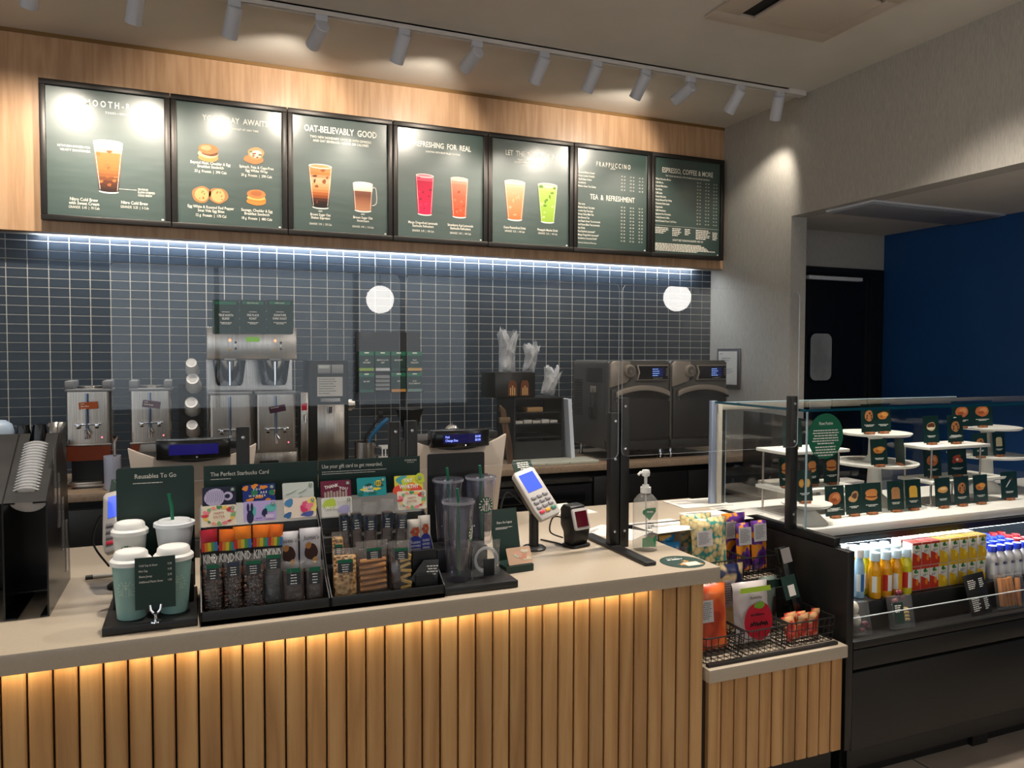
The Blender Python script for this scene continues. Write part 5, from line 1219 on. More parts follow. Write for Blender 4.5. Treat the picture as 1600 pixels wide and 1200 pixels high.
q = MB(GREYP); greek(q, -w+.055, H_-.105, .11, .004, 7, rt, GREYP, y=-.0046, gap=3.4); stuff(q.build('lettering', gr_))
q = MB(CHROME); q.cyl((-.0, -.02, P(514, 640, 4.45).z-CT), .014, .035, 16); q.box0(-.05, .06, -.02, -.004, H_-.235, H_-.215); q.build('spout', gr_, smooth=True)
q = MB(STEEL); q.cyl((w+.02, .1, P(514, 635, 4.45).z-CT), .035, .03, 24, 'x'); q.cyl((w+.045, .1, P(514, 635, 4.45).z-CT), .024, .014, 20, 'x'); q.build('dial', gr_, smooth=True)
hw = thing('hot_water_tower', 'slim steel hot water tap with a red lever mark', 'tap', (P(476, 660, 4.40).x, 4.40, CT)); h2 = P(479, 613, 4.40).z-CT
MB(STEEL).box0(-.021, .021, 0, .2, 0, h2).build('body', hw, bevel=.004); MB(flat('#c21f3a')).prism([(-.015, h2-.10), (.012, h2-.10), (.016, h2-.06), (-.018, h2-.065)], -.004, 0).build('red_mark', hw); MB(CHROME).tube([(0, 0, h2-.13), (0, -.03, h2-.13), (0, -.035, h2-.165)], .008, 10).build('spout', hw, smooth=True)
# tea card rack on the tiles
tk = thing('tea_card_rack', 'black wall rack of green tea sachet cards on the tiles', 'rack', (0, YT-.006, 0))
a, c = P(556, 518, YT-.02), P(656, 612, YT-.02)
MB(pbr('rack_black', '#171513', .35)).box0(a.x, c.x, -.02, -.002, c.z, a.z).build('back_board', tk)
for r_, (y0, y1) in enumerate(((548, 578), (581, 611))):
    z1 = P(600, y0, YT-.06).z; z0 = P(600, y1, YT-.06).z
    MB(pbr('rack_black', '#171513', .35)).box0(a.x, c.x+.01, -.07, -.02, z0-.012, z0-.006).build('shelf', tk)
    for k in range(4):
        x0, x1 = P(561+25*k, y0, YT-.07).x, P(584+25*k, y0, YT-.07).x; xm = (x0+x1)/2; wn = (x1-x0)/2; hh = z1-z0
        n = ('JADE CITRUS MINT', 'EMPEROR\'S CLOUDS & MIST', 'MINT MAJESTY', 'PEACH TRANQUILITY', 'EARL GREY', '', 'CHAI', 'ROYAL ENGLISH BREAKFAST')[r_*4+k]
        lab = 'green tea sachet box reading %s in the wall rack' % n.lower() if n else 'silver foil tea sachets in the wall rack'
        t = thing('tea_box', lab, 'tea box', (xm, YT-.076, z0-.0055))
        if n:
            MB(DKGREEN).box0(-wn, wn, 0, .045, .02, hh).build('box', t); MB(pbr('tea_band', '#1a6a4c', .5)).box0(-wn, wn, -.001, .0, hh*.8, hh).build('band', t)
            MB(flat(('#8fae4a', '#c9cdd2', '#2a4a42', '#caa35c', '#2d5f52', '', '#c98f4e', '#6f8f86')[r_*4+k])).box0(-wn*.95, wn*.95, -.006, .04, 0, .018).build('sachet', t)
            q = MB(WHITEP)
            ws = n.split(); ls = [n] if len(ws) < 2 or n in ('EARL GREY', 'MINT MAJESTY') else [' '.join(ws[:len(ws)//2]), ' '.join(ws[len(ws)//2:])]
            for i, s in enumerate(ls): type_line(q, s, 0, hh*(.52-.13*i), hh*.075, 'C', -.0008, xs=.62, bold=.01, res=1)
            q.rect(-wn*.3, wn*.3, hh*.9, hh*.96, -.0016); stuff(q.build('lettering', t))
        else:
            for i in range(4): MB(pbr('sachet_foil', '#8c9094', .3, .7), T(0, -.002*i, .012+i*.026) @ RX(-16)).box0(-wn*.95, wn*.95, 0, .02, 0, .02).build('sachet', t)
# small wares between grinder and register
pj = thing('steel_pitcher', 'steel pitcher with brush handles standing in it', 'pitcher', (P(571, 705, 4.42).x, 4.42, CT)); h2 = P(571, 690, 4.42).z-CT
MB(STEEL).lathe([(.0001, 0), (.058, 0), (.062, .005), (.062, h2), (.058, h2), (.058, .02), (.0001, .015)], 32, cap=False).build('body', pj, smooth=True)
bb = thing('blue_brush', 'blue handled brush leaning out of the steel pitcher', 'brush', (pj.location.x, 4.42, CT+.024))
MB(pbr('brush_blue', '#14628f', .4)).tube([(.0, 0, .02), (.03, 0, h2), (.075, 0, h2+.055), (.135, 0, h2+.105)], [.008, .010, .016, .012], 12).build('handle', bb, smooth=True); MB(BLACK).cyl((0, 0, .012), .018, .022, 12).build('bristle_head', bb)
bs = thing('black_spatula', 'black long spatula leaning in the pitcher behind the blue brush', 'spatula', (pj.location.x-.012, 4.46, CT+.024))
MB(BLACK).tube([(.0, 0, .0), (.02, 0, h2), (.10, .0, h2+.11)], .008, 8).build('handle', bs, smooth=True); MB(BLACK).box(.11, 0, h2+.125, .03, .008, .04).build('blade', bs, bevel=.003)
wk = thing('white_basket', 'white plastic lattice basket beside the steel pitcher', 'basket', (P(608, 712, 4.40).x, 4.38, CT)); h2 = P(602, 696, 4.40).z-CT
q = MB(WHITE)
for k in range(7): q.box0(-.055+.018*k-.003, -.055+.018*k+.003, -.05, -.046, 0, h2)
for zz in (0, h2*.5, h2-.012): q.box0(-.06, .06, -.051, -.045, zz, zz+.012); q.box0(-.06, .06, .045, .051, zz, zz+.012); q.box0(-.06, -.054, -.05, .05, zz, zz+.012); q.box0(.054, .06, -.05, .05, zz, zz+.012)
q.build('lattice', wk)
kb = thing('black_hopper', 'black tapered hopper on a stand behind the screen posts', 'hopper', (P(640, 690, 4.5).x, 4.5, CT)); h2 = P(640, 640, 4.5).z-CT
MB(BLACK).lathe([(.05, h2-.10), (.085, h2), (.088, h2), (.088, h2+.004)], 4, cap=True).build('funnel', kb); MB(BLACK).box0(-.035, .035, -.035, .035, 0, h2-.1).build('stand', kb, bevel=.003)
# left end of the back worktop
ip = thing('orange_tub', 'translucent orange red storage tub beside the brown urn stand', 'container', (P(138, 650, YU).x-.146, 4.29, CT)); h2 = P(117, 700, 4.36).z-CT
MB(noisy('orange_tub_plastic', [(.3, '#7c2410'), (.7, '#93301a')], nscale=4., rough=.3)).box0(-.035, .035, -.05, .1, 0, h2).build('tub', ip, bevel=.008); MB(pbr('tub_lid', '#2f2b2e', .4)).box0(-.038, .038, -.053, .103, h2, h2+.035).build('lid', ip, bevel=.004)
mj = thing('milk_jug', 'pale blue white jug with chrome tap beside the urns', 'jug', (P(176, 745, 4.33).x, 4.33, CT)); h2 = P(176, 712, 4.33).z-CT
MB(pbr('jug_white', '#b4b9cf', .35)).lathe([(.0001, 0), (.034, 0), (.038, .006), (.04, h2), (.036, h2), (.034, .01)], 28, cap=False).build('body', mj, smooth=True)
q = MB(CHROME); q.cyl((.012, .0, h2+.03), .008, .09, 12); q.lathe([(.008, .07), (.018, .09), (.019, .1), (.0001, .1)], 16, (.012, 0, h2), cap=False); q.build('tap', mj, smooth=True)
dm = thing('silver_dome', 'pale domed machine top at the end of the tiled wall', 'machine', (P(-3, 670, 4.5).x, 4.5, CT)); h2 = P(2, 657, 4.5).z-CT
MB(pbr('dome_pale', '#9fb0c4', .35)).lathe([(.07, .05), (.07, h2-.06), (.06, h2-.02), (.035, h2), (.0001, h2+.004)], 28, cap=False).build('dome', dm, smooth=True); MB(BLACK).cyl((0, 0, .025), .072, .05, 24).build('base', dm)
for k, (px, py, ww, lab) in enumerate(((36, 664, .036, 'black grinder hopper beside the silver dome'), (62, 663, .036, 'black grinder hopper beside the crumpled foil bag'))):
    g = thing('grinder_hopper', lab, 'machine', (P(px, py, 4.5).x, 4.5, CT)); h2 = P(px, py, 4.5).z-CT
    MB(BLACKG).lathe([(.03, 0), (.036, .1), (ww, h2-.05), (ww*.8, h2), (.0001, h2+.004)], 16, cap=False).build('hopper', g, smooth=True); MB(BLACK).box0(-.032, .032, .05, .12, 0, h2*.7).build('body', g, bevel=.006)
fb_ = thing('foil_bag', 'crumpled silver foil coffee bag beside the first urn', 'bag', (P(90, 690, 4.68).x, 4.68, CT)); h2 = P(88, 661, 4.62).z-CT
b = MB(); pillow(b, .085, h2, .07, pbr('silver_foil', '#b4b2ae', .25, .8), 10, 14, wr=.012, seed=3); b.build('foil', fb_, smooth=True, ang=25)
# organiser with bag bundles
YO = 4.50
og = thing('black_organiser', 'black open shelf organiser on the back worktop holding papers', 'organiser', (P(841, 690, YO).x, YO, CT)); x0, x1 = P(803, 690, YO).x-og.location.x, P(880, 690, YO).x-og.location.x; h2 = P(840, 621, YO).z-CT
q = MB(pbr('organiser_black', '#1b1d1f', .4))
for (a, c, d, e, f, g) in ((x0, x0+.012, 0, .3, 0, h2), (x1-.012, x1, 0, .3, 0, h2), (x0, x1, .29, .3, 0, h2), (x0, x1, 0, .3, h2-.01, h2), (x0, x1, 0, .3, 0, .012)): q.box0(a, c, d, e, f, g)
q.build('carcass', og)
for zz in (.15, .235, .31): MB(pbr('organiser_black', '#1b1d1f', .4)).box0(x0+.012, x1-.012, .01, .29, zz, zz+.006).build('shelf', og)
MB(pbr('organiser_front', '#25282a', .4)).box0(x0+.012, x1-.012, .0, .006, .0, .13).build('front_panel', og)
for k in range(5): 
    t = tag(MB(pbr('stack_white', '#c9c5bd', .6)).box0(-.03, .025, -.05, .05, 0, .018+.006*(k % 2)).build('paper_pack', bevel=.002), 'white paper pack %s on the middle shelf of the organiser' % ('lying at the edge', 'second along', 'third along', 'fourth along', 'at the far end')[k], 'paper'); t.location = (og.location.x+x0+.055+.062*k, YO+.09, CT+.2415)
t = tag(MB(KRAFT).box0(-.06, .05, -.06, .06, 0, .03).build('envelope_stack', bevel=.002), 'cream envelope pack on the top shelf of the organiser', 'paper'); t.location = (og.location.x+.0, YO+.1, CT+.3165)
bx = thing('black_caddy', 'black caddy box with two orange lantern prints on the organiser', 'box', (P(809, 620, 4.46).x, 4.50, CT+h2+.0006)); wx = .138; hb = P(809, 582, 4.5).z-CT-h2
MB(pbr('caddy_black', '#15130f', .3)).box0(-wx, wx, 0, .25, 0, hb).build('box', bx, bevel=.003)
for s_ in (-.02, .065):
    q = MB(); q.prism([(s_-.03, .012), (s_+.03, .012), (s_+.028, hb*.55), (s_+.018, hb*.68), (s_-.018, hb*.68), (s_-.028, hb*.55)], -.001, 0, 'y', flat('#6a3a1e')); 
    for i in range(3): q.rect(s_-.017+.014*i, s_-.009+.014*i, .016, hb*(.4+.08*(i % 2)), -.0016, flat('#c9a06a'))
    q.build('lantern_print', bx)
def cutlery_bag(label, x, z, w, h, tilt, seed, dark):
    t = thing('cutlery_bag', label, 'bag', (x, 4.60, z)); t.rotation_euler = (0, R(tilt), 0)
    b = MB(); pillow(b, w, h, .09, clear('milky_bag', (.9, .9, .9), .1, 1., 40., ior=1.5, haze=.42, hazecol=(.85, .85, .86)), 14, 16, wr=.022, seed=seed, wob=.12, fray=.34); b.build('bag', t, smooth=True, ang=30)
    rr = random.Random(seed)
    for k in range(7): MB(pbr('cutlery_grey', '#54575a', .4) if dark else WHITE).tube([(rr.uniform(-.3, .3)*w*.6, rr.uniform(-.01, .01), .01), (rr.uniform(-.4, .4)*w*.8, rr.uniform(-.015, .015), h*rr.uniform(.5, .7))], .006, 6).build('utensil', t)
zc = CT+h2+hb
cutlery_bag('white bag of wrapped cutlery standing on the black caddy', P(793, 560, 4.6).x, zc+.001, .115, P(797, 522, 4.6).z-zc, 0, 3, False)
cutlery_bag('clear bag of dark cutlery standing on the black caddy', P(827, 560, 4.6).x, zc+.001, .09, P(825, 538, 4.6).z-zc, 6, 8, True)
cutlery_bag('clear bag of straws leaning beside the black caddy', P(855, 620, 4.6).x, CT+h2+.012, .10, .17, 12, 11, False)
cbv = tag(MB(pbr('board_white_blue', '#cfd6e2', .45), RY(-4)).prism(rrect(-.014, .014, -.0, .30, .004), 0, .40, 'z').build('cutting_board'), 'white cutting board standing on edge beside the ovens', 'cutting board'); cbv.location = (P(882, 660, 4.50).x+.036, 4.44, CT+.002)
a = at(810, 723, Z=CT+.015); cbo = thing('flat_cutting_board', 'pale green white cutting board lying on the back worktop', 'cutting board', (2.10, 4.40, CT+.0006))
MB(pbr('board_pale', '#a9ab9f', .5)).prism(rrect(-.27, .27, -.10, .09, .01), 0, .018, 'z').build('board', cbo, bevel=.003)
for x in (-.1, .06): MB(BLACK).cyl((x, -.1, .009), .003, .004, 8, 'y').build('peg_hole', cbo)
tg = thing('tongs_bundle', 'bundle of wooden handled tongs hanging by the register', 'tongs', (P(787, 700, 4.44).x, 4.44, CT))
for k in range(5): 
    q = MB(wood('tong_wood', '#4a3526', '#5f4735', '#725744', 1., .5)); hh = P(787, 634, 4.44).z-CT-.006*k
    q.tube(smooth_path([(.03+.007*k, 0, 0), (.012+.009*k, -.002*k, hh*.35), (-.01+.009*k, .0, hh*.7), (-.022+.007*k, 0, hh), (-.03+.007*k, .01, hh-.03)], 5), .004, 6); q.build('tong', tg, smooth=True)
MB(pbr('tong_band', '#6b563d', .7)).box0(-.03, .04, -.012, .012, .26, .295).build('band', tg, bevel=.004)
# ovens
def oven(label, x, Y, rz=0):
    t = thing('rapid_oven', label, 'oven', (x, Y, CT)); w, d = .228, .50; z0, z1 = .068, P(1000, 563, Y).z-CT
    ob = pbr('oven_charcoal', '#4a4845', .42); od = pbr('oven_dark', '#232323', .38); br_ = pbr('oven_bronze', '#968b80', .35, .4)
    MB(ob).prism(rrect(-w, w, z0, z1, .03), .05, d).build('case', t, smooth=True, ang=50)
    MB(ob).prism(rrect(-w, w, z0+.05, z1, .03), 0, .05).build('front_frame', t, bevel=.004)
    zd = z1-.185
    ob_ = MB(od); ob_.box0(-w+.012, w-.012, -.022, .0, z0+.07, zd); od_ = ob_.build('door', t, bevel=.008)
    MB(od).box0(-w+.004, w-.004, -.012, .0, z0, z0+.06).build('lower_trim', t, bevel=.006)
    pts = [(-w*.86, -.06, zd-.065), (-w*.84, -.06, zd-.03), (-w*.45, -.066, zd-.002), (0, -.068, zd+.008), (w*.45, -.066, zd-.002), (w*.84, -.06, zd-.03), (w*.86, -.06, zd-.065)]
    b = MB(br_); sp = smooth_path(pts, 5)
    b.add([(p.x, p.y, p.z-.016) for p in sp]+[(p.x, p.y, p.z+.016) for p in sp]+[(p.x, p.y+.016, p.z-.016) for p in sp]+[(p.x, p.y+.016, p.z+.016) for p in sp],
          [f for i in range(len(sp)-1) for n in (len(sp),) for f in ((i, i+1, n+i+1, n+i), (2*n+i, 3*n+i, 3*n+i+1, 2*n+i+1), (n+i, n+i+1, 3*n+i+1, 3*n+i), (i, 2*n+i, 2*n+i+1, i+1))]); b.build('handle', od_, bevel=.002)
    for s_ in (-1, 1): MB(CHROME).cyl((s_*w*.86, -.04, zd-.055), .007, .045, 10, 'y').build('handle_pin', od_)
    b = MB(br_); b.prism([(-w+.004, zd+.01), (-w*.42, zd+.045), (-w*.28, zd+.10), (-w*.34, z1-.008), (-w+.03, z1-.004), (-w+.004, z1-.03)], -.02, .01); b.build('bronze_cheek', t, bevel=.006)
    MB(br_).lathe([(.0001, -.04), (.034, -.038), (.042, -.028), (.044, -.01)], 32, (-w*.38, 0, zd+.115), 'y', False).build('vent_disc', t, smooth=True)
    q = MB(ob); 
    for i in range(3): q.lathe([(.010+.007*i, -.0415), (.0125+.007*i, -.0425), (.014+.007*i, -.0405)], 24, (-w*.38, 0, zd+.115), 'y', False)
    q.build('vent_ring', t, smooth=True)
    MB(br_).prism([(-w*.13, zd+.055), (w*.93, zd+.055), (w*.93, zd+.155), (-w*.13, zd+.155), (-w*.06, zd+.105)], -.018, .0).build('panel_bezel', t, bevel=.002)
    pb_ = MB(BLACKG); pb_.prism([(-w*.08, zd+.062), (w*.90, zd+.062), (w*.90, zd+.148), (-w*.08, zd+.148), (-w*.02, zd+.105)], -.021, -.016); pn_ = pb_.build('panel', t)
    MB(pbr('oven_lcd', '#0a1030', .15, emit='#101d5c', estr=.5), T(w*.55, -.0225, zd+.108)).box0(-.042, .042, 0, .002, -.028, .028).build('lcd', pn_)
    q = MB(lamp_mat('lcd_text', (.3, .5, 1.), .9), T(w*.55, -.0225, zd+.108)); 
    for i in range(4): greek(q, -.038, .022-.014*i, .076, .005, 1, rt, q.mat, y=-.0008)
    stuff(q.build('lettering', t))
    for i in range(4): MB(GREYP).box0(w*.42+.018*i, w*.42+.018*i+.012, -.0235, -.02, zd+.066, zd+.072).build('soft_key', pn_); MB(GREYP).box0(w*.84, w*.88, -.0235, -.02, zd+.085+.014*i, zd+.092+.014*i).build('soft_key', pn_)
    for i in range(8): MB(od).box0(-w-.002, -w+.001, .08, .30, z1-.06-.012*i, z1-.055-.012*i).build('side_louvre', t)
    for i in range(14): MB(od).box0(-w-.002, -w+.001, .36, .47, z1-.14-.018*i, z1-.133-.018*i).build('side_louvre', t)
    for sx in (-1, 1):
        for sy in (.04, d-.06): MB(CHROME).lathe([(.012, 0), (.017, .004), (.011, .012), (.011, z0)], 14, (sx*(w-.035), sy, 0), cap=True).build('leg', t, smooth=True)
    return t
YOV = 4.32
xo = P(950, 600, YOV).x+.232
oven('charcoal rapid oven with tongs hung on its side', xo, YOV); oven('charcoal rapid oven next to the woven papered wall', xo+.466, YOV)
for k, yy in enumerate((.21, .17)):
    s = thing('scissors', ('black handled scissors hanging on the oven side above its louvres', 'black handled scissors hanging on the oven side nearer the door')[k], 'scissors', (xo-.228-.004, YOV+yy, CT+.46))
    MB(pbr('clear_hook', '#8a857c', .3)).box0(-.01, .001, -.012, .012, -.02, .02).build('hook', s, bevel=.002)
    q = MB(STEEL)
    for s_ in (-1, 1): q.prism([(s_*.002, -.03), (s_*.008, -.02), (s_*.004, -.12), (s_*.001, -.12)], -.013, -.010, 'x')
    q.build('blade', s)
    for s_ in (-1, 1): MB(BLACK).tube([(-.0115, s_*.012+.011*math.cos(a*PI/8), -.16+.038*math.sin(a*PI/8)) for a in range(16)], .0035, 6, closed=True).build('handle_loop', s, smooth=True)
# certificate on the papered wall
cf = thing('framed_certificate', 'silver framed certificate on the papered wall beside the ovens', 'picture', (XR-.001, 0, 0))
y0, z1 = 4.889, at(1123, 545, X=XR).z; y1, z0 = 4.625, at(1158, 608, X=XR).z
MB(pbr('frame_pewter', '#6f6f72', .35, .6)).box0(-.016, 0, y1, y0, z0, z1).build('frame', cf, bevel=.003); MB(PAP).box0(-.018, -.015, y1+.025, y0-.02, z0+.03, z1-.02).build('sheet', cf)
q = MB(GREYP, Matrix.Translation((-.018, y0-.03, z1-.03)) @ RZ(-90)); greek(q, .01, -.005, .05, .006, 1, rt, GREYP); greek(q, .03, -.04, .12, .005, 3, rt, GREYP, gap=3); greek(q, .02, -.12, .16, .003, 5, rt, GREYP, gap=3); stuff(q.build('lettering', cf))
# ================================================================== PASTRY CASE AND OPEN FRIDGE
FBLK = pbr('fridge_black', '#161615', .4); XF0, XF1 = XCASE, 4.55
fr = thing('open_fridge', 'black open front display fridge under the pastry case', 'fridge', (0, 0, 0))
MB(FBLK).box0(XF0, XF0+.034, 2.10, 2.90, .15, .889).build('end_panel', fr, bevel=.003)
MB(FBLK).box0(XF0+.034, XF1, 2.10, 2.125, .143, .436).build('lower_panel', fr, bevel=.004)
MB(FBLK).box0(XF0+.034, XF1, 2.098, 2.125, .447, .52).build('upper_panel', fr, bevel=.004)
MB(FBLK).box0(XF0+.034, XF1, 2.098, 2.13, .524, .552).build('glass_rail', fr, bevel=.002)
MB(BLACK).box0(XF0+.04, XF1, 2.125, 2.9, .06, .54).build('cabinet', fr)
MB(pbr('kick_black', '#0b0b0b', .6)).box0(XF0+.03, XF1, 2.17, 2.8, 0, .06).build('kick', fr)
MB(FBLK).box0(XF0+.03, XF1, 2.158, 2.17, .075, .10).build('kick_rail', fr)
for x in (2.26, 2.98, 3.75): MB(FBLK).box0(x-.045, x+.045, 2.15, 2.2, 0, .143).build('foot', fr)
FIN = noisy('fridge_liner', [(.3, '#1c2228'), (.7, '#262d34')], (60, 1, 1), 4., rough=.5)
MB(FIN).box0(XF0+.034, XF1, 2.60, 2.62, .54, .87).build('liner_back', fr); MB(pbr('fridge_shelf', '#0f1011', .4)).box0(XF0+.034, XF1, 2.20, 2.60, .54, .6535).build('product_deck', fr, bevel=.003)
MB(FBLK).box0(XF0+.034, XF1, 2.30, 2.9, .858, .885).build('canopy', fr)
b = MB(lamp_mat('fridge_led', (.78, .9, 1.), 70.)).box0(XF0+.05, XF1, 2.315, 2.335, .853, .8575); b.build('light_strip', fr)
LOWG = clear('fridge_glass', (.92, .94, .95), .01, ior=1.5)
MB(LOWG).poly([(XF0+.034, 2.108, .552), (XF1, 2.108, .552), (XF1, 2.108, .636), (XF0+.034, 2.108, .636)]).build('front_glass', fr); MB(pbr('glass_edge_pale', '#cfd8dc', .15)).box0(XF0+.034, XF1, 2.106, 2.110, .636, .639).build('glass_edge', fr)

cs = thing('pastry_case', 'glass pastry display case with white deck above the fridge', 'display case', (0, 0, 0))
MARB = noisy('pale_stone_deck', [(.3, '#e2ddd5'), (.7, '#e9e5de')], nscale=12., rough=.35)
MB(MARB).box0(XF0+.037, XF1, 2.318, 2.90, .887, .92).build('deck', cs, bevel=.003)
MB(BLACK).box0(XF0-.001, XF0+.028, 2.165, 2.62, .893, .925).build('edge_rail', cs, bevel=.002)
ZG = 1.385; GL = clear('case_glass', (.95, .975, .98), .008, ior=1.5); GE = pbr('glass_edge_teal', '#0f4a5c', .1, 0, .6); GEP = pbr('glass_edge_light', '#a9c3cf', .12)
MB(GL).poly([(XF0+.01, 2.325, .92), (XF1, 2.325, .92), (XF1, 2.325, ZG), (XF0+.01, 2.325, ZG)]).build('front_pane', cs)
MB(GL).poly([(XF0+.01, 2.325, .92), (XF0+.01, 2.87, .92), (XF0+.01, 2.87, ZG), (XF0+.01, 2.325, ZG)]).build('side_pane', cs)
MB(GL).poly([(XF0, 2.32, ZG+.004), (XF1, 2.32, ZG+.004), (XF1, 2.89, ZG+.004), (XF0, 2.89, ZG+.004)]).build('top_pane', cs)
b = MB(GE); b.box0(XF0, XF1, 2.318, 2.321, ZG, ZG+.010); b.box0(XF0-.001, XF0+.002, 2.32, 2.89, ZG, ZG+.010); b.build('top_edge', cs)
MB(GEP).box0(XF0+.008, XF0+.013, 2.322, 2.328, .925, ZG).build('corner_edge', cs)
MB(GEP).box0(XF0, XF1-.8, 2.888, 2.891, ZG+.001, ZG+.006).build('rear_edge', cs)
ALU = pbr('case_aluminium', '#93a0b8', .35, .4); CRM = pbr('case_cream', '#b9b2a4', .5)
MB(ALU).box0(XF0-.018, XF0+.012, 2.885, 2.905, .921, ZG+.012).build('rear_post', cs, bevel=.002); MB(CRM).box0(XF0+.013, XF0+.035, 2.875, 2.905, .92, ZG-.002).build('rear_jamb', cs, bevel=.002); MB(CRM).box0(XF0+.013, XF1, 2.88, 2.905, ZG-.03, ZG-.002).build('rear_rail', cs, bevel=.002)
MB(BLACK).box0(XF0+.036, XF0+.06, 2.885, 2.905, .92, ZG-.03).build('slide_track', cs)
RD = clear('rear_door_glass', (.9, .92, .94), .01, ior=1.5)
for x0, x1, y in ((XF0+.06, 3.3, 2.889), (3.2, XF1, 2.898)): MB(RD).poly([(x0, y, .925), (x1, y, .925), (x1, y, ZG-.03), (x0, y, ZG-.03)]).build('sliding_door', cs); MB(GEP).box0(x0, x0+.004, y-.002, y+.002, .925, ZG-.03).build('door_edge', cs)
# sticker on the front glass
so = thing('glass_sticker', 'oval green sticker reading planet positive on the case glass', 'sticker', (P(1290.6, 681.5, 2.322).x, 2.3235, P(1290.6, 681.5, 2.322).z))
a = P(1290, 646, 2.322).z-so.location.z; rx = (P(1318, 681, 2.322).x-P(1263, 681, 2.322).x)/2
MB(pbr('sticker_bright_green', '#0a6b4c', .45)).disc(0, 0, rx, a, 0, 40).build('oval', so)
q = MB(WHITEP); type_line(q, 'Planet Positive', 0, a*.5, a*.13, 'C', bold=.012, xs=.72); greek(q, 0, a*.28, rx*1.5, a*.05, 6, rt, WHITEP, 'C', gap=2.3); greek(q, 0, -a*.45, rx*1.45, a*.055, 4, rt, WHITEP, 'C', gap=2.2); stuff(q.build('lettering', so))
# stands inside the case
PLATE = pbr('white_melamine', '#e4e1da', .4); CAKE = pbr('white_ceramic', '#dedbd4', .3)
def shelf_stand(label, x0, x1, y0, y1, zu, xl1, zl):
    t = thing('display_riser', label, 'display stand', ((x0+x1)/2, (y0+y1)/2, CT+.0006)); c = (x0+x1)/2; cy = (y0+y1)/2; zu -= CT; zl -= CT
    MB(PLATE).box0(x0-c, x1-c, y0-cy, y1-cy, zu-.014, zu).build('upper_plate', t, bevel=.002); MB(PLATE).box0(x0-c, xl1-c, y0-.02-cy, y1-cy, zl-.014, zl).build('lower_plate', t, bevel=.002)
    for x in (x0+.03, x1-.05):
        for y in (y0+.014, y1-.014): MB(STEEL).cyl((x-c, y-cy, (zu-.014)/2), .005, zu-.014, 10).build('leg', t, smooth=True)
    MB(pbr('riser_foot', '#a7a199', .5)).box0(x0+.01-c, x1-.03-c, y0-cy, y1-cy, 0, .004).build('foot_plate', t)
shelf_stand('two tier white riser beside the green oval sticker', 2.30, 2.655, 2.55, 2.74, 1.195, 2.70, 1.032)
shelf_stand('two tier white riser between the two tiered cake stands', 3.07, 3.47, 2.49, 2.66, 1.190, 3.56, 1.035)
def cake_tower(label, x, y, z1, r1, z2, r2):
    t = thing('cake_stand', label, 'cake stand', (x, y, CT+.0006)); z1 -= CT; z2 -= CT
    MB(CAKE).lathe([(.085, 0), (.075, .012), (.035, .05), (.028, z1-.03), (.05, z1-.012)], 28, cap=True).build('foot', t, smooth=True)
    MB(CAKE).lathe([(.0001, z1-.012), (r1-.01, z1-.012), (r1, z1-.004), (r1, z1), (.0001, z1)], 40, cap=False).build('lower_plate', t, smooth=True, ang=30)
    if z2 > z1:
        MB(CAKE).lathe([(.05, z1+.001), (.03, z1+.03), (.028, z2-.03), (.05, z2-.012)], 24, cap=True).build('stem', t, smooth=True)
        MB(CAKE).lathe([(.0001, z2-.012), (r2-.01, z2-.012), (r2, z2-.004), (r2, z2), (.0001, z2)], 40, cap=False).build('upper_plate', t, smooth=True, ang=30)
cake_tower('two tier white cake stand beside the green oval sticker', 2.89, 2.63, 1.118, .185, 1.253, .155)
cake_tower('two tier white cake stand by the blue wall end of the case', 3.735, 2.70, 1.105, .18, 1.246, .155)
cake_tower('small single white cake stand beside the corner post of the case', 2.315, 2.445, 1.0, .10, 0, 0)
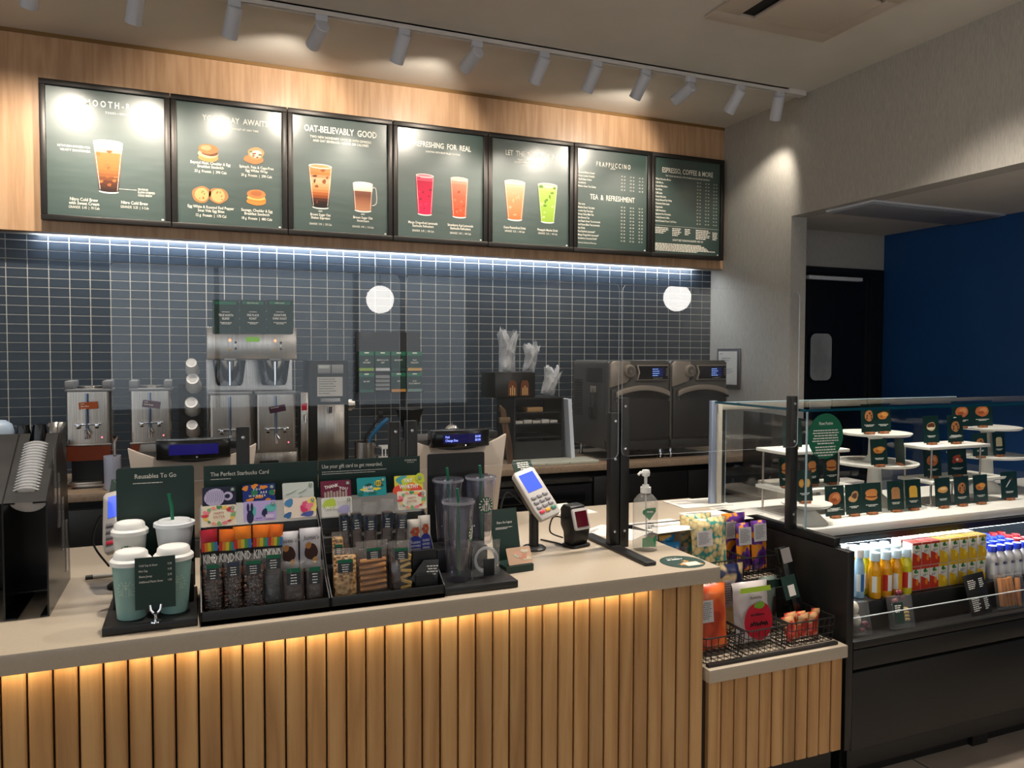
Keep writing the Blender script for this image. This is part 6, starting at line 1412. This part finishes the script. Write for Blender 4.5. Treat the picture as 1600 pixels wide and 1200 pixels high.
# item cards
def pastry(b, kind, w, h, rr):
    zc = h*.58; y = -.0006
    def d(x, z, rx, rz, c, k=0, wob=.05, seed=0): b.disc(x*w, zc+z*h, rx*w, rz*h, y-.0002*k, 16, flat(c), wob, seed)
    if kind == 'bun': d(0, 0, .34, .20, '#b8673a'); d(.06, .04, .2, .10, '#d38a58', 1); d(-.05, -.05, .16, .06, '#9c4f2a', 2)
    elif kind == 'burger': d(0, -.07, .33, .10, '#c98648'); d(0, -.02, .34, .06, '#7a2f1f', 1); d(0, .0, .3, .03, '#e2b052', 2); d(0, .09, .33, .12, '#c77f45', 3)
    elif kind == 'wrap': d(-.05, -.06, .3, .11, '#c99b6a'); d(.08, .06, .24, .13, '#b0855a', 1); d(.05, .03, .18, .08, '#5a3b28', 2, .15)
    elif kind == 'loaf': b.prism([(-w*.26, zc-h*.2), (w*.26, zc-h*.2), (w*.26, zc+h*.12), (w*.16, zc+h*.2), (-w*.16, zc+h*.2), (-w*.26, zc+h*.12)], y-.0004, y, 'y', flat(rr))
    elif kind == 'croissant': d(0, 0, .36, .13, '#c9803c', 0, .1, 2); d(.08, .03, .2, .08, '#e09f52', 1, .12, 3); d(-.12, -.04, .12, .05, '#a9622a', 2)
    elif kind == 'cookie': d(0, 0, .28, .19, '#b5794a'); [d(.16*math.cos(k*1.3), .1*math.sin(k*2.1), .05, .035, '#4a2a1a', 1+k*.05) for k in range(6)]
    elif kind == 'twist': d(0, .06, .18, .11, '#a8402a', 0, .15, 1); d(-.14, -.06, .15, .09, '#8c3322', 1, .15, 2); d(.14, -.05, .15, .09, '#b5523a', 2, .15, 3); d(0, -.01, .08, .05, '#e7c9a8', 3)
    elif kind == 'bars': d(0, .02, .3, .15, '#d9b88a', 0, .08); d(0, .06, .26, .09, '#6a3a22', 1, .08); d(-.02, -.05, .24, .05, '#f0e2c4', 2)
    elif kind == 'roll': d(0, 0, .36, .11, '#d69a55', 0, .06); d(.02, .03, .24, .05, '#ecc58a', 1)
    elif kind == 'pops': b.prism([(-w*.22, zc-h*.14), (-w*.18, zc-h*.16), (w*.1, zc+h*.1), (w*.06, zc+h*.12)], y-.0004, y, 'y', flat('#cfd3d0')); d(.14, .13, .1, .06, '#4a342c', 1)
    elif kind == 'bites': d(-.2, 0, .18, .13, '#c98a3c'); d(.2, 0, .18, .13, '#d9a04a', 1); d(.2, 0, .12, .09, '#e0b864', 2); d(-.2, 0, .12, .09, '#d9a650', 2)
cards = [('A', 1292, 1320, 763, 807, 2.455, CT, 'bun', 'round sugared bun'), ('B', 1323, 1348, 760, 805, 2.455, CT, 'wrap', 'toasted wrap'), ('C', 1349.5, 1377, 759, 802, 2.455, CT, 'burger', 'tomato breakfast bun'),
    ('D', 1389, 1413, 755, 799, 2.455, CT, 'loaf:#a9794f', 'brown loaf slice'), ('E', 1417, 1440, 753, 795, 2.455, CT, 'loaf:#d9a83e', 'yellow loaf slice'), ('F', 1463, 1487, 751, 792, 2.44, CT, 'roll', 'glazed roll, standing beside the loaf slices'), ('G', 1493, 1516, 749, 790, 2.44, CT, 'cookie', 'dim dark cookie'),
    ('H', 1523, 1545, 746, 787, 2.44, CT, 'croissant', 'folded golden pastry'), ('I', 1567, 1590, 742, 781, 2.46, CT, 'pops', 'cake pop on a stick'), ('J', 1247, 1270, 738, 784, 2.43, 1.0, 'bites', 'pair of egg bites on the small stand'),
    ('K', 1225, 1253, 662, 702, 2.62, 1.195, 'bun', 'golden bun half hidden by the corner post'), ('L', 1219, 1240, 717, 759, 2.60, 1.032, 'burger', 'filled bun half hidden by the corner post'), ('M', 1260, 1281, 715, 757, 2.60, 1.032, 'burger', 'plain topped burger bun'), ('N', 1289, 1312, 714, 755, 2.60, 1.032, 'burger', 'stacked breakfast sandwich'),
    ('O', 1348, 1370, 645, 674, 2.56, 1.253, 'cookie', 'oatmeal bowl'), ('P', 1370, 1392, 643, 673, 2.56, 1.253, 'croissant', 'butter croissant high on the tiered stand'), ('Q', 1363, 1387, 684, 723, 2.485, 1.118, 'croissant', 'long cheese croissant on the lower plate'), ('R', 1402, 1414, 681, 721, 2.49, 1.118, 'twist', 'berry pastry, turned edge on'),
    ('S', 1445, 1468, 655, 693, 2.56, 1.190, 'bars', 'layered square slice'), ('U', 1483, 1506, 653, 692, 2.54, 1.190, 'cookie', 'chocolate chip cookie'), ('V', 1446, 1471, 703, 745, 2.55, 1.035, 'bun', 'red orange scone'), ('W', 1484, 1510, 704, 744, 2.54, 1.035, 'twist', 'red berry twist'),
    ('X', 1490, 1519, 634, 664, 2.66, 1.246, 'bun', 'round red donut at the back of the upper plate'), ('Y', 1521, 1551, 633, 665, 2.66, 1.246, 'bun', 'round orange donut on the upper plate'), ('Z', 1522, 1544, 673, 710, 2.60, 1.105, 'cookie', 'brown ring donut on the lower plate'), ('Z2', 1553, 1572, 671, 709, 2.60, 1.105, 'loaf:#d6c49a', 'pale oval bread on the lower plate')]
CARDM = pbr('item_card_green', '#14302c', .3); FOOTW = wood('card_foot_wood', '#7a4526', '#965a34', '#a86a40', 1., .5)
for n, px0, px1, yt, yb, Y, z, kind, what in cards:
    c = P((px0+px1)/2, (yt+yb)/2, Y); w = (P(px1, yb, Y).x-P(px0, yb, Y).x) if n != 'R' else .1; h = .113 if n in ('Q', 'R', 'Z', 'Z2') else .127
    if n == 'R': rz = 62
    else: rz = random.uniform(-6, 2)
    t = thing('item_card', 'small green price card picturing a %s' % what, 'price card', (c.x, Y, z+.0012), rz); M = T(0, 0, .008) @ RX(-5)
    MB(CARDM, M).box0(-w/2, w/2, 0, .0022, 0, h).build('card', t)
    q = MB(None, M); kk = kind.split(':'); pastry(q, kk[0], w, h, kk[1] if len(kk) > 1 else None)
    greek(q, 0, h*.27, w*.66, h*.022, 2, rt, WHITEP, 'C'); 
    if n in ('A', 'U'): greek(q, 0, h*.93, w*.3, h*.03, 1, rt, WHITEP, 'C'); greek(q, -w*.42, h*.24, w*.84, h*.016, 3, rt, WHITEP)
    q.build('card_print', t); MB(FOOTW).box0(-.022, .022, -.012, .012, 0, .010).build('wood_foot', t, bevel=.002)
# prep bench seen through the case
pb = thing('prep_bench', 'low black prep bench against the papered wall behind the pastry case', 'bench', (3.33, 3.62, 0))
MB(pbr('bench_top', '#4a4540', .4)).box0(-.37, .38, -.28, .32, .775, .80).build('top', pb, bevel=.003); MB(pbr('black_cabinet', '#101011', .35)).box0(-.35, .36, -.25, .32, .1, .775).build('body', pb); MB(BLACK).box0(-.33, .34, -.2, .3, 0, .1).build('plinth', pb)
t = thing('bread_bin', 'black bread bin with a rounded front corner behind the pastry case', 'bin', (3.42, 3.72, .8006)); o_ = [(-.25, 0), (.25, 0), (.25, .28)]+[(.25-.12*(1-math.cos(R(a))), .28+.12*math.sin(R(a))) for a in range(15, 91, 15)]+[(-.25, .46)]
MB(pbr('bin_black', '#232120', .35)).prism(o_, -.08, .18).build('shell', t, bevel=.004); MB(pbr('bin_rim', '#55504a', .4)).box0(-.24, .24, -.088, -.08, .17, .185).build('handle', t)
t = thing('carton_box', 'pale printed carton on the prep bench behind the pastry case', 'box', (3.13, 3.45, .8006)); MB(pbr('carton_pale', '#a79f92', .7)).box0(-.15, .13, -.08, .08, 0, .09).build('box', t, bevel=.003); MB(pbr('carton_label', '#5c5148', .7)).box0(.04, .11, -.082, -.08, .05, .075).build('label', t)
for k in range(3):
    t = tag(MB(pbr('tray_white', '#cfcac3', .5)).prism([(-.16, 0), (.16, 0), (.17, .022), (-.17, .022)], -.07, .07).build('white_tray', bevel=.003), 'white plastic tray %s' % ('at the foot of the stack beside the carton', 'in the middle of the stack beside the carton', 'topmost on the stack beside the carton')[k], 'tray', 'white trays on the prep bench'); t.location = (3.47, 3.45, .801+.0232*k)
# drinks in the fridge
ZD = .654
def bottle(label, group, x, y, r_, h, liquid, capc, film, cap_h=.02, neck=.62):
    t = thing('juice_bottle', label, 'bottle', (x, y, ZD+.0006), 0, group)
    bb_ = MB(liquid); bb_.lathe([(.0001, 0), (r_*.92, 0), (r_, .005), (r_, h*.66), (r_*.93, h*.76), (r_*neck, h*.90), (r_*neck, h)], 18, cap=True); bd_ = bb_.build('body', t, smooth=True)
    MB(capc).lathe([(r_*.78, h-cap_h*.6), (r_*.8, h+cap_h*.8), (r_*.72, h+cap_h), (.0001, h+cap_h)], 18, cap=False).build('cap', t, smooth=True)
    b = MB(); 
    for i in range(9):
        a0, a1 = R(-70+i*14), R(-70+(i+1)*14); rr = r_+.0006; m = film[min(i//3, 2)]
        b.add([(rr*math.sin(a0), -rr*math.cos(a0), h*.16), (rr*math.sin(a1), -rr*math.cos(a1), h*.16), (rr*math.sin(a1), -rr*math.cos(a1), h*.56), (rr*math.sin(a0), -rr*math.cos(a0), h*.56)], [(0, 1, 2, 3)], m)
    b.build('label', bd_, smooth=True); return t
OJ = pbr('orange_juice', '#d99a14', .12); LEM = pbr('lemon_juice', '#c9c21e', .12); CAPB = pbr('pale_cap', '#bcd3de', .4)
lw, lr, ly = flat('#dfe3df'), flat('#c22b1c'), flat('#e0a91a')
xs = [P(px, 935, 2.225).x for px in (1366, 1383, 1399, 1414)]
for r_ in range(3):
    for k, x in enumerate(xs):
        lem = (r_ == 0 and k == 3) or (r_ == 1 and k == 0)
        bottle(('lemon yellow juice bottle %s' % ('beside the red cartons' if r_ == 0 else 'behind the front row of orange juice')) if lem else 'orange juice bottle %s' % (('at the front beside the water', 'second along from the water bottle', 'at the front, two along from the red cartons', '')[k] if r_ == 0 else ('in the middle row', 'in the back row')[r_-1]), None if lem or r_ == 0 else ('middle row of juice bottles', 'back row of juice bottles')[r_-1], x+.006*r_, 2.225+.058*r_, .0248, .158, LEM if lem else OJ, CAPB, (lw, ly, lr) if k % 2 == 0 else (lr, lw, ly))
WAT = pbr('clear_water', '#9fc3da', .06, 0, .6)
for k, x in enumerate((P(1345, 930, 2.25).x, P(1345, 930, 2.25).x+.0)): bottle(('water bottle beside the fridge end panel, in front', 'water bottle beside the fridge end panel, further back')[k], 'water bottles', x-.012, 2.25+.07*k, .021, .170, WAT, WHITE, (lw, flat('#2f6fb0'), lw))
def carton(label, group, x, y, z, c1, c2):
    t = thing('juice_carton', label, 'carton', (x, y, z), 0, group); w, h, d = .050, .096, .048
    MB(flat('#d5d0c6')).box0(-w/2, w/2, 0, d, 0, h).build('box', t, bevel=.0015); q = MB(); q.poly([(-w/2, -.0006, .002), (w/2, -.0006, .002), (w/2, -.0006, h*.28), (0, -.0006, h*.5), (-w/2, -.0006, h*.6)], flat(c1))
    q.rect(-w/2, w/2, h*.9, h, -.0006, flat(c1)); q.disc(w*.15, h*.34, w*.17, h*.13, -.0009, 14, flat(c2), .1); q.disc(-w*.05, h*.82, w*.18, h*.08, -.0009, 12, flat('#2f6b34'), .2); q.disc(w*.12, h*.78, w*.12, h*.06, -.0010, 12, flat('#3f8a3f'), .2, 3); greek(q, -w*.3, h*.66, w*.6, h*.03, 2, rt, GREYP, y=-.0009); q.build('carton_print', t)
    MB(flat(c1)).box0(-w/2+.001, w/2-.001, .002, d-.002, h, h+.0015).build('top_band', t)
xj = [P(px, 900, 2.225).x for px in (1431, 1445.5, 1459.5, 1473.5, 1490, 1504, 1518, 1533)]
for tier in range(2):
    for k, x in enumerate(xj):
        red = k < 3
        for r_ in range(2): carton(('red and orange' if red else 'yellow pineapple')+' juice carton in the %s %s row' % (('lower', 'upper')[tier], ('front', 'back')[r_]), ('red' if red else 'yellow')+' juice cartons %d %d' % (tier, r_), x+.004*tier, 2.225+.056*r_, ZD+.0006+tier*.0986, '#b8321c' if red else '#d3a71c', '#e07a1e' if red else '#e6c93a')
MILK = pbr('milk_bottle', '#c9c6c6', .3); CAPBL = pbr('blue_cap', '#1f35b8', .35)
for r_ in range(4):
    for k in range(7):
        x = P(1552, 900, 2.225).x+.051*k-.02*(r_ % 2)
        t = bottle('white milk bottle with blue cap in the %s row' % ('front', 'second', 'third', 'back')[r_], 'blue capped milk bottles row %d' % r_, x, 2.232+.055*r_, .0225, .125+.012*r_*0, MILK, CAPBL if k < 5 else flat('#8c1f22'), (lw, flat('#c9cbd8'), lw), .016, .62)
        if r_ == 0:
            q = MB(); type_line(q, 'MILK', 0, .062, .012, 'C', -.0238, flat('#1d2a6e'), bold=.02, xs=.7, res=1); q.build('label_print', t)
        if k >= 5: t['label'] = 'white milk bottle with dark red cap in the %s row' % ('front', 'second', 'third', 'back')[r_]; t['group'] = 'red capped milk bottles row %d' % r_
# front well of the fridge
ps = thing('fridge_price_sign', 'black price list sign leaning in the fridge', 'sign', (P(1531, 937, 2.15).x, 2.134, .5505)); hh = .165
Mp = RX(-14) @ RY(-4); MB(FBLK, Mp).box0(-.06, .06, 0, .006, 0, hh).build('panel', ps, bevel=.002); q = MB(WHITEP, Mp); greek(q, -.045, hh*.86, .05, .0035, 5, rt, WHITEP, gap=2.2); greek(q, .02, hh*.86, .028, .0035, 5, rt, WHITEP, gap=2.2); greek(q, -.045, hh*.42, .05, .0035, 7, rt, WHITEP, gap=2.2); greek(q, .024, hh*.42, .026, .0035, 7, rt, WHITEP, gap=2.2); stuff(q.build('lettering', ps))
CBX = clear('snack_box_plastic', (.9, .92, .93), .03, ior=1.5, haze=.06)
def snack_box(label, px, w, items, rz=0, h=.125):
    t = thing('protein_box', label, 'food box', (P(px, 985, 2.13).x, 2.134, .5505), rz); M = RX(-13)
    b = MB(CBX, M); b.box0(-w/2, w/2, 0, .030, 0, h); b.build('tray', t, bevel=.004)
    for kind, x, z, r_ in items:
        if kind == 'egg': MB(pbr('egg_white', '#d9d0be', .35), M).sphere((x, .018, z), r_, 14, 10, sz=1.25).build('egg', t, smooth=True)
        elif kind == 'card': MB(DKGREEN, M).box0(x-r_, x+r_, -.002, -.0008, z-.045, z+.035).build('sleeve', t); q = MB(WHITEP, M); greek(q, x-r_*.8, z+.025, r_*1.6, .004, 4, rt, WHITEP, y=-.0026); stuff(q.build('lettering', t))
        elif kind == 'grape': 
            for k in range(5): MB(pbr('grape_red', '#6a2430', .3), M).sphere((x+r_*1.1*math.cos(k*1.4), .016, z+r_*1.1*math.sin(k*1.9)), r_*.62, 10, 8).build('grape', t, smooth=True)
        elif kind == 'nut': 
            for k in range(4): MB(pbr('cheese_pale', '#d9b877', .5), M).tube([(x-.012, .016, z-.02+.013*k), (x, .014, z-.016+.013*k), (x+.012, .016, z-.02+.013*k)], .006, 8).build('cheese_twist', t, smooth=True)
snack_box('clear box with two boiled eggs and grapes beside the end panel', 1352, .085, [('egg', -.014, .105, .019), ('egg', -.012, .06, .019), ('grape', .018, .028, .014)], -4)
snack_box('clear protein box with meat, green sleeve and pale cheese twists', 1417, .10, [('grape', -.005, .115, .018), ('card', -.022, .065, .022), ('nut', .022, .05, .0)], -6)
cr = thing('bread_stick_pack', 'clear pack of orange bread sticks beside the price sign', 'food pack', (P(1585, 945, 2.14).x, 2.134, .5505)); b = MB(CBX, RX(-10)); b.box0(-.07, .075, 0, .032, 0, .14); b.build('pack', cr, bevel=.006)
for k in range(6): MB(pbr('stick_orange', '#c47a35', .5), RX(-10) @ RY(random.uniform(-8, 8))).box0(-.058+.02*k, -.042+.02*k, .012, .028, .01, .125).build('bread_stick', cr, bevel=.003)

# ================================================================== SNACK SHELF CONTENTS
WIRE = pbr('black_wire', '#0e0e0e', .4)
def wire_basket(label, x0, x1, y0, y1, z, h):
    t = thing('wire_basket', label, 'basket', ((x0+x1)/2, (y0+y1)/2, z+.0026)); w, d = (x1-x0)/2, (y1-y0)/2; f = .95
    r_ = .0016
    def ring(zz, k, rad=r_): return MB(WIRE).tube([(p[0], p[1], zz) for p in rrect(-w*k, w*k, -d*k, d*k, .012, 3)], rad, 6, closed=True)
    ring(h, 1, .0026).build('rim', t, smooth=True)
    b = MB(WIRE)
    for j in (0, 1, 2):
        zz = h*j/3; k = f+(1-f)*j/3; b.tube([(p[0], p[1], zz) for p in rrect(-w*k, w*k, -d*k, d*k, .012, 3)], r_, 5, closed=True)
    nx, ny = max(4, int(2*w/.026)), max(4, int(2*d/.028))
    for i in range(nx+1):
        x = -w+2*w*i/nx; x = max(min(x, w-.006), -w+.006)
        b.tube([(x, -d, h), (x*f, -d*f, 0), (x*f, d*f, 0), (x, d, h)], r_, 5)
    for i in range(1, ny):
        y = -d+2*d*i/ny; b.tube([(-w, y, h), (-w*f, y*f, 0), (w*f, y*f, 0), (w, y, h)], r_, 5)
    stuff(b.build('wire_grid', t)); return t
LZ, UZ = .5635, .7225
wire_basket('wire basket of orange chip bags on the lower ledge', 1.566, 1.736, 2.105, 2.36, LZ, .085)
wire_basket('wire basket of apple chips in the middle of the lower ledge', 1.746, 1.930, 2.110, 2.36, LZ, .085)
wire_basket('wire basket of red packets on the lower ledge beside the fridge', 1.940, 2.150, 2.115, 2.36, LZ, .085)
wire_basket('wire basket of popcorn on the upper ledge', 1.772, 1.982, 2.405, 2.64, UZ, .085)
wire_basket('wire basket of purple chip bags on the upper ledge', 1.990, 2.154, 2.405, 2.64, UZ, .085)
def chip_bag(label, x, y, z, w, h, d, mat, lean=-8, rz=0, panel=None, art=None, seed=0):
    t = thing('chip_bag', label, 'snack bag', (x, y, z)); t.rotation_euler = (R(lean), 0, R(rz))
    b = MB(); pillow(b, w, h, d, mat, 10, 14, wr=.007, seed=seed, base_flat=False, crimp=.05); b.build('bag', t, smooth=True, ang=50)
    if panel or art:
        q = MB(); y0 = -d*.5-.006
        if panel:
            px, pz, pw, ph = panel; q.box0(px-pw/2, px+pw/2, y0, y0+.001, pz-ph/2, pz+ph/2, flat('#c9c4c4')); greek(q, px-pw*.4, pz+ph*.4, pw*.8, ph*.04, 9, rt, GREYP, y=y0-.0006, gap=2.2)
        if art: art(q, y0)
        stuff(q.build('bag_print', t))
def two(name, a, b_, c, sc=14.): return noisy(name, [(.36, a), (.42, b_), (.5, b_), (.55, c)], nscale=sc, detail=1., rough=.3, spec=.6)
POP = noisy('popcorn_print', [(.0, '#e3d3a8'), (.35, '#d8c592'), (.55, '#c9b27c'), (.7, '#2f8a84')], nscale=46., kind='Voronoi', rough=.3)
PUR = two('purple_orange_print', '#3d1a5e', '#5a2a86', '#e08a1e', 22.); ORG = two('tomato_print', '#a8321a', '#c8481f', '#d9682a', 12.); APW = pbr('bag_white', '#b9b1b0', .25); NAV = two('navy_cream_print', '#c9ad72', '#d6bd8a', '#1f2550', 14.); SAG = pbr('sage_pouch', '#6f8078', .5); YEL = two('yellow_blue_print', '#d8a23e', '#dfb258', '#1f86c4', 16.)
chip_bag('red orange chip bag with white nutrition panel in the wire basket', 1.660, 2.19, LZ+.012, .138, .225, .055, ORG, -6, 0, (-.035, .14, .05, .075), None, 1)
chip_bag('second red orange chip bag standing behind the first', 1.638, 2.30, LZ+.012, .115, .235, .045, ORG, -4, -4, None, None, 2)
chip_bag('cream pouch with navy blotches behind the apple chips', 1.825, 2.31, LZ+.012, .12, .255, .035, NAV, 0, 0, (-.02, .15, .055, .10), None, 3)
def apple(q, y):
    q.disc(.004, .08, .064, .064, y-.001, 26, flat('#b5142c'), .03); q.disc(.012, .135, .026, .011, y-.0016, 16, flat('#6f9c2c'), .1); scribble(q, 0, .102, .06, .016, y-.002, flat('#2a0a10'), 4, .0013); scribble(q, .004, .068, .075, .026, y-.002, flat('#20080c'), 9, .0022); q.poly([(-.068, y-.0004, .182), (.068, y-.0004, .182), (.066, y-.0004, .2), (-.066, y-.0004, .2)], flat('#a8c83a')); scribble(q, 0, .16, .05, .014, y-.001, flat('#5a4a44'), 6)
chip_bag('white apple chip bag with big red apple and lime top', 1.838, 2.19, LZ+.012, .16, .215, .055, APW, -7, 0, None, apple, 4)
chip_bag('sage grey coffee pouch with dark top in the wire basket', 1.998, 2.305, LZ+.012, .085, .19, .045, SAG, 0, 0, None, lambda q, y: (q.rect(-.05, .05, .155, .185, y, DKGREEN), q.rect(.006, .018, .03, .12, y, BLACK)), 5)
for k in range(6):
    t = thing('red_packet', ('small red and kraft snack packet in the basket beside the fridge'), 'snack packet', (1.986+.0235*k, 2.152+.026*(k % 2), LZ+.012+.004*(k % 3)), 0, 'red snack packets in the basket'); t.rotation_euler = (R(-12+6*(k % 3)), R(-10+4*k), R(-12+5*k))
    b = MB(); m = two('red_packet_print', '#a9281f', '#c9402c', '#c99a6a', 30.); pillow(b, .05, .085, .02, m, 6, 8, wr=.004, seed=k, base_flat=False); b.build('packet', t, smooth=True, ang=50)
lt = thing('leaning_tube', 'long black umbrella box with green tag leaning by the fridge', 'box', (2.10, 2.215, LZ+.014)); Ml = RX(-14) @ RY(-7)
MB(BLACKG, Ml).box0(-.024, .024, 0, .03, 0, .31).build('box', lt, bevel=.003); MB(pbr('clear_wrap_grey', '#8f8b88', .2), Ml).box0(-.022, .022, -.001, .0, .25, .305).build('clear_window', lt); MB(DKGREEN, Ml).box0(-.055, .012, -.004, -.0015, .12, .205).build('tag', lt); MB(PAP, Ml).box0(-.034, -.004, -.006, -.0045, .13, .17).build('tag_label', lt)
ls = thing('leaning_tube', 'second slim black box leaning behind the tagged one', 'box', (2.118, 2.268, LZ+.014)); MB(BLACKG, RX(-12) @ RY(-6)).box0(-.014, .014, 0, .018, 0, .29).build('box', ls, bevel=.003)
chip_bag('teal popcorn bag with nutrition panel on the upper ledge', 1.876, 2.49, UZ+.012, .18, .225, .055, POP, -6, 3, (-.045, .15, .075, .06), None, 6)
chip_bag('second teal popcorn bag behind the first', 1.872, 2.575, UZ+.012, .16, .225, .05, POP, -3, 4, None, None, 7)
chip_bag('purple and orange chip bag standing beside the case panel', 2.108, 2.478, UZ+.012, .078, .2, .04, PUR, -4, 0, (-.012, .155, .062, .07), None, 8)
chip_bag('purple and orange chip bag standing beside the popcorn', 2.032, 2.482, UZ+.012, .07, .195, .04, PUR, -4, 0, (-.008, .145, .062, .07), None, 9)
chip_bag('purple and orange chip bag tilted at the back of the basket', 2.06, 2.585, UZ+.012, .12, .215, .04, PUR, -1, 0, (-.03, .15, .05, .07), None, 10)
chip_bag('yellow and blue snack bag in the clear acrylic bin', 1.705, 2.505, .727, .075, .15, .03, YEL, -2, 0, None, None, 11)
chip_bag('yellow and blue snack bag beside the popcorn basket', 1.70, 2.60, .7255, .075, .16, .04, YEL, 0, -6, None, None, 12)
chip_bag('yellow and blue snack bag at the back of the acrylic bin', 1.705, 2.545, .727, .07, .17, .02, YEL, 0, 0, None, None, 13)
